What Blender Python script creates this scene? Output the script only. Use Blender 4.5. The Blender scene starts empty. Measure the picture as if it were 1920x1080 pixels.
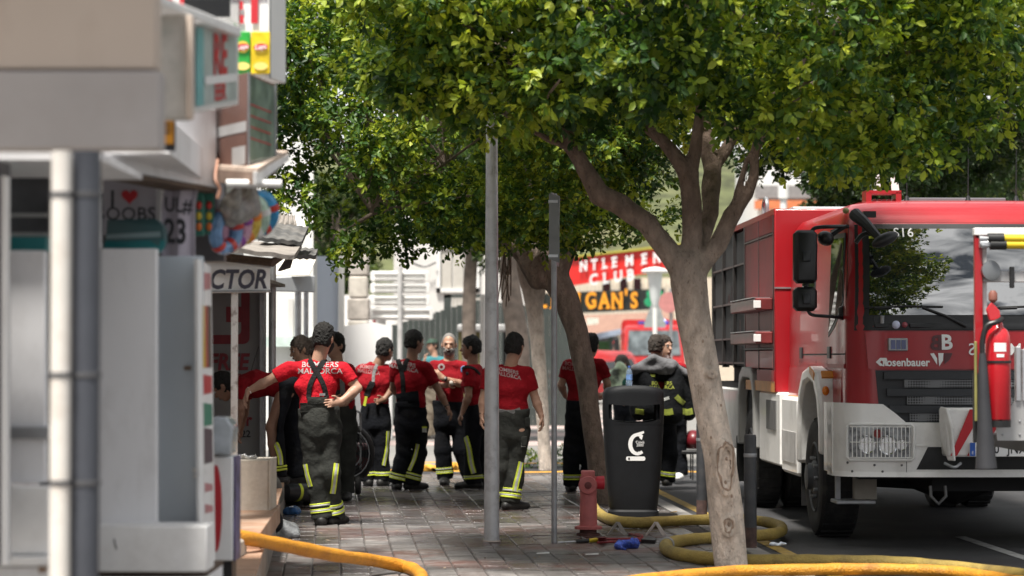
import bpy,math,random
import numpy as np
from mathutils import Vector,Matrix
from mathutils.bvhtree import BVHTree
random.seed(7)
rng = np.random.default_rng(7)
S = bpy.context.scene
COL = S.collection
R = math.radians
# ------------------------------------------------------------------ camera, world, sun, exposure
F,CAMZ = 4533.0,1.48
PITCH = math.atan(131/F)
cam_d = bpy.data.cameras.new('camera')
cam = bpy.data.objects.new('camera',cam_d)
COL.objects.link(cam)
cam.location = (0,0,CAMZ)
cam.rotation_euler = (math.pi/2+PITCH,0,0)
cam_d.sensor_width = 36
cam_d.lens = 85
cam_d.clip_start = 0.2
cam_d.clip_end = 3000
cam_d.dof.use_dof = True
cam_d.dof.focus_distance = 20.3
cam_d.dof.aperture_fstop = 2.2
S.camera = cam
SUN_EL,SUN_AZ = R(66),R(204)
W = bpy.data.worlds.new('World')
S.world = W
W.use_nodes = True
nt = W.node_tree
for n in list(nt.nodes):
 nt.nodes.remove(n)
wo = nt.nodes.new('ShaderNodeOutputWorld')
bg = nt.nodes.new('ShaderNodeBackground')
sky = nt.nodes.new('ShaderNodeTexSky')
sky.sky_type = 'NISHITA'
sky.sun_disc = False
sky.sun_elevation = SUN_EL
sky.sun_rotation = SUN_AZ
tc = nt.nodes.new('ShaderNodeTexCoord')
mp = nt.nodes.new('ShaderNodeMapping')
mp.inputs['Scale'].default_value = (2.0,2.0,3.4)
n1 = nt.nodes.new('ShaderNodeTexNoise')
n1.inputs['Scale'].default_value = 1.7
n1.inputs['Detail'].default_value = 7
n1.inputs['Roughness'].default_value = 0.58
n1.inputs['Distortion'].default_value = 0.5
cr = nt.nodes.new('ShaderNodeValToRGB')
cr.color_ramp.elements[0].position = 0.28
cr.color_ramp.elements[1].position = 0.46
n2 = nt.nodes.new('ShaderNodeTexNoise')
n2.inputs['Scale'].default_value = 2.6
n2.inputs['Detail'].default_value = 6
n2.inputs['Distortion'].default_value = 0.8
cr2 = nt.nodes.new('ShaderNodeValToRGB')
cr2.color_ramp.elements[0].position = 0.40
cr2.color_ramp.elements[0].color = (1.5,1.7,2.0,1)
cr2.color_ramp.elements[1].position = 0.60
cr2.color_ramp.elements[1].color = (15,15,15,1)
mx = nt.nodes.new('ShaderNodeMixRGB')
L = nt.links.new
L(tc.outputs['Generated'],mp.inputs['Vector'])
L(mp.outputs[0],n1.inputs['Vector'])
L(mp.outputs[0],n2.inputs['Vector'])
L(n1.outputs['Fac'],cr.inputs[0])
L(n2.outputs['Fac'],cr2.inputs[0])
L(cr.outputs[0],mx.inputs[0])
L(sky.outputs[0],mx.inputs[1])
L(cr2.outputs[0],mx.inputs[2])
L(mx.outputs[0],bg.inputs[0])
bg.inputs[1].default_value = 0.050
L(bg.outputs[0],wo.inputs[0])
sd = bpy.data.lights.new('sun','SUN')
sd.energy = 4.4
sd.angle = R(10)
sd.color = (1.0,0.95,0.87)
sun = bpy.data.objects.new('sun',sd)
COL.objects.link(sun)
sdir = Vector((math.sin(SUN_AZ)*math.cos(SUN_EL),math.cos(SUN_AZ)*math.cos(SUN_EL),math.sin(SUN_EL)))
sun.rotation_euler = sdir.to_track_quat('Z','Y').to_euler()
sun.location = (0,0,30)
S.view_settings.view_transform = 'Standard'
S.view_settings.look = 'None'
S.view_settings.gamma = 1
S.view_settings.use_curve_mapping = False
S.view_settings.exposure = 0.97
S.render.engine = 'CYCLES'
S.cycles.use_denoising = True
S.cycles.max_bounces = 6
S.cycles.diffuse_bounces = 3
S.cycles.glossy_bounces = 3
S.cycles.transmission_bounces = 4
S.cycles.transparent_max_bounces = 6
S.cycles.sample_clamp_indirect = 6
# ------------------------------------------------------------------ helpers
def _dir(px,py):
 cx,cy = (px-960)/F,(540-py)/F
 return cx,math.cos(PITCH)-cy*math.sin(PITCH),math.sin(PITCH)+cy*math.cos(PITCH)
def P(px,py,Y):
 a,b,c = _dir(px,py)
 t = Y/b
 return Vector((a*t,Y,CAMZ+c*t))
def G(px,py,z=0.0):
 a,b,c = _dir(px,py)
 t = (z-CAMZ)/c
 return Vector((a*t,b*t,z))
MATS = {}
def M(name,col,rough=0.6,metal=0.0,var=0.12,scale=6.0,bump=0.0,bscale=None,spec=0.5,coat=0.0,dirt=None,dscale=2.0,damt=0.5,ior=None,alpha=None,trans=None,stretch=None,emit=None):
 """procedural Principled material: noise-varied base colour, optional dirt blotches and bump."""
 if name in MATS:
  return MATS[name]
 m = bpy.data.materials.new(name)
 m.use_nodes = True
 t = m.node_tree
 b = t.nodes['Principled BSDF']
 b.inputs['Roughness'].default_value = rough
 b.inputs['Metallic'].default_value = metal
 b.inputs['Specular IOR Level'].default_value = spec
 if coat:
  b.inputs['Coat Weight'].default_value = coat
  b.inputs['Coat Roughness'].default_value = 0.05
 if ior:
  b.inputs['IOR'].default_value = ior
 if alpha is not None:
  b.inputs['Alpha'].default_value = alpha
 if trans is not None:
  b.inputs['Transmission Weight'].default_value = trans
 if emit:
  b.inputs['Emission Color'].default_value = (*emit[0],1)
  b.inputs['Emission Strength'].default_value = emit[1]
 c = t.nodes.new('ShaderNodeTexCoord')
 vec = c.outputs['Object']
 if stretch:
  mpn = t.nodes.new('ShaderNodeMapping')
  mpn.inputs['Scale'].default_value = stretch
  t.links.new(vec,mpn.inputs[0])
  vec = mpn.outputs[0]
 n = t.nodes.new('ShaderNodeTexNoise')
 n.inputs['Scale'].default_value = scale
 n.inputs['Detail'].default_value = 5
 t.links.new(vec,n.inputs['Vector'])
 mxn = t.nodes.new('ShaderNodeMixRGB')
 mxn.inputs[1].default_value = (*[max(0,x*(1-var)) for x in col],1)
 mxn.inputs[2].default_value = (*[min(1,x*(1+var)) for x in col],1)
 rp = t.nodes.new('ShaderNodeValToRGB')
 rp.color_ramp.elements[0].position = 0.35
 rp.color_ramp.elements[1].position = 0.65
 t.links.new(n.outputs['Fac'],rp.inputs[0])
 t.links.new(rp.outputs[0],mxn.inputs[0])
 out = mxn.outputs[0]
 if dirt:
  n3 = t.nodes.new('ShaderNodeTexNoise')
  n3.inputs['Scale'].default_value = dscale
  n3.inputs['Detail'].default_value = 8
  n3.inputs['Roughness'].default_value = 0.65
  t.links.new(vec,n3.inputs['Vector'])
  r3 = t.nodes.new('ShaderNodeValToRGB')
  r3.color_ramp.elements[0].position = 0.5
  r3.color_ramp.elements[1].position = 0.72
  r3.color_ramp.elements[1].color = (damt,damt,damt,1)
  t.links.new(n3.outputs['Fac'],r3.inputs[0])
  m3 = t.nodes.new('ShaderNodeMixRGB')
  t.links.new(r3.outputs[0],m3.inputs[0])
  t.links.new(out,m3.inputs[1])
  m3.inputs[2].default_value = (*dirt,1)
  out = m3.outputs[0]
 t.links.new(out,b.inputs['Base Color'])
 if bump:
  n4 = t.nodes.new('ShaderNodeTexNoise')
  n4.inputs['Scale'].default_value = bscale or scale*3
  n4.inputs['Detail'].default_value = 6
  t.links.new(vec,n4.inputs['Vector'])
  bp = t.nodes.new('ShaderNodeBump')
  bp.inputs['Strength'].default_value = bump
  bp.inputs['Distance'].default_value = 0.02
  t.links.new(n4.outputs['Fac'],bp.inputs['Height'])
  t.links.new(bp.outputs[0],b.inputs['Normal'])
 MATS[name] = m
 return m
WM = {}
def wm(o):
 return WM.get(o.name,Matrix.Identity(4)) if o is not None else Matrix.Identity(4)
def tag(o,label=None,cat=None,group=None,kind=None):
 for k,v in (('label',label),('category',cat),('group',group),('kind',kind)):
  if v:
   o[k] = v
 return o
def thing(name,label,cat,loc=(0,0,0),rotz=0.0,group=None):
 o = bpy.data.objects.new(name,None)
 COL.objects.link(o)
 o.empty_display_size = 0.1
 o.location = loc
 o.rotation_euler = (0,0,rotz)
 WM[o.name] = Matrix.Translation(Vector(loc))@Matrix.Rotation(rotz,4,'Z')
 return tag(o,label,cat,group)
def mesh_obj(name,verts,faces,mat,parent=None,smooth=True,angle=35,origin=None,local=False,mats=None,mi=None):
 """verts in world space (or the parent's space if local); the mesh is stored in the object's space."""
 me = bpy.data.meshes.new(name)
 verts = np.asarray(verts,dtype=np.float64).reshape(-1,3)
 if parent is not None and not local:
  inv = np.array(wm(parent).inverted())
  verts = verts@inv[:3,:3].T+inv[:3,3]
 off = np.zeros(3)
 if parent is None:
  off = np.array(origin) if origin is not None else np.array([(verts[:,0].min()+verts[:,0].max())/2,(verts[:,1].min()+verts[:,1].max())/2,verts[:,2].min()])
  verts = verts-off
 me.from_pydata(verts.tolist(),[],[list(f) for f in faces])
 for m in (mats or [mat]):
  me.materials.append(m)
 if mi is not None:
  me.polygons.foreach_set('material_index',np.asarray(mi,dtype=np.int32))
 if smooth:
  me.polygons.foreach_set('use_smooth',[True]*len(me.polygons))
  if angle<180:
   me.set_sharp_from_angle(angle=R(angle))
 me.validate()
 me.update()
 o = bpy.data.objects.new(name,me)
 COL.objects.link(o)
 if parent is not None:
  o.parent = parent
  WM[o.name] = wm(parent).copy()
 else:
  o.location = off
  WM[o.name] = Matrix.Translation(Vector(off))
 return o
class MB:
 def __init__(s):
  s.v,s.f = [],[]
 def add(s,vs,fs):
  k = len(s.v)
  s.v +=[tuple(v) for v in vs]
  s.f +=[tuple(i+k for i in f) for f in fs]
  return s
 def box(s,x0,y0,z0,x1,y1,z1):
  vs = [(x,y,z) for z in (z0,z1) for y in (y0,y1) for x in (x0,x1)]
  return s.add(vs,[(0,2,3,1),(4,5,7,6),(0,1,5,4),(2,6,7,3),(0,4,6,2),(1,3,7,5)])
 def cbox(s,x0,y0,z0,x1,y1,z1,c):
  """box with chamfered edges"""
  vs = []
  idx = {}
  for xi,(x,sx) in enumerate(((x0,1),(x1,-1))):
   for yi,(y,sy) in enumerate(((y0,1),(y1,-1))):
    for zi,(z,sz) in enumerate(((z0,1),(z1,-1))):
     for a in range(3):
      d = [x+sx*c,y+sy*c,z+sz*c]
      d[a] = (x,y,z)[a]
      idx[(xi,yi,zi,a)] = len(vs)
      vs.append(tuple(d))
  fs = []
  for a in range(3):
   o = [i for i in range(3) if i !=a]
   for e in (0,1):
    q = []
    for (p,r) in ((0,0),(1,0),(1,1),(0,1)):
     k = [0,0,0]
     k[a],k[o[0]],k[o[1]] = e,p,r
     q.append(idx[(*k,a)])
    fs.append(q)
  for a in range(3):
   o = [i for i in range(3) if i !=a]
   for p in (0,1):
    for r in (0,1):
     k0 = [0,0,0]; k0[o[0]] = p; k0[o[1]] = r
     k1 = list(k0); k1[a] = 1
     fs.append([idx[(*k0,o[0])],idx[(*k1,o[0])],idx[(*k1,o[1])],idx[(*k0,o[1])]])
  for x in (0,1):
   for y in (0,1):
    for z in (0,1):
     fs.append([idx[(x,y,z,0)],idx[(x,y,z,1)],idx[(x,y,z,2)]])
  s.add(vs,fs)
  return s
 def obox(s,c,sz,Rm=None):
  h = [q/2 for q in sz]
  vs = [Vector((x*h[0],y*h[1],z*h[2])) for z in (-1,1) for y in (-1,1) for x in (-1,1)]
  vs = [Vector(c)+(Rm@v if Rm else v) for v in vs]
  return s.add(vs,[(0,2,3,1),(4,5,7,6),(0,1,5,4),(2,6,7,3),(0,4,6,2),(1,3,7,5)])
 def tube(s,pts,r,n=10,cap=True,closed=False):
  pts = [Vector(p) for p in pts]
  rs = r if isinstance(r,(list,tuple)) else [r]*len(pts)
  up = Vector((0.013,0.021,1))
  k = len(s.v)
  m = len(pts)
  prev = None
  for i,p in enumerate(pts):
   if closed:
    d = pts[(i+1)%m]-pts[i-1]
   else:
    d = pts[min(i+1,m-1)]-pts[max(i-1,0)]
   d.normalize()
   if prev is None:
    a = d.cross(up if abs(d.z)<.95 else Vector((1,0.01,0)))
   else:
    a = prev-d*prev.dot(d)
   a.normalize()
   prev = a
   b = d.cross(a)
   for j in range(n):
    w = 2*math.pi*j/n
    s.v.append(tuple(p+(a*math.cos(w)+b*math.sin(w))*rs[i]))
  for i in range(m if closed else m-1):
   for j in range(n):
    i2 = (i+1)%m
    s.f.append((k+i*n+j,k+i*n+(j+1)%n,k+i2*n+(j+1)%n,k+i2*n+j))
  if cap and not closed:
   s.f.append(tuple(k+j for j in range(n))[::-1])
   s.f.append(tuple(k+(m-1)*n+j for j in range(n)))
  return s
 def cyl(s,p0,p1,r0,r1=None,n=14,cap=True):
  return s.tube([p0,p1],[r0,r0 if r1 is None else r1],n,cap)
 def lathe(s,prof,c=(0,0,0),ax=(0,0,1),n=24,cap=True):
  ax = Vector(ax).normalized()
  a = ax.orthogonal().normalized()
  b = ax.cross(a)
  k = len(s.v)
  for r,z in prof:
   for j in range(n):
    w = 2*math.pi*j/n
    s.v.append(tuple(Vector(c)+ax*z+(a*math.cos(w)+b*math.sin(w))*r))
  for i in range(len(prof)-1):
   for j in range(n):
    s.f.append((k+i*n+j,k+i*n+(j+1)%n,k+(i+1)*n+(j+1)%n,k+(i+1)*n+j))
  if cap:
   s.f.append(tuple(k+j for j in range(n))[::-1])
   s.f.append(tuple(k+(len(prof)-1)*n+j for j in range(n)))
  return s
 def prism(s,poly,depth):
  """poly: list of 3D points (planar); depth: vector"""
  n = len(poly)
  d = Vector(depth)
  vs = [Vector(p) for p in poly]+[Vector(p)+d for p in poly]
  fs = [tuple(range(n)),tuple(range(2*n-1,n-1,-1))]
  fs +=[((i+1)%n,i,n+i,n+(i+1)%n) for i in range(n)]
  return s.add(vs,fs)
 def grid(s,fn,us,vs_,thick=None):
  k = len(s.v)
  nu,nv = len(us),len(vs_)
  pts = [Vector(fn(u,v)) for u in us for v in vs_]
  s.v +=[tuple(p) for p in pts]
  for i in range(nu-1):
   for j in range(nv-1):
    s.f.append((k+i*nv+j,k+(i+1)*nv+j,k+(i+1)*nv+j+1,k+i*nv+j+1))
  if thick is not None:
   t = Vector(thick)
   k2 = len(s.v)
   s.v +=[tuple(p+t) for p in pts]
   for i in range(nu-1):
    for j in range(nv-1):
     s.f.append((k2+i*nv+j,k2+i*nv+j+1,k2+(i+1)*nv+j+1,k2+(i+1)*nv+j))
   ring = [i*nv for i in range(nu)]+[(nu-1)*nv+j for j in range(1,nv)]+[i*nv+nv-1 for i in range(nu-2,-1,-1)]+[j for j in range(nv-2,0,-1)]
   m = len(ring)
   for i in range(m):
    a,b = ring[i],ring[(i+1)%m]
    s.f.append((k+b,k+a,k2+a,k2+b))
  return s
 def ball(s,c,r,n=12,m=8,Rm=None):
  r = Vector(r if isinstance(r,(tuple,list,Vector)) else (r,r,r))
  k = len(s.v)
  for i in range(m+1):
   th = math.pi*i/m
   for j in range(n):
    ph = 2*math.pi*j/n
    q = Vector((r.x*math.sin(th)*math.cos(ph),r.y*math.sin(th)*math.sin(ph),r.z*math.cos(th)))
    s.v.append(tuple(Vector(c)+(Rm@q if Rm else q)))
  for i in range(m):
   for j in range(n):
    s.f.append((k+i*n+j,k+(i+1)*n+j,k+(i+1)*n+(j+1)%n,k+i*n+(j+1)%n))
  return s
 def build(s,name,mat,parent=None,smooth=True,angle=35,bevel=0,local=False,origin=None):
  o = mesh_obj(name,s.v,s.f,mat,parent,smooth,angle,origin,local)
  if bevel:
   b = o.modifiers.new('bevel','BEVEL')
   b.width = bevel
   b.segments = 2
   b.limit_method = 'ANGLE'
   b.angle_limit = R(40)
   b.harden_normals = False
  return o
def solo(mb,name,mat,label,cat,group=None,**kw):
 return tag(mb.build(name,mat,None,**kw),label,cat,group)
def struct(mb,name,mat,parent=None,**kw):
 o = mb.build(name,mat,parent,**kw)
 if parent is None:
  o['kind'] = 'structure'
 return o
def text_geo(body,size,bold=0.0,shear=0.0,align='CENTER',space=1.0,ext=0.0,line=1.0,wx=1.0):
 """lettering as flat triangles in the x-y plane: (verts, faces)"""
 cu = bpy.data.curves.new('lettering','FONT')
 cu.body = body
 cu.size = size
 cu.offset = bold*size
 cu.shear = shear
 cu.align_x = align
 cu.align_y = 'CENTER'
 cu.space_character = space
 cu.space_line = line
 cu.extrude = ext
 cu.resolution_u = 3
 o = bpy.data.objects.new('lettering',cu)
 COL.objects.link(o)
 dg = bpy.context.evaluated_depsgraph_get()
 me = bpy.data.meshes.new_from_object(o.evaluated_get(dg))
 vs = [(v.co.x*wx,v.co.y,v.co.z) for v in me.vertices]
 fs = [tuple(p.vertices) for p in me.polygons]
 bpy.data.objects.remove(o)
 bpy.data.curves.remove(cu)
 bpy.data.meshes.remove(me)
 return vs,fs
def lettering(body,size,c,ux,uy,mat,parent,name='lettering',local=False,**kw):
 """flat print laid in the plane (ux, uy) through c"""
 vs,fs = text_geo(body,size,**kw)
 c,ux,uy = Vector(c),Vector(ux).normalized(),Vector(uy).normalized()
 nz = ux.cross(uy)
 return mesh_obj(name,[c+ux*x+uy*y+nz*z for x,y,z in vs],fs,mat,parent,smooth=False,local=local)
def catmull(pts,n=8):
 pts = [Vector(p) for p in pts]
 q = [pts[0]*2-pts[1]]+pts+[pts[-1]*2-pts[-2]]
 out = []
 for i in range(1,len(q)-2):
  a,b,c,d = q[i-1:i+3]
  for k in range(n):
   t = k/n
   out.append(0.5*((2*b)+(c-a)*t+(2*a-5*b+4*c-d)*t*t+(3*b-a-3*c+d)*t **3))
 out.append(pts[-1])
 return out
 # ------------------------------------------------------------------ implicit surfaces (people, trunks, bags)
def _np(v):
 return np.array(v,dtype=np.float32)
class Field:
 """smooth union of tapered, optionally elliptical, segments and ellipsoids, meshed by surface nets"""
 def __init__(s):
  s.ops = []
 def seg(s,a,b,ra,rb=None,u=None,sx=1.0,k=0.02,flat=False,op='add'):
  s.ops.append(('seg',_np(a),_np(b),ra,ra if rb is None else rb,None if u is None else _np(u),sx,k,flat,op))
  return s
 def ell(s,c,r,Rm=None,k=0.02,op='add'):
  Rn = np.eye(3,dtype=np.float32) if Rm is None else np.array(Rm,dtype=np.float32)
  s.ops.append(('ell',_np(c),_np(r),Rn,None,None,1,k,False,op))
  return s
 def plane(s,c,n):
  s.ops.append(('plane',_np(c),_np(Vector(n).normalized()),None,None,None,1,0,False,'cut'))
  return s
 def bounds(s):
  lo,hi = np.full(3,1e9),np.full(3,-1e9)
  for o in s.ops:
   if o[9] !='add':
    continue
   if o[0] =='seg':
    r = max(o[3],o[4])*max(1,o[6])
    lo = np.minimum(lo,np.minimum(o[1],o[2])-r); hi = np.maximum(hi,np.maximum(o[1],o[2])+r)
   else:
    r = o[2].max()
    lo = np.minimum(lo,o[1]-r); hi = np.maximum(hi,o[1]+r)
  return lo,hi
 def mesh(s,h,noise=None,pad=0.03):
  lo,hi = s.bounds()
  lo = lo-pad; hi = hi+pad
  n = np.maximum(((hi-lo)/h).astype(int)+2,3)
  ax = [(lo[i]+h*np.arange(n[i])).astype(np.float32) for i in range(3)]
  D = np.full(n,1.0,dtype=np.float32)
  for o in s.ops:
   k = o[7]
   if o[9] in ('add','sub'):
    if o[0] =='seg':
     r = max(o[3],o[4])*max(1,o[6])+k+2.5*h
     b0,b1 = np.minimum(o[1],o[2])-r,np.maximum(o[1],o[2])+r
    else:
     r = o[2].max()+k+2.5*h
     b0,b1 = o[1]-r,o[1]+r
    i0 = np.clip(((b0-lo)/h).astype(int),0,n-1)
    i1 = np.clip(((b1-lo)/h).astype(int)+2,1,n)
   else:
    i0,i1 = np.zeros(3,int),n
   if np.any(i1 <=i0):
    continue
   sl = tuple(slice(a,b) for a,b in zip(i0,i1))
   X = ax[0][sl[0]][:,None,None]; Y = ax[1][sl[1]][None,:,None]; Z = ax[2][sl[2]][None,None,:]
   if o[0] =='plane':
    d = (X-o[1][0])*o[2][0]+(Y-o[1][1])*o[2][1]+(Z-o[1][2])*o[2][2]
    D[sl] = np.maximum(D[sl],d)
    continue
   if o[0] =='seg':
    A,B = o[1],o[2]
    axv = B-A
    Ln = float(np.linalg.norm(axv))+1e-9
    axv = axv/Ln
    qx,qy,qz = X-A[0],Y-A[1],Z-A[2]
    t = qx*axv[0]+qy*axv[1]+qz*axv[2]
    tc_ = np.clip(t,0,Ln)
    tt = t if o[8] else tc_
    wx,wy,wz = qx-tt*axv[0],qy-tt*axv[1],qz-tt*axv[2]
    r2 = wx*wx+wy*wy+wz*wz
    if o[5] is not None:
     u = o[5]-axv*float(np.dot(o[5],axv))
     u = u/(np.linalg.norm(u)+1e-9)
     wu = wx*u[0]+wy*u[1]+wz*u[2]
     r2 = r2-wu*wu*(1-1/(o[6]*o[6]))
    d = np.sqrt(np.maximum(r2,0))-(o[3]+(o[4]-o[3])*tc_/Ln)
    if o[8]:
     d = np.maximum(d,np.abs(t-Ln/2)-Ln/2)
   else:
    Rn = o[3]
    qx,qy,qz = X-o[1][0],Y-o[1][1],Z-o[1][2]
    e = [(qx*Rn[0,i]+qy*Rn[1,i]+qz*Rn[2,i])/o[2][i] for i in range(3)]
    d = (np.sqrt(e[0] **2+e[1] **2+e[2] **2)-1)*float(o[2].min())
   C = D[sl]
   if o[9] =='sub':
    D[sl] = np.maximum(C,-d)
   elif k <=0:
    D[sl] = np.minimum(C,d)
   else:
    hh = np.clip(0.5+0.5*(d-C)/k,0,1)
    D[sl] = d*(1-hh)+C*hh-k*hh*(1-hh)
  if noise is not None:
   m = np.abs(D)<0.06
   I = np.nonzero(m)
   pts = np.stack([ax[i][I[i]] for i in range(3)],1)
   D[I] +=noise(pts)
  return surface_nets(D,lo,h)
def surface_nets(D,lo,h):
 sgn = D<0
 nx,ny,nz = D.shape
 cs = [(i,j,k) for i in (0,1) for j in (0,1) for k in (0,1)]
 cnt = np.zeros((nx-1,ny-1,nz-1),np.int8)
 for i,j,k in cs:
  cnt +=sgn[i:nx-1+i,j:ny-1+j,k:nz-1+k]
 act = (cnt>0)& (cnt<8)
 I = np.argwhere(act)
 idx = np.full(act.shape,-1,np.int64)
 idx[act] = np.arange(len(I))
 vals = np.stack([D[I[:,0]+i,I[:,1]+j,I[:,2]+k] for i,j,k in cs],1)
 acc = np.zeros((len(I),3)); num = np.zeros(len(I))
 for a in range(8):
  for b in range(a+1,8):
   ca,cb = np.array(cs[a]),np.array(cs[b])
   if np.abs(ca-cb).sum() !=1:
    continue
   va,vb = vals[:,a],vals[:,b]
   m = (va<0) !=(vb<0)
   t = np.where(m,va/np.where(m,va-vb,1),0)
   acc +=np.where(m[:,None],ca+t[:,None]*(cb-ca),0)
   num +=m
 V = lo+h*(I+acc/num[:,None])
 faces = []
 for a in range(3):
  b,c = (a+1)%3,(a+2)%3
  s0 = [slice(None)]*3; s1 = [slice(None)]*3
  s0[a] = slice(0,-1); s1[a] = slice(1,None)
  A,B = sgn[tuple(s0)],sgn[tuple(s1)]
  E = np.argwhere(A !=B)
  ok = (E[:,b]>0)& (E[:,c]>0)& (E[:,b]<D.shape[b]-1)& (E[:,c]<D.shape[c]-1)
  E = E[ok]
  flip = A[tuple(E.T)]
  def cell(db,dc):
   q = E.copy(); q[:,b] -=db; q[:,c] -=dc
   return idx[tuple(q.T)]
  q = np.stack([cell(1,1),cell(0,1),cell(0,0),cell(1,0)],1)
  q = np.where(flip[:,None],q,q[:,::-1])
  faces.append(q)
 return V,np.concatenate(faces)
def fast_mesh(name,V,Q,mat,parent=None,smooth=True):
 """big quad/tri arrays, world space"""
 V = np.asarray(V,dtype=np.float64)
 if parent is not None:
  inv = np.array(wm(parent).inverted())
  V = V@inv[:3,:3].T+inv[:3,3]
  off = np.zeros(3)
 else:
  off = np.array([V[:,0].mean(),V[:,1].mean(),V[:,2].min()])
  V = V-off
 me = bpy.data.meshes.new(name)
 nf,k = Q.shape
 me.vertices.add(len(V)); me.vertices.foreach_set('co',V.ravel())
 me.loops.add(nf*k); me.loops.foreach_set('vertex_index',np.ascontiguousarray(Q,dtype=np.int32).ravel())
 me.polygons.add(nf)
 me.polygons.foreach_set('loop_start',np.arange(0,nf*k,k,dtype=np.int32))
 me.polygons.foreach_set('use_smooth',np.full(nf,smooth))
 me.materials.append(mat)
 me.update(calc_edges=True)
 o = bpy.data.objects.new(name,me)
 COL.objects.link(o)
 if parent is not None:
  o.parent = parent
  WM[o.name] = wm(parent).copy()
 else:
  o.location = off
  WM[o.name] = Matrix.Translation(Vector(off))
 return o
def waves(amp,freq,seed=0,n=6,squash=(1,1,0.45)):
 """folds of cloth, bumps of bark: a sum of sine waves"""
 r = np.random.default_rng(seed)
 K = r.normal(size=(n,3)); K /= np.linalg.norm(K,axis=1)[:,None]
 K = K*np.array(squash)*freq*r.uniform(0.6,1.6,(n,1))
 ph = r.uniform(0,6.28,n)
 def f(p):
  w = p+0.03*np.sin(p[:,[1,2,0]]*freq*0.5)
  return (amp*np.sin(w@K.T+ph).sum(1)/math.sqrt(n)).astype(np.float32)
 return f
 # ------------------------------------------------------------------ materials shared by the setting
m_asphalt = M('asphalt',(0.034,0.034,0.037),0.75,var=0.3,scale=40,bump=0.4,bscale=220,dirt=(0.09,0.085,0.08),dscale=0.8,damt=0.55)
m_road_far = M('pale_asphalt',(0.19,0.185,0.175),0.85,var=0.12,scale=3,dirt=(0.30,0.27,0.25),dscale=0.4,damt=0.6)
m_ground = M('dry_ground',(0.12,0.12,0.09),0.95,var=0.3,scale=0.2)
m_mortar = M('mortar',(0.075,0.067,0.063),0.95,var=0.3,scale=30)
m_kerb = M('kerb_stone',(0.22,0.21,0.20),0.8,var=0.15,scale=12,bump=0.2,dirt=(0.08,0.075,0.07),dscale=3)
m_yellow_line = M('yellow_road_paint',(0.33,0.22,0.05),0.8,var=0.25,scale=30,dirt=(0.06,0.06,0.06),dscale=6,damt=0.8)
m_white_line = M('white_road_paint',(0.36,0.36,0.35),0.8,var=0.2,scale=30,dirt=(0.06,0.06,0.06),dscale=6,damt=0.85)
m_white = M('white_paint',(0.86,0.855,0.85),0.55,var=0.05,scale=3,dirt=(0.38,0.35,0.32),dscale=1.6,damt=0.45)
m_white_clean = M('clean_white_paint',(0.78,0.78,0.77),0.5,var=0.03,scale=3)
m_shopwall = M('shop_wall_paint',(0.80,0.80,0.82),0.6,var=0.04,scale=2,dirt=(0.28,0.25,0.23),dscale=3.5,damt=0.35,stretch=(1,1,0.4))
m_beige = M('stained_beige_render',(0.56,0.47,0.40),0.85,var=0.04,scale=1.5,bump=0.1,dirt=(0.30,0.21,0.155),dscale=1.6,damt=0.4,stretch=(1.0,1,0.7))
m_greyrender = M('grey_render',(0.43,0.40,0.39),0.85,var=0.05,scale=3,bump=0.1,dirt=(0.33,0.28,0.25),dscale=2,damt=0.35)
m_grey_metal = M('galvanised_steel',(0.36,0.37,0.39),0.45,0.6,var=0.1,scale=14,dirt=(0.2,0.19,0.18),dscale=5,damt=0.4)
m_post = M('grey_painted_post',(0.60,0.61,0.63),0.42,0.35,var=0.06,scale=9,dirt=(0.14,0.13,0.13),dscale=8,damt=0.5)
m_dark = M('dark_interior',(0.018,0.018,0.02),0.8,var=0.2)
m_black = M('black_plastic',(0.014,0.014,0.015),0.42,var=0.15,scale=20)
m_rubber = M('black_rubber',(0.018,0.018,0.019),0.75,var=0.2,scale=20,dirt=(0.07,0.065,0.06),dscale=6,damt=0.5)
m_brown = M('weathered_wood',(0.10,0.065,0.045),0.8,var=0.3,scale=20,bump=0.3,stretch=(0.4,4,4))
m_terrazzo = M('worn_stone_block',(0.52,0.47,0.40),0.75,var=0.06,scale=30,bump=0.12,dirt=(0.24,0.17,0.12),dscale=4,damt=0.5)
m_terracotta = M('terracotta_tile',(0.40,0.24,0.16),0.55,var=0.12,scale=8,dirt=(0.50,0.42,0.34),dscale=3,damt=0.7)
m_teal = M('teal_plastic',(0.02,0.17,0.18),0.4,var=0.1)
m_red_print = M('red_print',(0.50,0.02,0.03),0.5,var=0.05)
m_black_print = M('black_print',(0.02,0.02,0.025),0.55,var=0.05)
m_white_print = M('white_print',(0.80,0.80,0.80),0.5,var=0.02)
m_rust = M('rusty_white_steel',(0.66,0.64,0.62),0.5,var=0.04,scale=4,dirt=(0.12,0.05,0.03),dscale=16,damt=1.0)
m_orange_hose = M('orange_hose_jacket',(0.62,0.27,0.02),0.55,var=0.10,scale=12,bump=0.6,bscale=70,dirt=(0.26,0.10,0.02),dscale=4,damt=0.75)
m_yellow_hose = M('muddy_yellow_hose_jacket',(0.36,0.26,0.065),0.6,var=0.12,scale=10,bump=0.6,bscale=70,dirt=(0.13,0.09,0.035),dscale=4,damt=0.85)
m_glass_dark = M('dark_window_glass',(0.012,0.014,0.016),0.03,var=0.1,ior=1.75)
m_alu = M('bare_aluminium',(0.55,0.56,0.58),0.35,0.8,var=0.08,scale=12)
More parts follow.
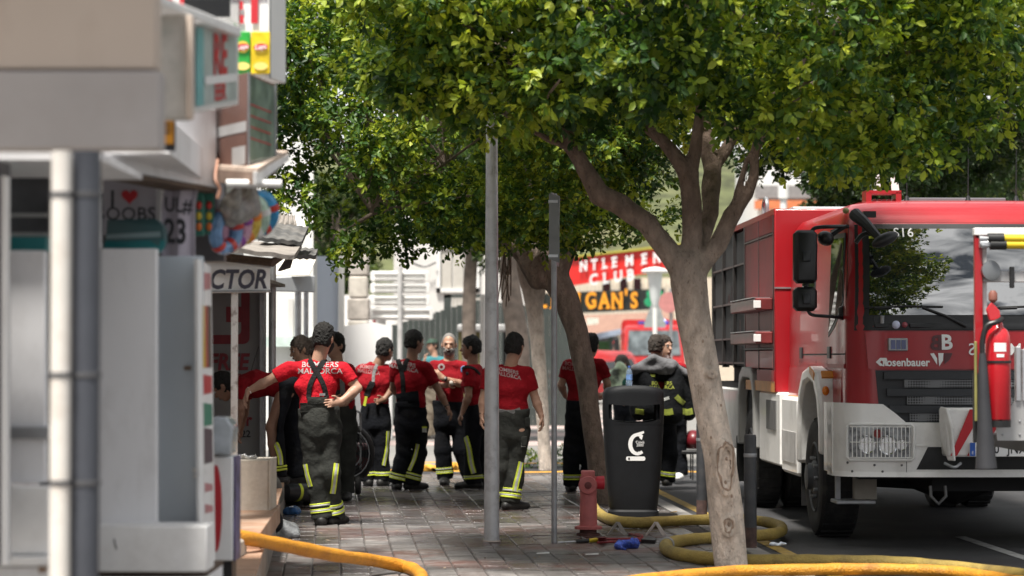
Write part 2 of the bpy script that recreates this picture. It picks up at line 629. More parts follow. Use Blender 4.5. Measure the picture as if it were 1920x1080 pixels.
# ------------------------------------------------------------------ ground, road, pavement
def kerb_x(Y):
 return 1.96-0.055*(Y-18.4)
def terrace_x(Y):
 return -1.69-0.078*(Y-16.8)
g = MB(); g.add([(-900,-200,-0.10),(900,-200,-0.10),(900,1600,-0.10),(-900,1600,-0.10)],[(0,1,2,3)])
struct(g,'ground',m_ground,smooth=False)
g = MB(); g.add([(-30,-40,-0.045),(30,-40,-0.045),(30,34,-0.045),(-30,34,-0.045)],[(0,1,2,3)])
struct(g,'road',m_asphalt,smooth=False)
g = MB(); g.add([(-60,34,-0.041),(60,34,-0.041),(60,180,-0.041),(-60,180,-0.041)],[(0,1,2,3)])
struct(g,'road',m_road_far,smooth=False)
g = MB()
ys = np.linspace(8,30,23)
g.grid(lambda u,v:(kerb_x(u)+0.16+0.11*v,u,-0.041),list(ys),[0,1])
struct(g,'road_marking',m_yellow_line,smooth=False)
a,b = G(1800,1006,-0.041),G(2000,1072,-0.041)
g = MB(); d = Vector((0.05,0.03,0)); g.add([a-d,b-d,b+d,a+d],[(0,1,2,3)])
struct(g,'road_marking',m_white_line,smooth=False)
for k in range(6):
 g = MB(); y0 = 42+k*5.0
 g.add([(-9,y0,-0.037),(3.4,y0,-0.037),(3.4,y0+2.4,-0.037),(-9,y0+2.4,-0.037)],[(0,1,2,3)])
 struct(g,'crossing_stripe',M('faded_crossing_paint',(0.42,0.33,0.31),0.85,var=0.15,scale=1.5),smooth=False)
g = MB()
ys = np.linspace(2,31,30)
g.grid(lambda u,v:(terrace_x(u)-0.3 if v ==0 else kerb_x(u)-0.16,u,-0.008),list(ys),[0,1])
pav = struct(g,'pavement',m_mortar,smooth=False)
def brick_mat(name,col,wet):
 m = M(name,col,0.75,var=0.16,scale=14,bump=0.25,bscale=60)
 t = m.node_tree
 b = t.nodes['Principled BSDF']
 src = b.inputs['Base Color'].links[0].from_socket
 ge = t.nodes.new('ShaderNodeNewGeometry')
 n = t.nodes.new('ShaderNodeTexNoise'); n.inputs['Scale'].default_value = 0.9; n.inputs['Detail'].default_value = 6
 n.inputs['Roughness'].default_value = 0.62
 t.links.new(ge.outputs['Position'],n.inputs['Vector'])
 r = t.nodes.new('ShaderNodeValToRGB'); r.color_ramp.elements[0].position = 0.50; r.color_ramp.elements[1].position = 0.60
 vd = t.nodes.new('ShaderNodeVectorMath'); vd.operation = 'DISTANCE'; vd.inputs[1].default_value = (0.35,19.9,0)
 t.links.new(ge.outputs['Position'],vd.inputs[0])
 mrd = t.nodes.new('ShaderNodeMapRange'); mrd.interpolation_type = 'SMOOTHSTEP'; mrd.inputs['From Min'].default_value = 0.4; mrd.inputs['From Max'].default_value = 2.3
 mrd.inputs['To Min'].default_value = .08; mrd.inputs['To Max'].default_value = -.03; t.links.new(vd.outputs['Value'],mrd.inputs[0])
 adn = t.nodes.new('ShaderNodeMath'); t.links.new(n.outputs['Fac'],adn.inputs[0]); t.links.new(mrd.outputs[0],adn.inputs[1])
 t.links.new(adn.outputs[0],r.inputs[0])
 n2 = t.nodes.new('ShaderNodeTexNoise'); n2.inputs['Scale'].default_value = 5; n2.inputs['Detail'].default_value = 8
 n2.inputs['Roughness'].default_value = 0.7
 t.links.new(ge.outputs['Position'],n2.inputs['Vector'])
 r2 = t.nodes.new('ShaderNodeValToRGB'); r2.color_ramp.elements[0].position = 0.44; r2.color_ramp.elements[1].position = 0.62
 t.links.new(n2.outputs['Fac'],r2.inputs[0])
 mm = t.nodes.new('ShaderNodeMath'); mm.operation = 'MULTIPLY'
 t.links.new(r.outputs[0],mm.inputs[0]); mm.inputs[1].default_value = 0.75
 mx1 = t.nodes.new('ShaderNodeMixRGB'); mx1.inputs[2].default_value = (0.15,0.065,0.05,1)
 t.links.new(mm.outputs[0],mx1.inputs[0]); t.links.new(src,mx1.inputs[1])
 mx2 = t.nodes.new('ShaderNodeMixRGB'); mx2.inputs[2].default_value = (0.30,0.285,0.275,1)
 m2 = t.nodes.new('ShaderNodeMath'); m2.operation = 'MULTIPLY'; m2.inputs[1].default_value = 0.5
 t.links.new(r2.outputs[0],m2.inputs[0])
 t.links.new(m2.outputs[0],mx2.inputs[0]); t.links.new(mx1.outputs[0],mx2.inputs[1])
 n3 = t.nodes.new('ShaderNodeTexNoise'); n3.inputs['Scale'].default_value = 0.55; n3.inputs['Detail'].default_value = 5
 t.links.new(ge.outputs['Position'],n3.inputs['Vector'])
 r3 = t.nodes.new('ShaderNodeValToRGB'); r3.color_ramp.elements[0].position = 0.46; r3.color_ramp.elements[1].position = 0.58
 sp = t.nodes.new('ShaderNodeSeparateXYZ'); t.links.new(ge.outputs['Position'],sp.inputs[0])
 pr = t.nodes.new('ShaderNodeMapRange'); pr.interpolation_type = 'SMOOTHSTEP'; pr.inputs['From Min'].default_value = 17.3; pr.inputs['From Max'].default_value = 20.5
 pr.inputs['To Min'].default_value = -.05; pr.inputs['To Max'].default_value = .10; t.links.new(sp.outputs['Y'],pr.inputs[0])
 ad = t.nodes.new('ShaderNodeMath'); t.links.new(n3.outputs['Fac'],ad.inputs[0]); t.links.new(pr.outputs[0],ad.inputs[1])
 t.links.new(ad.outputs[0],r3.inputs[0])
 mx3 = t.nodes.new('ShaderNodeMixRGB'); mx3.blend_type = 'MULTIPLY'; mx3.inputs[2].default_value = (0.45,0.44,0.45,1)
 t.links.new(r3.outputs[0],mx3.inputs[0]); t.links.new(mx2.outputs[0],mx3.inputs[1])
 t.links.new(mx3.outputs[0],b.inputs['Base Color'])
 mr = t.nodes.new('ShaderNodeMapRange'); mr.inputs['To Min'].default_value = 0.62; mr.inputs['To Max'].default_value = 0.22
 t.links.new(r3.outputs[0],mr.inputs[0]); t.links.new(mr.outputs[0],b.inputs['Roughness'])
 return m
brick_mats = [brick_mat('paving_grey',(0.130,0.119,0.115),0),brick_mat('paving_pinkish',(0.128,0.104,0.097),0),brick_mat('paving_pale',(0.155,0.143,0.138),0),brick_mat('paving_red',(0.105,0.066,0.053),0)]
bw,bl = 0.2,0.4
brick_me = []
for k in range(8):
 mb = MB(); rr = random.Random(k)
 c = 0.008
 x,y = bw/2-0.004,bl/2-0.004
 z = [0.004*rr.random() for _ in range(4)]
 lo = [(-x,-y,-0.03),(x,-y,-0.03),(x,y,-0.03),(-x,y,-0.03)]
 md = [(-x,-y,z[0]-c),(x,-y,z[1]-c),(x,y,z[2]-c),(-x,y,z[3]-c)]
 hi = [(-x+c,-y+c,z[0]),(x-c,-y+c,z[1]),(x-c,y-c,z[2]),(-x+c,y-c,z[3])]
 mb.add(lo+md+hi,[(i,(i+1)%4,4+(i+1)%4,4+i) for i in range(4)]+[(4+i,4+(i+1)%4,8+(i+1)%4,8+i) for i in range(4)]+[(8,9,10,11)])
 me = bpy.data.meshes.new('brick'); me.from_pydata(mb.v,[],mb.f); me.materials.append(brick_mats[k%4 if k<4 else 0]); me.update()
 brick_me.append((me,mb))
spots = []
ang = -0.075
ca,sa = math.cos(ang),math.sin(ang)
for i in range(-24,24):
 for j in range(0,44):
  lx,ly = i*bw,13.6+j*bl+(i%2)*bl/2
  X,Y = lx*1+0.5+(ly-17)*math.tan(ang),ly
  if X<terrace_x(Y)-0.12 or X>kerb_x(Y)-0.27 or Y>30.8:
   continue
  px = 960+X/Y*F
  py = 671+CAMZ*F/Y
  vis = py<1085 and 440<px<1530
  spots.append((0 if vis else 1,Y,X))
spots.sort()
far = [MB() for _ in range(4)]
for n_,(q,Y,X) in enumerate(spots):
 k = random.choices(range(8),weights=[4,3,3,1.6,2,2,2,2])[0]
 me,mb = brick_me[k]
 rz = -math.atan(math.tan(ang))*1.0+random.uniform(-0.012,0.012)
 z = random.uniform(-0.003,0.004)
 if n_<300 and q ==0:
  o = bpy.data.objects.new('brick',me); COL.objects.link(o); o.parent = pav
  pl = Vector((X,Y,z))-WM[pav.name].translation
  o.location = pl; o.rotation_euler = (random.uniform(-.006,.006),random.uniform(-.01,.01),rz)
 else:
  c_,s_ = math.cos(rz),math.sin(rz)
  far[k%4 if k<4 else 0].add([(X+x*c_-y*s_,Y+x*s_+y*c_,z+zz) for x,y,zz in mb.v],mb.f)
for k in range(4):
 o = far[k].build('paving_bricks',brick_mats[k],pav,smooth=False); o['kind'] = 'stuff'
kb_i = 0
for k in range(34):
 y0 = 5+k*0.8
 mb = MB()
 x0,x1 = kerb_x(y0),kerb_x(y0+0.79)
 mb.prism([(x0-0.15,y0,-0.09),(x0,y0,-0.09),(x0,y0,0.0),(x0-0.15,y0,0.004)],(x1-x0,0.788,0))
 struct(mb,'kerb',m_kerb,pav,bevel=0.008)
mb = MB()
ys = [4,10,14,17,20,23,26,29]
mb.prism([(-9,4,0.30)]+[(terrace_x(y),y,0.30) for y in ys]+[(-9,29,0.30)],(0,0,-0.35))
terr = struct(mb,'terrace',M('terrace_concrete',(0.30,0.27,0.24),0.85,var=0.15,scale=8,bump=0.2,dirt=(0.10,0.085,0.07),dscale=3),smooth=False)
for k in range(24):
 y0 = 12.0+k*0.62
 mb = MB()
 xa,xb = terrace_x(y0),terrace_x(y0+0.61)
 mb.prism([(xa-0.34,y0,0.304),(xa+0.02,y0,0.304),(xa+0.02,y0,0.326),(xa-0.34,y0,0.326)],(xb-xa,0.605,0))
 mb.build('tile',m_terracotta,terr,smooth=False)
 # ------------------------------------------------------------------ the shop on the left
def pbox(mb,px0,py0,px1,py1,Y,depth,Y1=None):
 """upright slab whose front covers a window of sight at distance Y (its far edge at Y1)"""
 Y1 = Y if Y1 is None else Y1
 q = [P(px0,py1,Y),P(px1,py1,Y1),P(px1,py0,Y1),P(px0,py0,Y)]
 q[1].z = q[0].z if Y1 ==Y else q[1].z
 return mb.prism(q,(0,depth,0))
def pquad(mb,pts,depth):
 return mb.prism([P(*p) for p in pts],depth)
shop = thing('shop_building','white souvenir shop front with a stained beige concrete canopy over a narrow corner','shop',P(240,1075,10.5))
b = MB(); pbox(b,-220,132,301,281,8.0,.12); b.build('canopy_beam',m_greyrender,shop,bevel=0.012)
b = MB(); pbox(b,-220,-80,293,130,8.02,.12); b.build('upper_fascia',m_beige,shop,bevel=0.01)
b = MB(); b.prism([P(270,-22,8.02),P(270,-4,8.02),P(452,70,10.4),P(452,50,10.4)],(-0.25,0.05,0)); b.build('cornice',m_white,shop,bevel=0.006)
b = MB(); pbox(b,345,-40,432,32,11.2,0.4); b.build('upper_window',m_glass_dark,shop)
b = MB(); pbox(b,296,22,352,222,8.9,0.10); b.build('corner_panel',M('peeling_panel',(0.47,0.46,0.44),0.7,var=0.12,scale=14,dirt=(0.20,0.26,0.25),dscale=5,damt=0.5),shop,bevel=0.008)
b = MB(); pbox(b,349,28,360,222,8.86,0.06); b.build('corner_trim',m_beige,shop,bevel=0.004)
b = MB(); pquad(b,[(150,270,9.4),(150,306,9.4),(406,353,11.4),(406,205,11.4),(300,205,10.6),(300,270,10.6)],(-0.1,0.1,0)); b.build('fascia_board',m_shopwall,shop,bevel=0.006)
b = MB(); pquad(b,[(150,306,9.36),(150,314,9.36),(406,361,11.36),(406,353,11.36)],(-0.1,0.3,0)); b.build('fascia_trim',m_brown,shop,bevel=0.003)
b = MB(); pbox(b,-220,286,190,300,9.0,1.0); b.build('soffit',m_shopwall,shop)
b = MB(); b.prism([(-6,9.8,2.31),(-1.39,9.8,2.31),(-1.44,11.4,2.31),(-1.62,13.2,2.31),(-6,13.2,2.31)],(0,0,.14)); b.build('hidden_shade_slab',m_shopwall,shop)  # slab added out of sight behind the fascia to shade the goods
b = MB(); b.box(-6,7.1,3.42,-1.12,8.4,3.56); b.build('added_shade_slab',m_greyrender,shop)  # unseen slab added above the canopy to keep sun off its face
b = MB(); pbox(b,-300,470,84,905,9.2,0.06); b.build('wall_panel',m_shopwall,shop,bevel=0.006)
b = MB(); pbox(b,-300,800,92,823,9.17,0.1); b.build('rail',m_grey_metal,shop,bevel=0.004)
b = MB(); pbox(b,-300,912,92,1040,9.14,0.08); b.build('lower_panel',m_white,shop,bevel=0.006)
b = MB(); pbox(b,-300,1044,112,1062,9.08,0.4); b.build('sill',m_white,shop,bevel=0.006)
b = MB(); pbox(b,-300,1064,112,1420,9.12,0.4); b.build('base_wall',m_shopwall,shop)
b = MB(); pbox(b,-300,294,90,470,9.9,0.1); b.build('shop_window',M('dusty_shop_window',(0.07,0.07,0.075),.3,var=.5,scale=3),shop)
for y in (400,436):
 b = MB(); pbox(b,-300,y,86,y+6,9.5,0.04); b.build('shelf',M('dusty_shelf',(.34,.33,.32),.6),shop)
b = MB(); pbox(b,-300,444,86,469,9.3,0.2); b.build('teal_strip',m_teal,shop)
b = MB(); pbox(b,-300,300,-2,1060,8.7,0.2); b.build('door_frame',M('dark_door_frame',(0.05,0.05,0.055),0.5),shop)
b = MB(); pbox(b,2,330,12,1060,8.72,0.06); b.build('door_edge',m_white,shop)
b = MB(); pbox(b,74,286,178,1420,10.2,0.05); b.build('recess_wall',M('recess_shadow_paint',(0.12,0.12,0.13),0.8),shop)  # shadow strip beside the pipe put into this dark wall colour
b = MB(); pbox(b,181,466,294,992,10.5,0.06); b.build('pilaster',m_shopwall,shop,bevel=0.006)
b = MB(); pbox(b,181,318,189,466,10.45,0.04); b.build('window_post',m_shopwall,shop,bevel=0.004)
b = MB(); pbox(b,292,340,300,470,11.2,0.1); b.build('mullion',m_shopwall,shop)
b = MB(); pbox(b,297,480,380,985,10.9,0.05); b.build('frosted_panel',M('blue_grey_panel',(0.56,0.63,0.70),0.25,var=0.08,scale=1.4,spec=0.6),shop,bevel=0.004)
b = MB(); pbox(b,178,986,388,1073,10.3,0.25); b.build('plinth',m_white,shop,bevel=0.008)
b = MB(); pbox(b,178,1073,388,1082,10.4,0.6); b.build('plinth_base',m_brown,shop)
b = MB(); pbox(b,178,1082,386,1220,10.36,0.6); b.build('base_wall',m_shopwall,shop)
b = MB(); pbox(b,190,300,420,490,12.2,0.1); b.build('shop_window',M('dim_shop_interior',(0.09,0.09,0.10),0.4),shop)
b = MB(); b.box(-9,8.6,-0.05,-3.0,27,2.3); b.build('building_flank',m_shopwall,shop)
b = MB(); b.box(-9,9.3,2.305,-3.0,27,6.0); b.build('upper_storey',m_shopwall,shop)
for (x0,y0,x1,y1,mt) in ((345,686,358,694,M('brown_sticker',(.25,.17,.12),.7)),(361,877,377,887,m_white_clean),(362,890,376,896,m_white_clean),(72,1062,86,1074,M('brown_sticker',(0,0,0)))):
 b = MB(); pbox(b,x0,y0,x1,y1,10.88 if x0>300 else 9.05,0.015); b.build('fixing',mt,shop)
b = MB(); b.tube(catmull([P(214,1010,10.28),P(216,1022,10.28),P(219,1030,10.28)],4),.003,n=5); b.build('scuff',m_dark,shop)
def pipe(name,label,px,r,Y,mat,clamps):
 t = thing(name,label,'drainpipe',P(px,1190,Y))
 a,c = P(px,1190,Y),P(px,284,Y)
 MB().cyl((a.x,Y,a.z),(a.x,Y,c.z),r,n=20).build('pipe',mat,t)
 for y in clamps:
  z = P(px,y,Y).z
  k = MB(); k.lathe([(r+.001,-.008),(r+.004,-.007),(r+.004,.007),(r+.001,.008)],(a.x,Y,z),n=20)
  k.obox((a.x,Y+r+.02,z),(.02,.05,.02))
  k.build('clamp',M('dull_clamp',(.07,.07,.075),.6),t)
pipe('drainpipe','slim cream white drainpipe beside the thicker slate grey pipe',111,0.0325,7.6,M('cream_pipe',(0.66,0.63,0.59),0.4,var=0.05,dirt=(0.35,0.25,0.18),dscale=5,damt=0.5),(365,703,905))
pipe('drainpipe','thick slate grey drainpipe on the shop corner below the canopy',158,0.0455,7.66,M('slate_pipe',(0.055,0.060,0.074),0.4,var=0.08,dirt=(0.04,0.04,0.05),dscale=4),(365,703,905))
t = thing('warning_sign','small yellow and black notice fixed under the end of the beige canopy','sign',P(313,283,9.3))
b = MB(); pbox(b,299,222,328,283,9.3,0.02); b.build('board',m_black_print,t)
b = MB(); pbox(b,304,224,325,270,9.292,0.004); b.build('face',M('amber_print',(0.70,0.30,0.02),0.5),t)
for y,w in ((231,7),(239,8),(247,6)):
 b = MB(); pbox(b,314-w,y,314+w,y+3,9.286,0.003); b.build('lettering',m_black_print,t)
t = thing('light_box_sign','white framed shop light box with red letters at the canopy corner','sign',P(404,205,10))
q = [(361,212,9.4),(447,196,10.6),(447,58,10.6),(361,30,9.4)]
b = MB(); pquad(b,q,(-0.05,0.10,0)); b.build('frame',m_white_clean,t,bevel=0.006)
A,B_,C_ = P(361,212,9.4),P(447,196,10.6),P(361,30,9.4)
ux,uz = (B_-A),(C_-A)
lift = Vector((0.006,-0.012,0))
def on_box(name,u0,v0,u1,v1,mat,k=1.0):
 c = [A+ux*u+uz*v for u,v in ((u0,v0),(u1,v0),(u1,v1),(u0,v1))]
 mb = MB(); mb.prism([p+lift*k for p in c],(0,0.003,0)); return mb.build(name,mat,t,smooth=False)
on_box('face',0.05,0.06,0.94,0.88,M('pale_aqua_print',(0.50,0.56,0.56),0.3),0.8)
on_box('teal_band',0.05,0.06,0.20,0.88,M('aqua_print',(0.22,0.50,0.54),0.3),1.0)
lettering('RE',0.24,A+ux*0.55+uz*0.56+lift*1.4,ux,(0,0,1),m_red_print,t,bold=0.03,wx=1.45)
lettering('EER',0.10,A+ux*0.55+uz*0.17+lift*1.4,ux,(0,0,1),m_red_print,t,bold=0.03,wx=1.9)
on_box('white_band',0.22,0.27,0.92,0.36,m_white_print,1.6)
t = thing('market_sign','white shop sign with red capitals over pictures of green and yellow crisp packets','sign',P(440,146,12))
b = MB(); pquad(b,[(250,146,12),(505,146,12),(505,-60,12),(250,-60,12)],(0.06,0.25,0)); b.build('case',m_white_clean,t,bevel=0.006)
b = MB(); pquad(b,[(505.5,147,12.0),(515.5,147,12.2),(515.5,-60,12.2),(505.5,-60,12.0)],(0.004,0.02,0)); b.build('side_panel',m_grey_metal,t)
s12 = F/12
lettering('MARKET',0.23,P(498,14,11.985),(1,0,0),(0,0,1),m_red_print,t,align='RIGHT',bold=0.045,wx=0.80)
m_green_pk = M('green_packet_print',(0.03,0.33,0.05),0.35,var=0.25,scale=14)
m_yellow_pk = M('yellow_packet_print',(0.72,0.52,0.02),0.35,var=0.2,scale=14)
for (x0,x1,mt) in ((440,470,m_green_pk),(471,507,m_yellow_pk)):
 b = MB(); ca_,cb_ = P(x0,139,11.99),P(x1,60,11.99)
 b.cbox(ca_.x,11.975,ca_.z,cb_.x,11.992,cb_.z,0.004); b.build('packet_picture',mt,t)
 cx = (x0+x1)/2
 c = P(cx,88,11.968)
 mb = MB(); mb.add([c+Vector((0,0,0))]+[c+Vector((0.033*math.cos(k*.524),0,0.030*math.sin(k*.524))) for k in range(12)],[(0,1+k,1+(k+1)%12) for k in range(12)]); mb.build('roundel',M('gold_print',(0.75,0.55,0.08),0.4),t,smooth=False)
 c = P(cx,88,11.964)
 mb = MB(); mb.add([c]+[c+Vector((0.036*math.cos(k*.524),0,0.017*math.sin(k*.524+.15))) for k in range(12)],[(0,1+k,1+(k+1)%12) for k in range(12)]); mb.build('ribbon',m_red_print,t,smooth=False)
 lettering('Lays',0.032,P(cx,88,11.960),(1,0,0.1),(0,0,1),m_white_print,t,bold=0.02)
 c = P(cx,124,11.968)
 mb = MB(); mb.add([c]+[c+Vector((0.036*math.cos(k*.524),0,0.02*math.sin(k*.524))) for k in range(12)],[(0,1+k,1+(k+1)%12) for k in range(12)]); mb.build('crisp_picture',M('crisp_print',(0.78,0.62,0.18),0.5,var=.2),t,smooth=False)
t = thing('display_cabinet','old brown cabinet with a greenish glass front standing on the plank awning','cabinet',P(460,314,11.4))
zl,zh = P(460,314,11.2).z,P(460,140,11.2).z
c0,cl,cr = P(463,300,11.1),P(404,300,11.45),P(516,300,11.6)
b = MB(); b.prism([(c0.x,c0.y,zl),(cr.x,cr.y,zl),(cr.x+cl.x-c0.x,cr.y+cl.y-c0.y,zl),(cl.x,cl.y,zl)],(0,0,zh-zl)); b.build('case',M('brown_laminate',(0.13,0.065,0.05),0.5,var=0.12,scale=5),t,bevel=0.004)
def on_face(name,a,c,u0,u1,v0,v1,mat,off):
 a,c = Vector((a.x,a.y,zl)),Vector((c.x,c.y,zl))
 d = c-a; nrm = d.cross(Vector((0,0,1))).normalized()
 if nrm.y>0:nrm = -nrm
 H = zh-zl
 q = [a+d*u+Vector((0,0,H*v))+nrm*off for u,v in ((u0,v0),(u1,v0),(u1,v1),(u0,v1))]
 mb = MB(); mb.prism(q,-nrm*0.004); return mb.build(name,mat,t)
on_face('tape',cl,c0,0.08,0.98,0.37,0.48,M('silver_tape',(0.5,0.5,0.5),0.35,0.3),0.003)
on_face('vent_panel',cl,c0,0.55,0.95,0.02,0.22,M('silver_tape',(0.5,0.5,0.5)),0.003)
on_face('glass_front',c0,cr,0.04,0.97,0.04,0.97,M('greenish_glass',(0.20,0.26,0.22),0.08,var=0.35,scale=9,ior=1.6),0.003)
for v in (0.3,0.42,0.54,0.66):
 on_face('red_print',c0,cr,0.08,0.8,v,v+0.012,m_red_print,0.006)
on_face('glass_frame',c0,cr,0.0,0.05,0,1,m_grey_metal,0.008)
on_face('glass_frame',c0,cr,0.95,1.0,0,1,m_grey_metal,0.008)
t = thing('plank_awning','broken plank awning with a white front edge and rod below the brown cabinet','awning',P(470,352,11.3))
b = MB(); b.prism([P(402,318,11.4),P(484,324,10.9),P(540,290,11.9),P(470,288,12.1)],(0,0,0.02)); b.build('plank',M('pale_worn_plank',(0.50,0.40,0.33),0.8,var=0.15,scale=12,bump=0.2),t)
b = MB(); b.prism([P(482,346,10.88),P(482,322,10.88),P(542,289,11.9),P(542,300,11.9)],(-0.02,0.02,0)); b.build('edge_board',m_white,t)
b = MB(); b.prism([P(402,342,11.35),P(402,319,11.35),P(482,325,10.9),P(482,346,10.9)],(0,0.03,0)); b.build('edge_board',M('brown_edge',(0.26,0.18,0.14),0.8),t)
a,c = P(425,344,11.0),P(528,345,11.0); MB().cyl(a,c,0.019,n=14).build('rod',m_white_clean,t)
MB().tube(catmull([P(408,300,11.2),P(404,335,11.1),P(412,355,11.1),P(408,372,11.1)],5),0.008,n=6).build('cord',M('copper_cord',(0.35,0.18,0.12),0.6),t)
t = thing('tee_shirt','white tee shirt printed with a red heart hanging in the shop window','t-shirt',P(242,440,11.2))
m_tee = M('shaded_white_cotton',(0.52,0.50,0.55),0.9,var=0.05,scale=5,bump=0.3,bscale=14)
b = MB(); b.grid(lambda u,v:P(194+98*u,335+105*v,11.2+0.02*math.sin(7*u)*v),[k/8 for k in range(9)],[k/4 for k in range(5)],(0,0.02,0)); b.build('cloth',m_tee,t)
lettering('I',0.115,P(211,375,11.165),(1,0,0),(0,0,1),m_black_print,t,bold=0.01)
for sx in (0,):
 b = MB()
 hp = []
 for k in range(28):
  w = 2*math.pi*k/28
  hp.append((16*math.sin(w) **3,13*math.cos(w)-5*math.cos(2*w)-2*math.cos(3*w)-math.cos(4*w)))
 c = P(243,368,11.162)
 b.add([c]+[c+Vector((x*0.0024,0,y*0.0024)) for x,y in hp],[(0,1+(k+1)%28,1+k) for k in range(28)])
 b.build('heart',m_red_print,t,smooth=False)
lettering('BOOBS',0.085,P(235,402,11.16),(1,0,0),(0,0,1),m_black_print,t,bold=0.005,space=1.05)
t = thing('jersey','white sports jersey with dark letters and number hanging beside the heart shirt','jersey',P(332,485,11.1))
b = MB(); b.grid(lambda u,v:P(303+62*u+(6 if v<.2 else 0),352+133*v,11.1+0.02*math.sin(9*u)),[k/8 for k in range(9)],[k/4 for k in range(5)],(0,0.02,0)); b.build('cloth',M('lilac_white_cotton',(0.50,0.46,0.53),0.9,var=0.06,scale=5),t)
lettering('UL#',0.095,P(334,386,11.06),(1,0,-0.08),(0,0,1),m_black_print,t,bold=0.02,wx=0.75)
lettering('23',0.155,P(329,436,11.06),(1,0,-0.05),(0,0,1),m_black_print,t,bold=0.03,wx=0.68)
t = thing('display_tray','teal plastic display tray below the heart tee shirt','tray',P(250,470,10.8))
b = MB(); pquad(b,[(196,466,10.7),(300,466,10.7),(308,452,10.9),(306,424,10.9),(292,410,10.9),(200,412,10.9)],(0,0.12,0)); b.build('tray',M('dusty_teal',(0.06,0.125,0.13),0.35,var=0.1),t,bevel=0.005)
b = MB(); pquad(b,[(195,468,10.66),(301,474,10.66),(309,462,10.8),(309,450,10.8),(195,452,10.66)],(0,0.02,0)); b.build('rim',m_teal,t,bevel=0.002)
b = MB(); pquad(b,[(200,448,10.65),(300,444,10.65),(300,434,10.68),(200,440,10.68)],(0,0.01,0)); b.build('label_strip',M('pale_teal',(0.22,0.30,0.31),0.4),t)
for k,(x,lab) in enumerate(((372,'dark green toy board in its frame beside the jersey'),(391,'green toy rack standing nearest to the swim rings'))):
 t = thing('toy_rack',lab,'toy rack',P(x,440,11.3+.1*k),group='toy racks by the corner')
 b = MB(); pbox(b,x-10,352+6*k,x+10,442-3*k,11.3+.1*k,0.03); b.build('frame',M('green_plastic',(0.03,0.17,0.13),0.4),t,bevel=0.004)
 for j in range(3):
  b = MB(); b.ball(P(x+1,385+20*j,11.285+.1*k),(0.014,0.012,0.02)); b.build('toy',M(('red_toy','yellow_toy','orange_toy')[j],((.5,.03,.02),(.6,.45,.03),(.6,.15,.02))[j],0.35),t)
cols = [('milky blue swim ring in a clear bag nearest the shirts',(0.16,0.30,0.52)),('white and pink swim ring bundled second from the shirts',(0.62,0.35,0.48)),('yellow swim ring bundled in the middle of the hanging bunch',(0.70,0.50,0.08)),('pale mint swim ring bundled behind the yellow one',(0.45,0.62,0.52)),('bright blue swim ring hanging outermost of the bunch',(0.04,0.28,0.55))]
for k,(lab,col) in enumerate(cols):
 cx,cy,Yk = 424+15*k,432-8*k,11.5+0.12*k
 t = thing('swim_ring',lab,'swim ring',P(cx,cy+40,Yk),group='inflatable swim rings hanging at the corner')
 c = P(cx,cy,Yk)
 axr = Matrix.Rotation(R(62-6*k),3,'Z')@Matrix.Rotation(R(10),3,'X')
 ring = MB()
 ring.tube([c+axr@Vector((0.085*math.cos(w),0.0,0.085*math.sin(w))) for w in np.linspace(0,2*math.pi,25)[:-1]],0.034,n=10,closed=True)
 ring.build('ring',M('swim_ring_vinyl_%s'%'abcde'[k],col,0.22,var=0.35,scale=18),t)
 st = MB()
 for w in (0.4,2.2,4.1,5.3):
  p0 = axr@Vector((0.085*math.cos(w),0,0.085*math.sin(w)))
  tn = axr@Vector((-math.sin(w),0,math.cos(w)))
  st.tube([c+p0-tn*0.016,c+p0+tn*0.016],0.0365,n=12,cap=False)
 st.build('stripe',M(('red_vinyl','purple_vinyl','orange_vinyl','white_vinyl','red_vinyl')[k],((.55,.05,.04),(.25,.05,.3),(.65,.2,.03),(.7,.7,.7),(.55,.05,.04))[k],0.25),t)
t = thing('clear_bag','knotted clear plastic bag hanging above the swim rings','plastic bag',P(445,420,11.4))
f_ = Field()
f_.ell(P(440,398,11.45),(0.075,0.06,0.07),k=0.03).ell(P(462,385,11.5),(0.06,0.05,0.08),k=.03).seg(P(436,380,11.4),P(446,345,11.4),0.045,0.02,k=.04).seg(P(460,380,11.5),P(470,345,11.5),0.05,0.025,k=.04)
V,Q = f_.mesh(0.012,waves(0.008,60,3))
fast_mesh('bag',V,Q,M('crinkled_film',(0.52,0.49,0.44),0.2,trans=.5,var=0.35,scale=22,bump=0.8,bscale=40),t)
t = thing('flag_banner','narrow white banner printed with flags and red lettering at the shop corner','banner',P(390,1062,11))
b = MB(); pquad(b,[(378,1075,10.6),(404,1050,11.7),(396,500,11.7),(372,486,10.6)],(-0.02,0.006,0)); b.build('sheet',m_white,t)
b = MB(); pquad(b,[(374,1075,10.58),(381,1075,10.6),(377,486,10.6),(370,486,10.58)],(0,0.01,0)); b.build('pole',m_white_clean,t)
def ban(y0,y1,u0,u1,mat,name='print'):
 x0 = 372+6*(y0-486)/580
 def pt(u,y): return P(372+6*(y-486)/580+25*u,y,10.58+1.08*u)
 mb = MB(); mb.prism([pt(u0,y1),pt(u1,y1-6*(u1-u0)),pt(u1,y0+3),pt(u0,y0)],(0,0.002,0)); mb.build(name,mat,t,smooth=False)
ban(510,545,0.3,0.9,M('pink_print',(0.5,0.2,0.22),0.5))
ban(572,690,0.26,0.45,M('gold_flag',(0.62,0.42,0.03),0.5),'flag'); ban(572,690,0.46,0.66,M('red_flag',(0.40,0.05,0.03),0.5),'flag'); ban(572,690,0.67,0.92,M('black_flag',(0.06,0.04,0.03),0.5),'flag')
ban(702,740,0.28,0.92,m_red_print,'flag'); ban(755,800,0.28,0.92,M('green_flag',(0.02,0.22,0.14),0.5),'flag'); ban(802,870,0.28,0.92,M('dark_flag',(0.08,0.05,0.07),0.5),'flag')
for y in (905,945,985,1020):
 ban(y,y+18,0.3,0.9,M('pink_print',(0.5,0.2,0.22)))
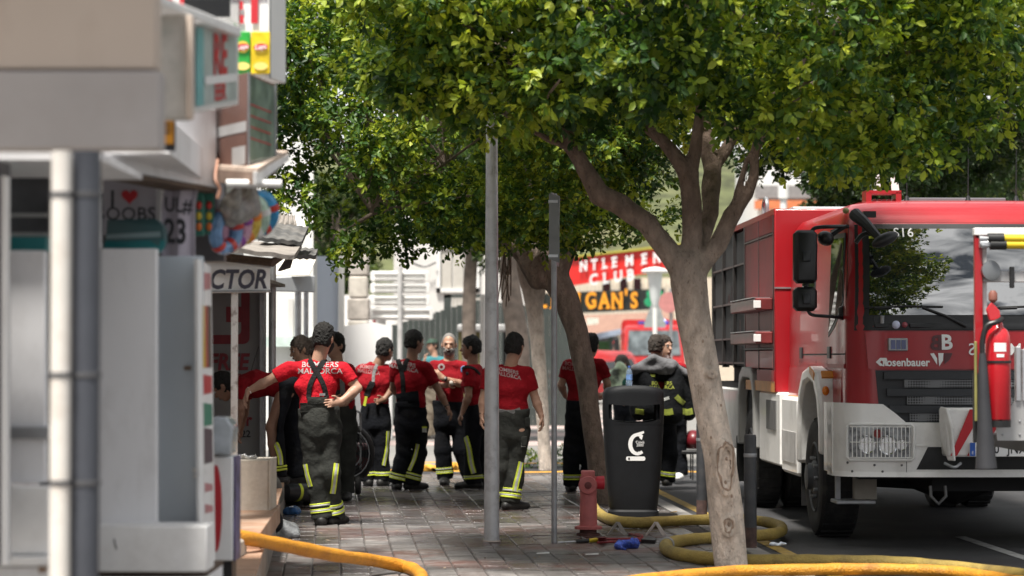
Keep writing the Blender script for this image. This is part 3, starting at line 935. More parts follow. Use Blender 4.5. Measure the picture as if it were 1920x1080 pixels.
ban(878,892,-0.1,0.5,m_white_clean,'clip')
t = thing('ice_cream_freezer','white freezer with curved glass lid and a big red round logo','freezer',P(420,1050,12))
a,c = P(398,1052,12),P(441,856,12)
b = MB(); b.box(a.x,12,a.z,c.x-.01,12.25,c.z); b.build('cabinet',m_white,t,bevel=0.01)
b = MB(); b.box(c.x-.009,12.01,a.z,c.x,12.25,c.z); b.build('side_panel',M('coloured_side_print',(0.12,0.10,0.22),0.4,var=0.7,scale=14),t)
prof = [P(398,853,11.96),P(432,853,11.96),P(437,800,11.96),P(425,783,11.96),P(398,781,11.96)]
b = MB(); b.prism(prof,(0,0.25,0)); b.build('glass_lid',M('freezer_glass',(0.42,0.46,0.50),0.1,var=0.25,scale=8,ior=1.6),t,bevel=0.012)
b = MB(); ring = [P(405+11*math.cos(w),953+82*math.sin(w),11.99) for w in np.linspace(0,2*math.pi,25)[:-1]]
b.add([P(405,953,11.99)]+ring,[(0,1+k,1+(k+1)%24) for k in range(24)]); b.build('logo',m_red_print,t,smooth=False)
b = MB(); b.box(a.x,12.05,0.3,c.x-.02,12.24,a.z-.002); b.build('foot',m_black,t)
# ------------------------------------------------------------------ second stall: DOCTOR sign, corrugated awnings, posts
t = thing('doctor_sign','white sign with slanted dark capitals under the corrugated awning','sign',P(448,548,15.2))
q = [(330,548,15.4),(507,546,15.9),(507,501,15.9),(330,471,15.4)]
b = MB(); pquad(b,q,(-0.02,0.06,0)); b.build('board',m_white_clean,t,bevel=0.004)
A,B_ = P(330,548,15.4),P(507,546,15.9)
ux = (B_-A).normalized()
for (p0,p1) in (((330,548,15.39),(507,546,15.89)),((330,471,15.39),(507,501,15.89))):
 MB().cyl(P(*p0),P(*p1),0.008,n=8).build('rim',m_grey_metal,t)
lettering('DOCTOR',0.172,P(499,525,15.80),ux,(0,0,1),M('navy_print',(0.025,0.022,0.04),0.5),t,align='RIGHT',bold=0.03,shear=0.2,wx=0.97)
def sheet(name,label,pts,mat,thick=(0,0,0.03),corr=0.0,group='corrugated sheets of the stall roofs',nu=16):
 """one corrugated sheet between four corner points (near left, near right, far right, far left)"""
 a,b_,c,d = [P(*p) for p in pts]
 mb = MB()
 mb.grid(lambda u,v:(a*(1-u)+b_*u)*(1-v)+(d*(1-u)+c*u)*v+Vector((0,0,corr*math.sin(u*nu*1.6))),[k/(nu*2) for k in range(nu*2+1)],[0,.5,1],thick)
 return tag(mb.build(name,mat,None),label,'roof sheet',group)
m_etern = M('weathered_fibre_cement',(0.30,0.27,0.245),0.9,var=0.15,scale=10,bump=0.3,dirt=(0.09,0.085,0.08),dscale=4,damt=0.7)
m_etern_d = M('blackened_fibre_cement',(0.10,0.10,0.10),0.9,var=0.3,scale=8,bump=0.3,dirt=(0.24,0.22,0.2),dscale=4,damt=0.6)
sheet('roof_sheet','long pale grey corrugated sheet right above the doctor sign',[(330,462,15.0),(552,487,15.8),(566,465,17.0),(380,458,16.4)],m_etern,corr=0.004)
sheet('roof_sheet','dark sooty corrugated sheet tilted over the pale one',[(484,452,16.3),(566,461,16.7),(578,433,17.8),(502,424,17.4)],m_etern_d,corr=0.004)
sheet('roof_sheet','short broken corrugated scrap poking out beyond the doctor sign',[(540,486,17.0),(592,486,17.4),(596,474,18.2),(545,470,18.0)],m_etern_d,corr=0.004)
t = thing('timber_awning','dark timber frame carrying the corrugated sheets over the doctor sign','awning frame',P(450,500,15.4))
MB().obox(P(420,482,16.1),(.62,0.06,0.05),Matrix.Rotation(.1,3,'Y')).build('beam',m_brown,t)
pquad(MB(),[(330,481,15.2),(508,499,15.85),(512,487,15.9),(330,462,15.2)],(0,0.05,0)).build('fascia',m_brown,t)
pquad(MB(),[(508,500,15.9),(527,486,16.5),(541,470,17.0),(508,484,15.9)],(0.01,0.05,0)).build('bracket',m_brown,t)
pquad(MB(),[(520,508,17.2),(540,502,17.3),(545,484,17.4),(536,484,17.3)],(0.01,0.1,0)).build('bracket',M('dark_bracket',(0.09,0.07,0.065),0.8),t)
for i_,(x,y,Yq) in enumerate(((530,418,19.5),(547,424,19.8))):
 sheet('roof_sheet',('grey ridge sheet stacked behind the sooty sheet','small white framed roof light behind the sooty sheet')[i_],[(x-14,y+8,Yq),(x+26,y+8,Yq),(x+22,y-8,Yq+.4),(x-6,y-10,Yq+.4)],(m_etern,m_white)[i_],corr=0.01)
t = thing('porch_roof','white ribbed porch roof with a grey gutter beyond the doctor sign','porch roof',P(560,545,30))
mb = MB(); mb.grid(lambda u,v:P(500+80*u+12*v,517-28*v,29.4+1.5*v)+Vector((0,0,0.02*(v*14%2>1))),[0,.5,1],[k/28 for k in range(29)],(0,0,0.015)); mb.build('roofing',M('white_roofing',(0.68,0.65,0.58),0.6,var=0.06,dirt=(0.35,0.28,0.2),dscale=4,damt=0.6),t,smooth=False)
b = MB(); pquad(b,[(516,546,29.2),(590,548,29.7),(590,517,29.7),(516,520,29.2)],(0,0.12,0)); b.build('gutter_box',M('grey_gutter',(0.48,0.50,0.52),0.45,var=0.04),t,bevel=0.01)
def post(name,label,px,r,y0,zb,Y,mat,**kw):
 a = P(px,y0,Y)
 mb = MB(); mb.cyl((a.x,Y,zb),(a.x,Y,a.z),r,n=16)
 return solo(mb,name,mat,label,'post',**kw)
a = P(440,548,15.75)
solo(MB().box(a.x-.021,15.73,0.78,a.x+.021,15.77,a.z),'square_post',m_rust,'thin white square post with rust flecks standing on the stone pedestal','post',bevel=0.003)
post('awning_post','grey round post at the end of the doctor sign',511,0.037,490,0.3,24.2,m_post)
post('awning_post','grey round post under the gutter, nearer to the doctor sign',559,0.040,545,0.3,30.0,m_post)
post('awning_post','slimmer grey round post under the gutter, nearer to the street',574,0.031,545,0.3,30.2,m_post)
t = thing('poster_panel','shaded white poster panel with a dark red square emblem and red words','poster',P(440,940,24.0))
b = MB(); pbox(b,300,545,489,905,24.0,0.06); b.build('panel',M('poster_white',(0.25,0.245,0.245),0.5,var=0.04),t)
b = MB(); pbox(b,487,545,496,905,23.9,0.1); b.build('frame',m_grey_metal,t)
def pr(px0,py0,px1,py1,mat,name='emblem',Y=23.985):
 b = MB(); pbox(b,px0,py0,px1,py1,Y,0.004); b.build(name,mat,t,bevel=0)
m_dred = M('dark_red_print',(0.22,0.02,0.03),0.5)
rr_ = 12
def rrect(x0,y0,x1,y1,r):
 out = []
 for cx,cy,a0 in ((x1-r,y0+r,-90),(x1-r,y1-r,0),(x0+r,y1-r,90),(x0+r,y0+r,180)):
  for k in range(5):
   w = R(a0+22.5*k); out.append((cx+r*math.cos(w),cy+r*math.sin(w)))
 return out
b = MB(); pp_ = rrect(360,520,468,645,12); b.prism([P(x,y,23.99) for x,y in pp_],(0,0.004,0)); b.build('emblem',m_dred,t)
b = MB(); pp_ = rrect(372,530,452,628,8); b.prism([P(x,y,23.984) for x,y in pp_],(0,0.004,0)); b.build('emblem_field',M('poster_white',(0,0,0)),t)
pr(424,575,456,604,m_dred,Y=23.978)
lettering('FREE',0.225,P(465,680,23.98),(1,0,0),(0,0,1),m_dred,t,align='RIGHT',bold=0.03,shear=0.15,wx=.85)
lettering('VISIT',0.095,P(452,708,23.98),(1,0,0),(0,0,1),m_dred,t,align='RIGHT',bold=0.03)
lettering('your',0.175,P(472,788,23.98),(1,0,0),(0,0,1),m_dred,t,align='RIGHT',bold=0.03,wx=.85)
lettering('7 22',0.095,P(470,814,23.98),(1,0,0),(0,0,1),m_black_print,t,align='RIGHT',bold=0.02)
MB().tube(catmull([P(485,650,23.7),P(470,700,23.6),P(466,740,23.6)],5),0.004,n=6).build('cable',m_black,t)
t = thing('stall','dark open market stall behind the poster panel','stall',(-3.2,20,0.3))
MB().box(-5.2,24.1,0.3,-2.46,24.2,2.2).build('back_wall',M('stall_grey',(0.16,0.16,0.17),0.8),t)
MB().box(-4.6,16.2,2.19,-2.28,24.3,2.22).build('roof',m_etern,t)
t = thing('stone_pedestal','cream stone pedestal block on the tiled steps','pedestal',(-1.83,17.0,0.42))
a,c = P(438,960,16.8),P(507,862,16.8)
MB().cbox(a.x-.35,16.8,a.z,c.x-.012,17.25,c.z,0.006).build('block',m_terrazzo,t)
MB().cbox(c.x-.0115,16.79,a.z,c.x,17.25,c.z+.002,0.003).build('edge_slab',m_terrazzo,t)
stp = MB(); stp.prism([(-2.4,14.62,0.424),(-1.52,14.62,0.424),(-1.665,17.4,0.424),(-2.4,17.4,0.424)],(0,0,-0.13))
stpo = solo(stp,'tiled_step',m_terracotta,'terracotta tiled step under the cream stone pedestal','step',bevel=0.006)
blk = MB().cbox(-2.2,12.9,0.02,-1.575,14.4,0.418,0.012)
solo(blk,'step_block',m_terrazzo,'worn beige step block under the orange hose at the kerbside corner','step')
f_ = Field(); a = P(458,860,16.9)
f_.ell(a+Vector((-.02,0,.012)),(0.035,0.03,0.018)).ell(a+Vector((.03,0,.008)),(0.04,0.025,0.012))
V,Q = f_.mesh(0.006,waves(0.006,110,8))
tag(fast_mesh('crumpled_packet',V,Q,M('silver_foil',(0.55,0.55,0.55),0.3,0.5,var=0.3,scale=30)),'crumpled silver packet lying on the stone pedestal','packet')
# ------------------------------------------------------------------ the street behind
m_bwhite = M('sunlit_white_render',(0.68,0.68,0.665),0.8,var=0.03,scale=0.8)
m_bpale = M('pale_grey_render',(0.60,0.59,0.57),0.85,var=0.05,scale=0.6,dirt=(0.38,0.36,0.34),dscale=0.5,damt=0.5)
m_bluewhite = M('bluish_white_panel',(0.50,0.56,0.66),0.6,var=0.04,scale=1)
m_darkfence = M('dark_green_slat',(0.035,0.045,0.042),0.7,var=0.15,scale=2)
m_shutter = M('cream_shutter',(0.46,0.44,0.40),0.6,var=0.05)
m_bark_far = M('far_bark',(0.20,0.165,0.14),0.9,var=0.25,scale=6,bump=0.3)
def bbox_from(px0,py0,px1,py1,Y,depth,z0=-0.05):
 a,c = P(px0,py1,Y),P(px1,py0,Y)
 return MB().box(a.x,Y,z0 if py1 is None else a.z,c.x,Y+depth,c.z)
t = thing('white_building','bright white plain building beyond the stalls at the far end of the terrace','building',(-4.2,40,0))
a,c = P(300,640,40),P(588,250,40)
MB().prism([(-9.5,40,-.05),(c.x,40,-.05),(c.x-.8,48,-.05),(-9.5,48,-.05)],(0,0,5.65)).build('wall',m_bwhite,t)
MB().prism([(-9.6,39.9,5.605),(c.x+.1,39.9,5.605),(c.x-.7,48.1,5.605),(-9.6,48.1,5.605)],(0,0,.2)).build('parapet',m_bwhite,t)
for x in (545,566):
 q0,q1 = P(x-5,690,39.97),P(x+5,560,39.97)
 MB().box(q0.x,39.96,q0.z,q1.x,39.998,q1.z).build('door_frame',m_bpale,t)
q0,q1 = P(500,632,39.9),P(600,650,39.9)
MB().box(q0.x,39.8,q1.z,q1.x,39.95,q0.z).build('rail',M('pale_green_rail',(0.55,0.66,0.62),0.5),t)
t = thing('boundary_wall','long white rendered boundary wall behind the firefighters','wall',(-3.4,46,0))
q = [P(585,690,46),P(735,690,46),P(735,612,46),P(700,604,46),P(640,612,46),P(585,640,46)]
q[0].z = q[1].z = -0.05
MB().prism(q,(0,0.25,0)).build('wall',M('wall_render',(0.78,0.78,0.78),0.8,var=0.05,scale=1.2),t)
q0 = P(640,690,45.9)
t = thing('blue_panel','pale bluish hoarding panel in a white frame beside the white building','hoarding',(-3.7,43.5,0))
q0,q1 = P(592,622,43.5),P(634,480,43.5)
MB().box(q0.x,43.5,q0.z,q1.x,43.6,q1.z).build('panel',m_bluewhite,t)
for x in (589,640):
 a = P(x,480,43.4); MB().box(a.x-.05,43.4,-0.05,a.x+.05,43.5,a.z).build('post',m_bwhite,t)
t = thing('stone_pillar','rough pale stone gate pillar behind the white boundary wall','pillar',(-3.1,49,0))
for k in range(8):
 za,zb = 0.0+k*0.45,0.45+k*0.45
 w = 0.19+0.015*((k*7)%3)
 MB().cbox(-3.12-w,49,za,-3.12+w,49.45,zb-.012,0.03).build('stone',M('pale_stone_%d'%(k%2),(0.62-.12*(k%2),0.58-.12*(k%2),0.52-.1*(k%2)),0.9,var=0.15,scale=5,bump=.4),t)
t = thing('direction_sign','stack of four blank white direction sign backs on a post','road sign',(P(750,671,50).x,50,0))
for (x0,x1,y0,y1) in ((694,804,508,528),(694,806,530,550),(694,806,553,573),(690,812,576,600)):
 a,c = P(x0,y1,49.9),P(x1,y0,49.9)
 pl = rrect(x0,y0,x1,y1,5)
 MB().prism([P(x,y,49.9) for x,y in pl],(0,0.05,0)).build('sign_board',M('sign_back',(0.80,0.80,0.79),0.45,var=0.03),t,bevel=0.008)
 for yy in (y0+5,y1-5):
  b = MB(); q0,q1 = P(x0+8,yy+1,49.87),P(x1-8,yy-1,49.87); b.box(q0.x,49.86,q0.z,q1.x,49.9,q1.z); b.build('rail',M('sign_back',(0,0,0)),t)
a = P(750,500,49.8)
MB().cyl((a.x,49.8,-.05),(a.x,49.8,a.z),0.05).build('post',M('pale_post',(0.55,0.55,0.55),.5),t)
a = P(714,600,50.2)
MB().box(a.x-.1,50.2,-.05,a.x+.1,50.35,a.z).build('side_post',m_bwhite,t)
post('red_post','thin dark red post behind the direction sign',702,0.04,600,-0.05,52,M('dark_red_paint',(0.25,0.02,0.03),0.5))
t = thing('pale_house','pale grey house with a shuttered window and dark balcony rail behind the signs','house',(P(840,671,62).x,62,0))
a,c = P(640,690,62),P(1010,380,62)
MB().box(P(738,671,62).x,62,-.05,c.x,72,c.z+1.5).build('wall',m_bpale,t)
MB().box(P(560,671,66).x,66,-.05,P(738,671,62).x,72,3.2).build('side_wing',m_bwhite,t)
for x in (828,850,872):
 q0,q1 = P(x,540,61.96),P(x+19,468,61.96); MB().box(q0.x,61.95,q0.z,q1.x,61.995,q1.z).build('shutter',m_shutter,t,bevel=0.01)
for (x0,y0,x1,y1) in ((818,462,826,548),(892,462,899,548),(818,540,899,548),(818,460,899,467)):
 q0,q1 = P(x0,y1,61.93),P(x1,y0,61.93); MB().box(q0.x,61.9,q0.z,q1.x,61.99,q1.z).build('window_frame',m_bwhite,t)
MB().tube(catmull([P(770,492,61.8),P(795,500,61.8),P(818,492,61.8)],6),0.025,n=6).build('cable',m_black,t)
for (x0,y0,x1,y1) in ((832,552,915,558),(832,552,846,598)):
 q0,q1 = P(x0,y1,60.5),P(x1,y0,60.5); MB().box(q0.x,60.5,q0.z,q1.x,60.6,q1.z).build('balcony_rail',m_darkfence,t)
for k in range(10):
 q0,q1 = P(848+7*k,592,60.8),P(853+7*k,558,60.8); MB().box(q0.x,60.8,q0.z,q1.x,60.86,q1.z).build('baluster',m_shutter,t)
t = thing('slat_fence','dark green slatted fence with a raking top behind the laughing man','fence',(P(820,671,54).x,54,0))
n_ = 34
for k in range(n_):
 x0 = 724+10.2*k
 top = 612-(x0-724)*0.30 if x0<890 else 562+(x0-890)*0.12
 q0,q1 = P(x0,700,54),P(x0+9.95,top,54)
 MB().box(q0.x,54,-.05,q1.x,54.05,q1.z).build('slat',m_darkfence,t,smooth=False)
MB().box(P(724,0,54.1).x,54.1,.2,P(1070,0,54.1).x,54.16,0.35).build('rail',m_darkfence,t)
t = thing('bus_shelter','low shelter with a pale curved edge and olive panel behind the fence','shelter',(P(900,671,52).x,52,0))
q0,q1 = P(860,690,52),P(900,622,52); MB().box(q0.x,52,0.0,q1.x,52.06,q1.z).build('panel',M('olive_panel',(0.16,0.14,0.05),0.6,var=.2),t)
q0,q1 = P(858,622,51.9),P(950,608,51.9); MB().box(q0.x,51.7,q0.z,q1.x,52.6,q1.z).build('roof',M('shelter_roof',(.36,.36,.36),.6),t,bevel=0.04)
for x in (862,946):
 a = P(x,612,52.2); MB().box(a.x-.03,52.2,-.05,a.x+.03,52.26,a.z).build('post',m_black,t)
post('lamp_column','white slender lamp column beside the grey foreground lamp post',906,0.06,552,-.05,48,m_bwhite)
a = P(906,552,48)
def disc_lamp(px,ytop,Y,label):
 a = P(px,ytop,Y)
 t = thing('street_lamp',label,'street lamp',(a.x,Y,-.05))
 MB().cyl((a.x,Y,-.05),(a.x,Y,a.z-0.95),0.06).build('post',m_bwhite,t)
 MB().lathe([(0.06,-1.0),(0.13,-0.75),(0.20,-0.12),(0.2,-.1)],a,n=20).build('lantern',M('lamp_glass',(0.62,0.66,0.66),0.25,var=.05),t)
 MB().lathe([(0.02,-0.115),(0.34,-0.10),(0.36,-0.06),(0.30,-.01),(0.1,0.04),(0.02,.05)],a,n=24).build('hat',m_bwhite,t)
disc_lamp(1228,504,62,'white street lamp with a flat disc hat in front of the shamrock')
# ---- right-hand bars
t = thing('club_building','cream ribbed bar building carrying a big red club sign above a black sign','bar',(3,108,0))
MB().box(P(980,0,112).x,112,-.05,P(1420,0,112).x,124,5.2).build('wall',M('cream_cladding',(0.58,0.50,0.40),0.8,var=0.06),t)
for k in range(30):
 x = P(1075+7*k,0,111.9).x
 MB().box(x,111.9,2.6,x+0.09,111.995,5.0).build('batten',M('cream_batten',(0.66,0.60,0.50),0.8),t,smooth=False)
for x in (1162,1188,1130):
 q0,q1 = P(x,548,111.8),P(x+14,522,111.8); MB().box(q0.x,111.8,q0.z,q1.x,111.88,q1.z).build('window',m_glass_dark,t)
MB().prism([P(1085,598,109),P(1262,590,106),P(1262,612,101),P(1085,640,101)],(0,0,0.15)).build('awning',M('brown_awning',(0.26,0.15,0.11),0.8,var=.2),t)
q0,q1 = P(990,690,111.5),P(1160,630,111.5); MB().box(q0.x,111.5,-.05,q1.x,111.9,q1.z).build('dark_front',m_dark,t)
MB().prism([P(1105,640,100.8),P(1186,622,100.8),P(1186,612,100.8),P(1105,628,100.8)],(0,.3,0)).build('blue_fascia',M('blue_grey_fascia',(0.30,0.36,0.46),0.5),t)
q0,q1 = P(1100,622,105),P(1122,596,105); MB().box(q0.x,105,q0.z,q1.x,105.1,q1.z).build('menu_board',M('pale_menu',(0.55,0.62,0.55),.6),t)
for x in (1112,1142,1172):
 q0,q1 = P(x,700,101),P(x+4,628,101); MB().box(q0.x,101,-.05,q1.x,101.15,q1.z).build('post',M('dark_green_post',(0.03,0.07,0.04),.6),t)
q0,q1 = P(1122,690,104),P(1142,640,104); MB().box(q0.x,104,-.05,q1.x,104.1,q1.z).build('green_panel',M('bar_green',(0.06,0.16,0.06),.6),t)
t = thing('club_sign','long red sign board with white spaced serif capitals above the bar','sign',P(1180,520,95))
q = [(1030,543,101),(1352,489,94),(1352,453,94),(1030,488,101)]
MB().prism([P(*p) for p in q],(0,0.3,0)).build('board',M('bright_red_board',(0.62,0.02,0.015),0.45,var=.04),t)
MB().prism([P(1030,488,100.8),P(1352,453,93.8),P(1352,448,93.8),P(1030,484,100.8)],(0,0.3,0)).build('top_edge',M('olive_edge',(0.35,0.32,0.05),.6),t)
A,B_ = P(1030,543,101),P(1352,489,94)
ux = (B_-A).normalized()
def serif_text(body,h,c,ux,mat,par,gap,w=0.72):
 """slab-serif capitals: each glyph with small bars at the feet and heads of its stems"""
 ux = Vector(ux).normalized(); uz = Vector((0,0,1)); nrm = ux.cross(uz)
 n = len(body)
 for i,ch in enumerate(body):
  x = (i-(n-1)/2)*gap
  lettering(ch,h/0.7,Vector(c)+ux*x,ux,uz,mat,par,bold=0.03,wx=w)
  if ch in 'LEMNTIGAUB':
   mb = MB()
   for sx in ((-.24,.24) if ch in 'MNAU' else (-.2,) if ch in 'LEB' else (0,)):
    for sz in ((-0.5,) if ch in 'A' else (.5,) if ch =='U' else (-.5,.5)):
     p = Vector(c)+ux*(x+sx*h*w*1.35)+uz*(sz*h*.92)
     mb.prism([p-ux*h*.17-uz*h*.05,p+ux*h*.17-uz*h*.05,p+ux*h*.17+uz*h*.05,p-ux*h*.17+uz*h*.05],nrm*0.01)
   mb.build('lettering',mat,par,smooth=False)
def on_board(px,py,fr=-0.15):
 n = ux.cross(Vector((0,0,1))).normalized()
 a,b_,c_ = _dir(px,py); d = Vector((a,b_,c_)); o = Vector((0,0,CAMZ))
 tt = (A+n*0.12-o).dot(n)/d.dot(n)
 return o+d*tt
for x,ch in ((1094,'N'),(1114,'T'),(1134,'L'),(1152,'E'),(1180,'M'),(1208,'E'),(1232,'N'),(1246,"'"),(1256,'S')):
 serif_text(ch,0.40,on_board(x,497-(x-1113)*0.115),ux,m_white_print,t,1,1.05)
for x,ch in ((1113,'C'),(1136,'L'),(1159,'U'),(1182,'B')):
 serif_text(ch,0.43,on_board(x,525-(x-1113)*0.125),ux,m_white_print,t,1,1.15)
t = thing('bar_sign','black bar sign with fat orange letters under the red club sign','sign',P(1160,586,98))
q = [(985,592,100),(1246,579,96),(1246,541,96),(985,551,100)]
MB().prism([P(*p) for p in q],(0,0.25,0)).build('board',M('black_green_board',(0.012,0.016,0.014),0.5),t)
A,B_ = P(985,592,100),P(1246,579,96); ux = (B_-A).normalized()
m_orange = M('orange_letter',(0.80,0.32,0.015),0.5,var=0.04)
for x,ch in ((1018,'L'),(1040,'L'),(1085,'I'),(1108,'G'),(1133,'A'),(1157,'N'),(1174,"'"),(1189,'S')):
 serif_text(ch,0.62,on_board(x,564.5 if ch !="'" else 560),ux,m_orange,t,1,0.86)
t = thing('shamrock_sign','green shamrock cut-out at the end of the black bar sign','sign',P(1227,584,94))
mb = MB()
for (x,y,r) in ((1220,551,8),(1235,551,8),(1217,566,9),(1238,566,9),(1228,574,8),(1228,560,8)):
 a = P(x,y,94); rr2 = r/F*94
 mb.lathe([(rr2,-.04),(rr2,.04)],a,(0,1,0),n=16)
mb.build('shamrock',M('shamrock_green',(0.01,0.28,0.12),0.5),t)
a = P(1228,585,94); MB().box(a.x-.1,93.97,a.z-.15,a.x+.1,94.03,a.z+.2).build('stalk',M('shamrock_green',(0,0,0)),t)
t = thing('round_sign','faded pink round traffic sign back near the big trunk','traffic sign',(P(1258,0,70).x,70,-.05))
a = P(1254,567,70); MB().lathe([(.30,-.02),(.30,.02)],a,(0,1,0),n=24).build('disc',M('faded_pink_sign',(0.48,0.20,0.19),.5,var=.1),t)
a = P(1258,560,70.1); MB().cyl((a.x,70.1,-.05),(a.x,70.1,a.z+.3),.045).build('post',m_grey_metal,t)
t = thing('warning_triangle','grey back of a triangular road sign above the fire van','traffic sign',(P(1228,0,66).x,66,-.05))
MB().prism([P(1208,614,66),P(1248,614,66),P(1248,606,66),P(1233,566,66),P(1223,566,66),P(1208,606,66)],(0,.05,0)).build('plate',M('grey_sign_back',(0.27,0.29,0.29),.5),t)
a = P(1228,590,66.1); MB().cyl((a.x,66.1,-.05),(a.x,66.1,a.z),.045).build('post',m_grey_metal,t)
# ---- white building with orange band seen under the crowns on the right
t = thing('apartment_block','white block with an orange band and balcony windows glimpsed between tree crowns','building',(14,120,0))
MB().box(P(1420,0,120).x,120,-.05,P(1640,0,120).x,132,16).build('wall',m_bwhite,t)
q0,q1 = P(1415,392,119.8),P(1640,376,119.8); MB().box(q0.x,119.6,q0.z,q1.x,119.98,q1.z).build('orange_band',M('orange_render',(0.55,0.17,0.07),.8),t)
q0,q1 = P(1415,372,119.8),P(1640,348,119.8); MB().box(q0.x,119.7,q0.z,q1.x,119.98,q1.z).build('grey_band',M('grey_band',(0.22,0.21,0.21),.8),t)
for x in (1500,1530,1575):
 for y in (270,300):
  q0,q1 = P(x,y+18,119.9),P(x+9,y,119.9); MB().box(q0.x,119.8,q0.z,q1.x,119.97,q1.z).build('window',M('turquoise_window',(0.05,0.16,0.18),.1),t)
a = P(1469,395,70)
t = thing('street_lamp','white lamp post top glimpsed behind the roof of the large engine','street lamp',(a.x,70,-.05))
MB().cyl((a.x,70,-.05),(a.x,70,P(1469,350,70).z),.1).build('post',m_bwhite,t)
MB().cyl((a.x,70,P(1469,372,70).z),(a.x,70,P(1469,346,70).z),.16).build('lantern',m_bwhite,t)
# ---- hills closing the view, sky is the world
def hill(name,Y,z0,amp,mat,seed):
 r = np.random.default_rng(seed)
 ph = r.uniform(0,6,6)
 mb = MB()
 def fn(u,v):
  x = -260+520*u
  h = z0+amp*(math.sin(x*.017+ph[0])+.6*math.sin(x*.041+ph[1])+.3*math.sin(x*.11+ph[2]))
  return (x,Y+120*v,-0.1+h*math.sin(v*1.57))
 mb.grid(fn,[k/80 for k in range(81)],[k/12 for k in range(13)])
 return struct(mb,name,mat)
hill('hill',240,34,5,M('scrub_hillside',(0.075,0.085,0.035),1.0,var=0.5,scale=0.35,bump=1.0,bscale=0.6,dirt=(0.17,0.13,0.08),dscale=.06),4)
m_flat = M('flat_orange_hose',(0.60,0.30,0.03),0.65,var=0.1,scale=8)
for k,(yy,x0,x1,lab) in enumerate(((870,770,1075,'upper flat orange hose laid across the street behind the laughing man'),(885,700,1340,'lower flat orange hose laid right across the street behind the group'))):
 a,c = G(x0,yy),G(x1,yy+2)
 pts = catmull([a+(c-a)*s+Vector((0,0.25*math.sin(9*s+k),0)) for s in np.linspace(0,1,9)],6)
 mb = MB()
 mb.grid(lambda u,v:pts[int(round(u))]+Vector((0,(v-.5)*0.10,0.012+.012*math.sin(v*3.14))),list(range(len(pts))),[0,.25,.5,.75,1])
 solo(mb,'flat_hose',m_flat,lab,'fire hose','flat hoses across the far street')
f_ = Field()
c = G(822,884)
for k in range(7):
 f_.ell(c+Vector((random.uniform(-.2,.25),random.uniform(-.3,.3),.03)),(random.uniform(.1,.2),.12,random.uniform(.03,.06)),Matrix.Rotation(random.uniform(-.5,.5),3,'Y'),k=.02)
V,Q = f_.mesh(0.014,waves(.012,30,5)); V[:,2] = np.maximum(V[:,2],0.002)
tag(fast_mesh('folded_hose',V,Q,m_flat),'crumpled heap of flat orange hose lying behind the laughing man','fire hose')
# ------------------------------------------------------------------ trees
def bark_mat(name,col,dirtc,d=0.5):
 m = M(name,col,0.9,var=0.22,scale=16,bump=0.9,bscale=70,dirt=dirtc,dscale=9,damt=d,stretch=(1,1,0.5))
 t = m.node_tree; b = t.nodes['Principled BSDF']
 c = t.nodes.new('ShaderNodeTexCoord')
 for (sc,stx,lo,hi,amt) in ((26,(1.3,1.3,.55),.10,.22,.75),(9,(1.6,1.6,.8),.02,.05,.22)):
  mpn = t.nodes.new('ShaderNodeMapping'); mpn.inputs['Scale'].default_value = stx; t.links.new(c.outputs['Object'],mpn.inputs[0])
  ns = t.nodes.new('ShaderNodeTexNoise'); ns.inputs['Scale'].default_value = 14; t.links.new(mpn.outputs[0],ns.inputs['Vector'])
  mv = t.nodes.new('ShaderNodeMixRGB'); mv.inputs[0].default_value = .12; t.links.new(mpn.outputs[0],mv.inputs[1]); t.links.new(ns.outputs['Color'],mv.inputs[2])
  v = t.nodes.new('ShaderNodeTexVoronoi'); v.inputs['Scale'].default_value = sc
  if sc<20:v.feature = 'DISTANCE_TO_EDGE'
  t.links.new(mv.outputs[0],v.inputs['Vector'])
  r = t.nodes.new('ShaderNodeValToRGB'); r.color_ramp.elements[0].position = lo; r.color_ramp.elements[1].position = hi
  r.color_ramp.elements[0].color = (amt,amt,amt,1); r.color_ramp.elements[1].color = (0,0,0,1)
  t.links.new(v.outputs['Distance'],r.inputs[0])
  src = b.inputs['Base Color'].links[0].from_socket
  mx_ = t.nodes.new('ShaderNodeMixRGB'); mx_.blend_type = 'MULTIPLY'; mx_.inputs[2].default_value = (.42,.36,.32,1)
  t.links.new(r.outputs[0],mx_.inputs[0]); t.links.new(src,mx_.inputs[1]); t.links.new(mx_.outputs[0],b.inputs['Base Color'])
 return m
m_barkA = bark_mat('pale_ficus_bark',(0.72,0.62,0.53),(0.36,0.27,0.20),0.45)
def brown_shaded_limbs(m,low,high,z0,z1):
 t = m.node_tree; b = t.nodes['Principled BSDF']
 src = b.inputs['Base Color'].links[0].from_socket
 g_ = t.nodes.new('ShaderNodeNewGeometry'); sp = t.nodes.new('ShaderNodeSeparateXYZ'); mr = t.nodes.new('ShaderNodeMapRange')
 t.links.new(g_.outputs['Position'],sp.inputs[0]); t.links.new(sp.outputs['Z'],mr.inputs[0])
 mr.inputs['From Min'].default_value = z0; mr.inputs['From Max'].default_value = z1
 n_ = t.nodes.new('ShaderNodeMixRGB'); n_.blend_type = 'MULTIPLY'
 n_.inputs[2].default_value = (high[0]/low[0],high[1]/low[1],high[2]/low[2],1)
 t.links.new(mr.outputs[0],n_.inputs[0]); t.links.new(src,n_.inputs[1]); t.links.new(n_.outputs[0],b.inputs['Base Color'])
m_barkB = bark_mat('brown_ficus_bark',(0.25,0.195,0.16),(0.10,0.075,0.06),0.6)
brown_shaded_limbs(m_barkA,(.72,.62,.53),(.15,.105,.08),1.1,2.5)  # upper limbs browner, with crown shade also put into the bark colour
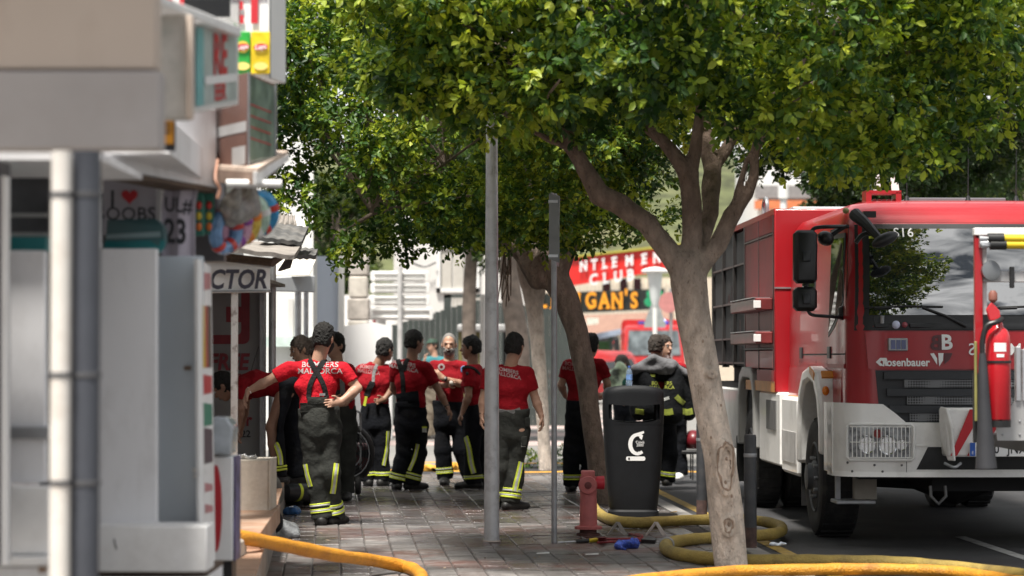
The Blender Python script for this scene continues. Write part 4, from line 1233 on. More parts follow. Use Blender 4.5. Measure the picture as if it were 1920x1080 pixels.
def leaf_mat(name,cols,rough=0.48,trans=0.38):
 m = bpy.data.materials.new(name); m.use_nodes = True
 t = m.node_tree
 for n in list(t.nodes):t.nodes.remove(n)
 o = t.nodes.new('ShaderNodeOutputMaterial')
 at = t.nodes.new('ShaderNodeAttribute'); at.attribute_name = 'tint'
 rp = t.nodes.new('ShaderNodeValToRGB')
 e = rp.color_ramp.elements
 e[0].position,e[0].color = 0.0,(*cols[0],1)
 e[1].position,e[1].color = 1.0,(*cols[-1],1)
 for i,c in enumerate(cols[1:-1]):
  q = e.new((i+1)/(len(cols)-1)); q.color = (*c,1)
 t.links.new(at.outputs['Fac'],rp.inputs[0])
 d = t.nodes.new('ShaderNodeBsdfPrincipled')
 d.inputs['Roughness'].default_value = rough
 d.inputs['Specular IOR Level'].default_value = 0.45
 tr = t.nodes.new('ShaderNodeBsdfTranslucent')
 mul = t.nodes.new('ShaderNodeMixRGB'); mul.blend_type = 'MULTIPLY'; mul.inputs[0].default_value = 1
 mul.inputs[2].default_value = (1.25,1.25,0.5,1)
 t.links.new(rp.outputs[0],mul.inputs[1])
 t.links.new(rp.outputs[0],d.inputs['Base Color']); t.links.new(mul.outputs[0],tr.inputs[0])
 mx_ = t.nodes.new('ShaderNodeMixShader'); mx_.inputs[0].default_value = trans
 t.links.new(d.outputs[0],mx_.inputs[1]); t.links.new(tr.outputs[0],mx_.inputs[2])
 t.links.new(mx_.outputs[0],o.inputs['Surface'])
 return m
LEAFCOL = [(0.022,0.064,0.017),(0.060,0.135,0.025),(0.135,0.225,0.032),(0.29,0.39,0.038),(0.42,0.47,0.055)]
m_leaf = leaf_mat('ficus_leaf',LEAFCOL)
m_leaf_far = leaf_mat('far_leaf',[(0.018,0.040,0.014),(0.03,0.065,0.018),(0.06,0.10,0.025),(0.13,0.17,0.035)])
LEAF = np.array([(0,0,0),(.34,.42,.05),(.32,.74,.02),(0,1.0,-.10),(-.32,.74,.02),(-.34,.42,.05)],dtype=np.float64)
LEAF[:,0] *= 0.72
LEAF[[1,2,4,5],2] +=.05
LFACE = np.array([(0,1,2),(0,2,3),(0,3,4),(0,4,5)])
def clump_points(clumps,n,shell=0.55):
 """twig positions in a cloud of clumps, denser towards each clump's skin; with the outward direction"""
 vol = np.array([c[1][0]*c[1][1]+c[1][1]*c[1][2]+c[1][0]*c[1][2] for c in clumps])
 pick = rng.choice(len(clumps),n,p=vol/vol.sum())
 C = np.array([c[0] for c in clumps])[pick]; Rr = np.array([c[1] for c in clumps])[pick]
 d = rng.normal(size=(n,3)); d /= np.linalg.norm(d,axis=1)[:,None]
 rad = shell+(1.06-shell)*rng.random(n) **0.6
 return C+d*Rr*rad[:,None],d,rad
def leaves_from_twigs(T,D,per,size,young_p=0.3,droop=0.25,tint_bias=None):
 """each twig a rosette of leaves spread along its outward direction"""
 n = len(T)
 up = D+np.array([0,0,0.55])+rng.normal(scale=.35,size=(n,3)); up /= np.linalg.norm(up,axis=1)[:,None]
 yv = rng.random(n)
 base = np.where(yv<young_p,rng.uniform(0.62,1.0,n),rng.uniform(0.05,0.52,n))
 if tint_bias is not None:
  base = np.clip(base+tint_bias,0,1)
 Vs,tint = [],[]
 M_ = n*per
 tw = np.repeat(np.arange(n),per)
 ax = up[tw]
 a = np.cross(ax,rng.normal(size=(M_,3))); a /= np.linalg.norm(a,axis=1)[:,None]
 along = np.tile(np.linspace(0,1,per),n)
 spread = 1.15-0.75*along
 ld = ax*(0.35+0.7*along)[:,None]+a*spread[:,None]-np.array([0,0,droop]); ld /= np.linalg.norm(ld,axis=1)[:,None]
 pos = T[tw]+ax*(along*size*0.9)[:,None]+a*(size*.1)
 nrm = ax+rng.normal(scale=.4,size=(M_,3))+np.array([0,-.25,.25]); nrm -=ld*(nrm*ld).sum(1)[:,None]; nrm /= np.linalg.norm(nrm,axis=1)[:,None]
 side = np.cross(ld,nrm)
 s = size*rng.uniform(.5,1.2,M_)*(1-.2*along)
 V = pos[:,None,:]+(LEAF[None,:,0,None]*side[:,None,:]+LEAF[None,:,1,None]*ld[:,None,:]+LEAF[None,:,2,None]*nrm[:,None,:])*s[:,None,None]
 tn = np.clip(base[tw]+rng.normal(scale=.07,size=M_)+.10*(along-.5),0,1)
 return V,tn
def leaf_mesh(name,V,tint,mat,parent):
 n = len(V)
 Q = (LFACE[None]+6*np.arange(n)[:,None,None]).reshape(-1,3)
 o = fast_mesh(name,V.reshape(-1,3),Q,mat,parent,smooth=True)
 at = o.data.attributes.new('tint','FLOAT','POINT')
 at.data.foreach_set('value',np.repeat(tint,6).astype(np.float32))
 return o
def trunk_mesh(paths,mat,parent,h=0.022,extra=None,name='trunk',seed=1,k=0.05,thin=1.0):
 f = Field()
 for path in paths:
  for i,((p,r),(q,s_)) in enumerate(zip(path[:-1],path[1:])):
   f.seg(p,q,r*thin,s_*thin,k=k if i ==0 else .006)
 if extra:
  extra(f)
 V,Q = f.mesh(h,waves(0.006,22,seed,squash=(1,1,.35)),pad=.06)
 return fast_mesh(name,V,Q,mat,parent)
def twigs(paths_ends,clumps,mat,parent,rr):
 """thin limbs from the branch ends out to the clumps"""
 mb = MB()
 for c,r_ in clumps:
  e = min(paths_ends,key=lambda q:(Vector(c)-q).length)
  c = Vector(c)
  if (c-e).length<0.1:continue
  mid = (c+e)/2+Vector((random.uniform(-.12,.12),random.uniform(-.12,.12),random.uniform(-.05,.15)))
  mb.tube(catmull([e,mid,c],4),[rr,rr*.9,rr*.85,rr*.75,rr*.65,rr*.6,rr*.5,rr*.45,rr*.35][:9],n=6)
 return mb.build('branch',mat,parent)
def pr_(path,Y,dY=None):
 """[(px, py, radius_px, dy)] -> [(point, radius)]"""
 out = []
 for q in path:
  y = Y+(q[3] if len(q)>3 else 0)
  out.append((P(q[0],q[1],y),q[2]/F*y))
 return out
 # --- tree A: the near tree
tA = thing('ficus_tree','near clipped ficus with a pale scarred trunk and broad bright green crown','tree',(P(1372,1065,17).x,17,0))
Y0 = 17.0
pA = [pr_([(1374,1085,37),(1371,1060,35),(1360,960,36),(1350,860,35),(1330,760,34),(1312,660,35),(1300,590,37),(1292,530,40),(1290,495,36)],Y0),pr_([(1280,510,26),(1215,420,24),(1165,385,24),(1122,365,23),(1095,315,19),(1068,265,15),(1050,215,12),(1030,150,9)],Y0,),pr_([(1088,300,13),(1060,275,11),(1030,262,9),(985,235,7)],Y0),pr_([(1292,500,24),(1298,440,22),(1297,380,21),(1292,330,20),(1272,300,15),(1240,262,13),(1195,225,11),(1150,150,8)],Y0),pr_([(1292,335,17),(1304,280,14),(1310,220,12),(1320,120,9)],Y0),pr_([(1302,480,22,.1),(1330,400,20,.3),(1335,320,20,.7),(1320,250,16,.9),(1300,120,11,1.2)],Y0),pr_([(1310,505,22),(1345,460,20),(1372,405,19),(1400,365,13),(1413,330,10),(1416,280,9),(1430,190,7)],Y0),pr_([(1380,400,12),(1384,360,9),(1400,300,7),(1480,200,6)],Y0),pr_([(1335,320,14,.7),(1400,220,10,1.0),(1520,130,8,1.2)],Y0)]
def scarA(f):
 for (cx,cy,a,b,r) in ((1361,872,15,43,4.5),(1366,985,10,16,4.5),(1335,700,8,6,3)):
  pts = []
  for w in np.linspace(0,2*math.pi,17):
   px,py = cx+a*math.cos(w),cy+b*math.sin(w)
   off = 36*math.sqrt(max(0.05,1-((px-cx)/36) **2))
   pts.append(P(px,py,Y0-off/F*Y0*0.96))
  for p,q in zip(pts[:-1],pts[1:]):
   f.seg(p,q,r/F*Y0,k=.012)
 f.ell(P(1362,925,Y0-.135),(.022,.02,.02),k=.015); f.ell(P(1367,1000,Y0-.14),(.03,.022,.035),k=.015)
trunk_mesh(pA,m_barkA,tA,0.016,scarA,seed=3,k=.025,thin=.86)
m_scar = bark_mat('brown_scar_bark',(0.40,0.30,0.23),(0.20,0.14,0.10),0.6)
from mathutils.bvhtree import BVHTree as _B
_tk = [c for c in tA.children if c.name.startswith('trunk')][0]
_o = WM[tA.name].translation
_bv = _B.FromPolygons([v.co+_o for v in _tk.data.vertices],[tuple(q.vertices) for q in _tk.data.polygons])
for (cx,cy,a,b_,r) in ((1361,872,15,44,2.6),(1366,985,8,13,2.2)):
 pts = []
 for w in np.linspace(0,2*math.pi,29)[:-1]:
  wob = 1+.10*math.sin(3*w+cx)+.06*math.sin(7*w)
  d_ = (P(cx+a*wob*math.cos(w),cy+b_*wob*math.sin(w),Y0)-cam.location).normalized()
  h_ = _bv.ray_cast(cam.location,d_,30)[0]
  if h_:pts.append(h_)
 if len(pts)>8:
  MB().tube(pts,[r/F*Y0*(.8+.35*math.sin(k*1.3)) for k in range(len(pts))],n=7,closed=True).build('bark_scar',m_scar,tA)
for (px,py,r) in ((1362,860,2.5),(1360,905,3),(1366,984,3.5),(1352,760,2),(1318,640,2),(1372,930,2.5),(1333,820,2)):
 h_ = _bv.ray_cast(cam.location,(P(px,py,Y0)-cam.location).normalized(),30)[0]
 if h_:MB().ball(h_,(r/F*Y0,.012,r/F*Y0*1.5),10,6).build('bark_knot',m_scar,tA)
envA = (Vector((1.12,17.4,4.15)),(2.45,2.2,1.65))
botA_x = np.array([500,600,640,740,830,900,980,1060,1150,1250,1330,1420,1480,1560,1650,1750,1830,1880,1915,2000])
botA_y = np.array([-20,40,130,205,245,260,264,262,245,240,248,275,330,350,358,322,295,255,205,120])
def zbot(X,xs,ys,Y):
 return CAMZ+(671-np.interp(960+X/Y*F,xs,ys))/F*Y
def crown_clumps(env,n,xs,ys,Yb,rlo,rhi,inner=0.6,seed=0):
 r = np.random.default_rng(seed)
 C,Rr = env
 out = []
 while len(out)<n:
  d = r.normal(size=3); d /= np.linalg.norm(d)
  s = inner+(1-inner)*r.random() **.5
  q = np.array(C)+d*np.array(Rr)*s
  k = r.uniform(rlo,rhi)
  zb = zbot(q[0],xs,ys,Yb)
  if q[2]<zb+k*.5:
   if r.random()<.5:continue
   q[2] = zb+k*r.uniform(.5,.9)
  out.append((tuple(q),(k*r.uniform(.9,1.3),k*r.uniform(.9,1.3),k*r.uniform(.6,.85))))
 return out
clA = crown_clumps(envA,165,botA_x,botA_y,17.2,.30,.52,seed=5)
for x in range(660,1900,34):
 if 1090<x<1290 and random.random()<.5:continue
 Yq = 16.0+0.5*random.random()+abs(x-1320)/900
 yb = float(np.interp(x,botA_x,botA_y))
 c = P(x,yb-random.uniform(35,75),Yq)
 clA.append((tuple(c),(random.uniform(.2,.3),random.uniform(.2,.3),random.uniform(.14,.2))))
T_,D_,_r = clump_points(clA,18500,.40)
zb = zbot(T_[:,0],botA_x,botA_y,17.2)+.10*np.sin(T_[:,0]*9+T_[:,1]*6)+rng.normal(scale=.05,size=len(T_))
keep = T_[:,2]>zb+0.04*np.abs(T_[:,1]-16.8)
T_,D_ = T_[keep],D_[keep]
gap = waves(1,5.0,31,8,squash=(1,1,1))(T_)>-.85
T_,D_ = T_[gap],D_[gap]
tint_noise = waves(.16,2.2,12,squash=(1,1,1))(T_)
V,tn = leaves_from_twigs(T_,D_,7,0.082,.46,tint_bias=tint_noise)
near = np.argsort(V[:,0,1]+0.35*np.abs(V[:,0,0]-1.0))[:300]
sel = np.zeros(len(V),bool); sel[near] = True
leaf_mesh('crown',V[~sel],tn[~sel],m_leaf,tA)['kind'] = 'stuff'
base_leaves = []
for k in range(10):
 me = bpy.data.meshes.new('leaf'); me.from_pydata(LEAF.tolist(),[],LFACE.tolist()); me.materials.append(m_leaf)
 me.polygons.foreach_set('use_smooth',[True]*4)
 at = me.attributes.new('tint','FLOAT','POINT'); at.data.foreach_set('value',[k/9]*6); me.update()
 base_leaves.append(me)
off = WM[tA.name].translation
for i in near:
 o = bpy.data.objects.new('leaf',base_leaves[min(9,int(tn[i]*9.99))]); COL.objects.link(o); o.parent = tA
 p0,tip,l1,r1 = (Vector(V[i,j]) for j in (0,3,1,5))
 sx = (l1-r1); ex = (l1+r1)/2
 sc = sx.length/(LEAF[1,0]*2)
 xax = sx.normalized(); yz = (ex-p0); yax = (tip-p0); yax = (yax-xax*yax.dot(xax)).normalized(); zax = xax.cross(yax)
 o.matrix_local = Matrix.Translation(p0-off)@Matrix((xax,yax,zax)).transposed().to_4x4()@Matrix.Scale(sc,4)
twigs([p[-1][0] for p in pA[1:]]+[p[-2][0] for p in pA[1:]],clA[:165:2],m_barkB,tA,0.022)
# --- tree B: the leaning tree behind the bin
tB = thing('ficus_tree','leaning brown ficus behind the litter bin with a dense dark crown','tree',(P(1130,945,24.6).x,24.6,0))
Y1 = 24.6
pB = [pr_([(1131,965,30),(1128,930,27),(1117,850,25),(1106,770,26),(1096,690,28),(1082,620,29),(1062,560,33),(1035,515,38),(1015,488,34)],Y1),pr_([(1010,520,33),(985,478,27),(955,450,24),(925,420,20),(890,380,14),(840,320,10)],Y1),pr_([(1040,520,30),(1062,470,25),(1078,430,20),(1090,370,15),(1130,280,10)],Y1),pr_([(1015,490,25),(1010,430,20,.3),(990,360,15,.5),(960,250,10,.8)],Y1),pr_([(925,420,14),(860,400,11,-.4),(780,385,9,-.6),(700,400,7,-.8),(650,430,5,-.9)],Y1)]
trunk_mesh(pB,m_barkB,tB,0.022,seed=8,k=.03,thin=.70)
envB = (Vector((-.42,24.4,4.25)),(2.2,2.1,1.85))
botB_x = np.array([470,500,530,565,600,630,680,740,800,850,900,960,1050,1120,1180,1240,1300])
botB_y = np.array([380,395,425,400,440,520,492,490,462,474,440,465,488,492,472,440,420])
clB = crown_clumps(envB,150,botB_x,botB_y,24.3,.30,.50,seed=11)
for x in range(500,1260,26):
 Yq = 23.2+random.random()*1.6
 yb = float(np.interp(x,botB_x,botB_y))
 c = P(x,yb-random.uniform(15,45),Yq)
 clB.append((tuple(c),(random.uniform(.2,.3),random.uniform(.2,.3),random.uniform(.12,.2))))
T_,D_,_r = clump_points(clB,18500,.35)
zb = zbot(T_[:,0],botB_x,botB_y,24.3)+.07*np.sin(T_[:,0]*8+T_[:,1]*5)+rng.normal(scale=.04,size=len(T_))
keep = T_[:,2]>zb
T_,D_ = T_[keep],D_[keep]
gap = waves(1,5.0,33,8,squash=(1,1,1))(T_)>-1.0
T_,D_ = T_[gap],D_[gap]
V,tn = leaves_from_twigs(T_,D_,7,0.076,.34,tint_bias=waves(.14,2.0,15,squash=(1,1,1))(T_)-.03)
leaf_mesh('crown',V,tn,m_leaf,tB)['kind'] = 'stuff'
twigs([p[-1][0] for p in pB[1:]]+[p[-2][0] for p in pB[1:]],clB[:150:2],m_barkB,tB,0.022)
mb = MB()
for k in range(22):
 x = random.uniform(918,962); y0 = random.uniform(455,480); y1 = y0+random.uniform(40,110)
 a = P(x,y0,24.3); c = P(x+random.uniform(-14,10),y1,24.3+random.uniform(-.1,.1))
 mb.tube(catmull([a,(a+c)/2+Vector((random.uniform(-.03,.03),0,0)),c],3),0.006,n=4)
o = mb.build('aerial_root',m_barkB,tB); o['kind'] = 'stuff'
# --- tree C: thin pale trunk in the gap
tC = thing('ficus_tree','slim pale trunk standing between the sign post and the leaning tree','tree',(P(1022,880,33).x,33,0))
Y2 = 33.0
pC = [pr_([(1024,885,14),(1021,850,12),(1016,760,12),(1011,680,13),(1004,600,15),(996,550,16),(985,500,16),(975,440,14),(960,360,10)],Y2),pr_([(1004,590,12),(1015,520,11),(1040,440,9),(1060,360,7)],Y2)]
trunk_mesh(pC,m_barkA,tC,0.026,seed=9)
clC = [(tuple(P(random.uniform(860,1180),random.uniform(180,400),33+random.uniform(-1.2,1.6))),(random.uniform(.4,.7),)*2+(random.uniform(.3,.45),)) for _ in range(34)]
T_,D_,_r = clump_points(clC,3000,.4)
V,tn = leaves_from_twigs(T_,D_,6,0.11,.2)
leaf_mesh('crown',V,tn,m_leaf,tC)['kind'] = 'stuff'
# --- far trunks, crowns mostly hidden behind the nearer trees
def far_tree(label,base,top,r,Y,crown,ntw,size,mat=m_leaf_far,seed=0,group=None,bark=None,shell=.35,young=.2):
 t = thing('street_tree',label,'tree',(P(base[0],base[1],Y).x,Y,-.04),group=group)
 rnd = random.Random(seed)
 b0 = Vector((P(base[0],0,Y).x,Y,-.05)); tp = P(top[0],top[1],Y)
 mid = (b0+tp)/2+Vector((rnd.uniform(-.15,.15),0,0))
 pts = catmull([b0,mid,tp,tp+Vector((rnd.uniform(-.4,.4),.2,1.4))],6)
 rs = [r*(1.25-.6*i/len(pts)) for i in range(len(pts))]
 MB().tube(pts,rs,n=12).build('trunk',bark or m_bark_far,t)
 cl = []
 (cx,cy,rx,ry,rd) = crown
 for _ in range(42):
  w = rnd.uniform(0,6.28); s = math.sqrt(rnd.random())
  px,py = cx+rx*s*math.cos(w),cy+ry*s*math.sin(w)
  k = rnd.uniform(.10,.2)*(rx+ry)/2/F*Y*1.6
  cl.append((tuple(P(px,py,Y+rd*rnd.uniform(-1,1)*math.sqrt(max(0,1-s*s)))),(k,k,k*.75)))
 T,D,_ = clump_points(cl,ntw,shell)
 V,tn = leaves_from_twigs(T,D,6,size,young)
 leaf_mesh('crown',V,tn,mat,t)['kind'] = 'stuff'
 mb = MB()
 for c,_k in cl[::3]:
  mb.tube(catmull([pts[-5],(pts[-5]+Vector(c))/2+Vector((0,0,.2)),Vector(c)],3),[r*.4,r*.36,r*.32,r*.28,r*.22,r*.18,r*.12],n=5)
 mb.build('branch',bark or m_bark_far,t)
 return t
far_tree('mid grey trunk in front of the shuttered pale house',(892,680),(888,440),.13,47,(900,300,190,170,2),2600,.15,seed=1)
far_tree('thick mottled grey trunk just behind the man facing the white lamp column',(960,690),(955,490),.20,44,(990,290,150,150,2),2600,.15,seed=2)
far_tree('dark tree crown hanging over the roof of the large fire engine',(1730,671),(1720,400),.2,31,(1740,215,330,180,2.4),9000,.10,seed=3,young=.12)
far_tree('lighter leafy tree behind the dark one, showing beside the white block',(1600,671),(1590,420),.2,52,(1610,300,150,140,2.5),4200,.13,seed=4,young=.32)
far_tree('tall shadowy tree closing the view at the top right',(1940,671),(1930,420),.25,40,(1920,180,260,230,3),6500,.12,seed=5,young=.2)
far_tree('green garden tree between the white building and the boundary wall',(620,671),(618,520),.15,70,(625,440,90,110,2.5),3000,.16,seed=6,young=.4)
for k,(x,y) in enumerate(((1005,872),(1062,868))):
 t = thing('weed',('little green weed at the foot of the slim pale trunk','little green weed behind the hydrant by the far hose')[k],'weed',G(x,y),group='weeds at the pavement edge')
 c = G(x,y)
 cl = [((c.x,c.y,.09),(.16,.1,.12))]
 T,D,_ = clump_points(cl,40,.2)
 V,tn = leaves_from_twigs(T,D,5,.06,.3)
 leaf_mesh('foliage',V,tn,m_leaf,t)['kind'] = 'stuff'
 # ------------------------------------------------------------------ people
def cloth_mat(name,col,rough=0.85,var=0.15,scale=9,bump=0.7,bscale=30,**kw):
 return M(name,col,rough,var=var,scale=scale,bump=bump,bscale=bscale,spec=0.12,**kw)
m_skin = [M('tanned_skin',(0.43,0.245,0.165),0.5,var=0.08,scale=14,bump=0.05),M('light_skin',(0.46,0.27,0.19),0.5,var=0.08,scale=14,bump=0.05),M('brown_skin',(0.30,0.165,0.11),0.5,var=0.08,scale=14,bump=0.05)]
m_shirt = cloth_mat('red_cotton',(0.28,0.009,0.016),0.85,var=0.10)  # tree shade on the group put into this darkened red
m_tr_grey = cloth_mat('charcoal_turnout_cloth',(0.036,0.038,0.035),0.9,var=0.25,scale=5,bump=0.5,dirt=(0.075,0.075,0.068),dscale=5,damt=0.4)
m_tr_black = cloth_mat('black_turnout_cloth',(0.009,0.010,0.013),0.95,var=0.3,scale=5,bump=0.5,dirt=(0.035,0.034,0.033),dscale=4,damt=0.5)
m_boot = M('boot_leather',(0.012,0.012,0.012),0.55,var=0.3,scale=20,dirt=(0.06,0.055,0.05),dscale=9,damt=0.6)
m_fluo = M('fluorescent_tape',(0.62,0.72,0.05),0.5,var=0.08,scale=30,dirt=(0.25,0.27,0.06),dscale=9,damt=0.6)
m_silver = M('silver_tape_band',(0.48,0.49,0.47),0.4,var=0.08,scale=30,dirt=(0.2,0.2,0.18),dscale=9,damt=0.5)
m_strap = cloth_mat('black_webbing',(0.02,0.02,0.021))
m_strap_g = cloth_mat('grey_webbing',(0.20,0.20,0.20))
m_hair = [M('black_hair',(0.009,0.008,0.007),0.75,var=0.3,scale=40,bump=0.7,bscale=120),M('dark_brown_hair',(0.028,0.018,0.012),0.5,var=0.3,scale=40,bump=0.7,bscale=120),M('grey_brown_hair',(0.11,0.085,0.07),0.6,var=0.35,scale=40,bump=0.7,bscale=120),M('silver_stubble',(0.17,0.16,0.15),0.7,var=0.2,scale=60)]
m_fluo_d = M('sooty_fluorescent_tape',(0.36,0.42,0.06),0.6,var=.2,scale=25,dirt=(.12,.13,.05),dscale=9,damt=.8)
m_print_w = M('reflective_shirt_print',(0.42,0.36,0.36),0.5,var=0.05)
def waves2(amp,freq,seed):
 a,b = waves(amp,freq,seed,squash=(.8,.8,.9)),waves(amp*.5,freq*2.3,seed+1,5,squash=(.6,.6,1))
 return lambda p:a(p)+b(p)
class Person:
 def __init__(s,label,Y,px0,J,face=(0,1),tilt=0.0,zf=0.0,skin=0,hair=0,shirt=None,trousers=None,eyes=True,group='firefighters in red shirts',h=0.0078,size=1.0,sleeve=0.52,hands=('rest','rest'),shirt_long=False,beard=False,cap=None,bald=False,skip=(),waist=None):
  s.Y = Y
  s.sc = sc = F/Y
  s.root = thing('person',label,'person',(P(px0,671,Y).x,Y,zf),group=group)
  s.J = {k:P(v[0],v[1],Y)+Vector((0,v[2] if len(v)>2 else 0,0)) for k,v in J.items()}
  j = s.J
  s.zf = zf
  for a in 'ab':
   if abs(j['a'+a].z-zf-.085)<.16:
    j['a'+a].z = zf+.086
  for a in 'ab':
   if 't'+a not in j:
    j['t'+a] = j['a'+a]+Vector((face[0]*.2,face[1]*.2,0))
  f = Vector((face[0],face[1],tilt)).normalized()
  r = f.cross(Vector((0,0,1))).normalized()
  up = r.cross(f).normalized()
  s.f,s.r,s.up = f,r,up
  u = (j['sb']-j['sa']).normalized()
  hipm = (j['hpa']+j['hpb'])/2
  uh = (j['hpb']-j['hpa']).normalized()
  shm = (j['sa']+j['sb'])/2
  spine = (shm-hipm)
  sn = spine.normalized()
  s.u,s.sn,s.hipm,s.shm = u,sn,hipm,shm
  wst = hipm+spine*.42 if waist is None else hipm+spine*waist
  chest = hipm+spine*.75
  s.wst,s.chest = wst,chest
  hd = j['head']; k = 1.04*size
  s.k = k
  Rh = Matrix((r,f,up)).transposed()
  neck0 = shm+sn*.01
  # ---- body: one continuous figure
  b = Field()
  b.seg(hipm-sn*.02,wst,.108,.098,u=uh,sx=1.4,k=.03)
  b.seg(wst,chest,.098,.112,u=u,sx=1.4,k=.03)
  b.seg(chest,shm-sn*.03,.112,.078,u=u,sx=1.55,k=.03)
  b.seg(j['sa'],j['sb'],.052,k=.03)
  b.seg(neck0,j['sa']*.75+shm*.25,.055,.045,k=.03).seg(neck0,j['sb']*.75+shm*.25,.055,.045,k=.03)
  b.seg(neck0-sn*.02,hd-up*.05-f*.02,.066,.060,k=.03)
  b.ell(hd+up*.028*k-f*.008,(.077*k,.098*k,.100*k),Rh,k=.02)
  b.ell(hd-up*.035*k+f*.022*k,(.062*k,.074*k,.085*k),Rh,k=.025)
  b.ell(hd-up*.098*k+f*.055*k,(.030*k,.026*k,.024*k),Rh,k=.02)
  b.seg(hd+up*.012*k+f*.088*k,hd-up*.030*k+f*.112*k,.009,.015,k=.012)
  b.seg(hd+up*.022*k+f*.088*k-r*.035*k,hd+up*.022*k+f*.088*k+r*.035*k,.012,k=.012)
  b.seg(hd-up*.066*k+f*.090*k-r*.02,hd-up*.066*k+f*.090*k+r*.02,.011,k=.01)
  for q in (-1,1):
   b.ell(hd-f*.008+r*q*.080*k-up*.008,(.010,.020,.033),Rh,k=.008)
   b.ell(hd+f*.098*k+r*q*.031*k+up*.004*k,(.017,.014,.011),Rh,k=0,op='sub')
  for a,q in (('a',-1),('b',1)):
   S_,E_,W_ = j['s'+a],j['e'+a],j['w'+a]
   b.seg(S_,S_.lerp(E_,.55),.052,.047,k=.02).seg(S_.lerp(E_,.5),E_,.048,.039,k=.02)
   b.seg(E_,E_.lerp(W_,.3),.040,.043,k=.015).seg(E_.lerp(W_,.3),W_,.043,.027,k=.015)
   s.hand(b,E_,W_,j['h'+a],q,hands[0 if a =='a' else 1])
   H_,K_,A_ = j['hp'+a],j['k'+a],j['a'+a]
   b.seg(H_,K_,.086,.056,k=.03).seg(K_,K_.lerp(A_,.35),.054,.056,k=.02).seg(K_.lerp(A_,.35),A_,.056,.036,k=.02)
   t = j['t'+a]; d = (t-A_); d.z = 0; d.normalize()
   zb_ = A_.z-.075
   b.seg(Vector((A_.x,A_.y,zb_+.035))-d*.04,Vector((A_.x,A_.y,zb_+.022))+d*.15,.032,.020,u=d.cross(Vector((0,0,1))),sx=1.3,k=.02)
  V,Q = b.mesh(h)
  s.body = fast_mesh('body',V,Q,m_skin[skin],s.root)
  # ---- shirt
  ms = shirt or m_shirt
  if 'shirt' not in skip:
   c = Field()
   c.seg(hipm+sn*.02,wst,.117,.110,u=uh,sx=1.38,k=.03)
   c.seg(wst,chest,.110,.124,u=u,sx=1.38,k=.04)
   c.seg(chest,shm-sn*.025,.130,.090,u=u,sx=1.5,k=.04)
   c.seg(j['sa'],j['sb'],.066,k=.03)
   c.seg(neck0+sn*.02,j['sa']*.8+shm*.2,.070,.06,k=.03).seg(neck0+sn*.02,j['sb']*.8+shm*.2,.070,.06,k=.03)
   for a in 'ab':
    S_,E_,W_ = j['s'+a],j['e'+a],j['w'+a]
    if shirt_long:
     c.seg(S_,E_,.068,.056,k=.02).seg(E_,E_.lerp(W_,.92),.056,.044,flat=True,k=.015)
    else:
     c.seg(S_,S_.lerp(E_,.3),.069,.069,k=.02)
     c.seg(S_.lerp(E_,.15),S_.lerp(E_,sleeve+.14),.069,.066,k=.02,flat=True)
   c.ell(neck0+sn*.088+f*.012,(.072,.072,.050),k=0,op='sub')
   c.plane(wst-sn*.075,-sn)
   V,Q = c.mesh(.0105,waves2(.0062,23,int(px0)))
   s.shirt = fast_mesh('shirt',V,Q,ms,s.root)
   s.bvh = BVHTree.FromPolygons([Vector(v) for v in V],Q.tolist())
   # ---- trousers
  mt = trousers or m_tr_black
  s.mt = mt
  g = Field()
  g.seg(hipm-sn*.03,wst-sn*.02,.128,.128,u=uh,sx=1.42,k=.04)
  for a in 'ab':
   H_,K_,A_ = j['hp'+a],j['k'+a],j['a'+a]
   g.seg(H_,K_,.097,.093,k=.02).seg(K_,A_+Vector((0,0,.0)),.092,.095,k=.02,flat=False)
  for a in 'ab':
   A_,K_ = j['a'+a],j['k'+a]
   d = (A_-K_).normalized()
   g.seg(A_+d*.025,A_+d*.16,.16,k=0,op='sub',flat=True)
  g.plane(wst-sn*.03,sn)
  V,Q = g.mesh(.0115,waves2(.0085,18,int(px0)+5))
  s.tr = fast_mesh('trousers',V,Q,mt,s.root)
  s.tbvh = BVHTree.FromPolygons([Vector(v) for v in V],Q.tolist())
  # ---- boots
  for a in 'ab':
   A_ = j['a'+a]; t = j['t'+a]; d = (t-A_); d.z = 0; d.normalize()
   z0 = A_.z-.085
   sd_ = d.cross(Vector((0,0,1)))
   bt = Field()
   base = Vector((A_.x,A_.y,z0))
   bt.seg(A_+Vector((0,0,.07)),base+Vector((0,0,.05)),.058,.056,k=.02)
   bt.seg(base-d*.065+Vector((0,0,.042)),base+d*.08+Vector((0,0,.042)),.046,.046,u=sd_,sx=1.05,k=.03)
   bt.seg(base+d*.06+Vector((0,0,.04)),base+d*.185+Vector((0,0,.032)),.048,.036,u=sd_,sx=1.3,k=.03)
   bt.plane((base.x,base.y,z0+.004),(0,0,-1))
   V,Q = bt.mesh(.0105)
   o = fast_mesh('boot',V,Q,m_boot,s.root)
   if 'sole' not in skip:
    mb = MB()
    ol = []
    for kk in range(16):
     w = 2*math.pi*kk/16
     ol.append(base+d*(.055+.150*math.cos(w))+sd_*(.056*math.sin(w))+Vector((0,0,.0015)))
    mb.prism(ol,(0,0,.022)); mb.build('sole',m_rubber,o)
    # ---- hair / beard / cap
  if not bald:
   hr = Field()
   hr.ell(hd+up*.030*k-f*.010,(.085*k,.106*k,.109*k),Rh)
   hr.ell(hd-up*.035*k-f*.05*k,(.070*k,.062*k,.07*k),Rh,k=.03)
   hr.ell(hd-up*.045*k+f*.085*k,(.090*k,.085*k,.110*k),Rh,k=0,op='sub')
   hr.ell(hd-up*.05*k+f*.02*k+r*.09,(.03,.03,.055),Rh,k=0,op='sub').ell(hd-up*.05*k+f*.02*k-r*.09,(.03,.03,.055),Rh,k=0,op='sub')
   hr.plane(hd-up*.070*k-f*.05,-up-f*.35)
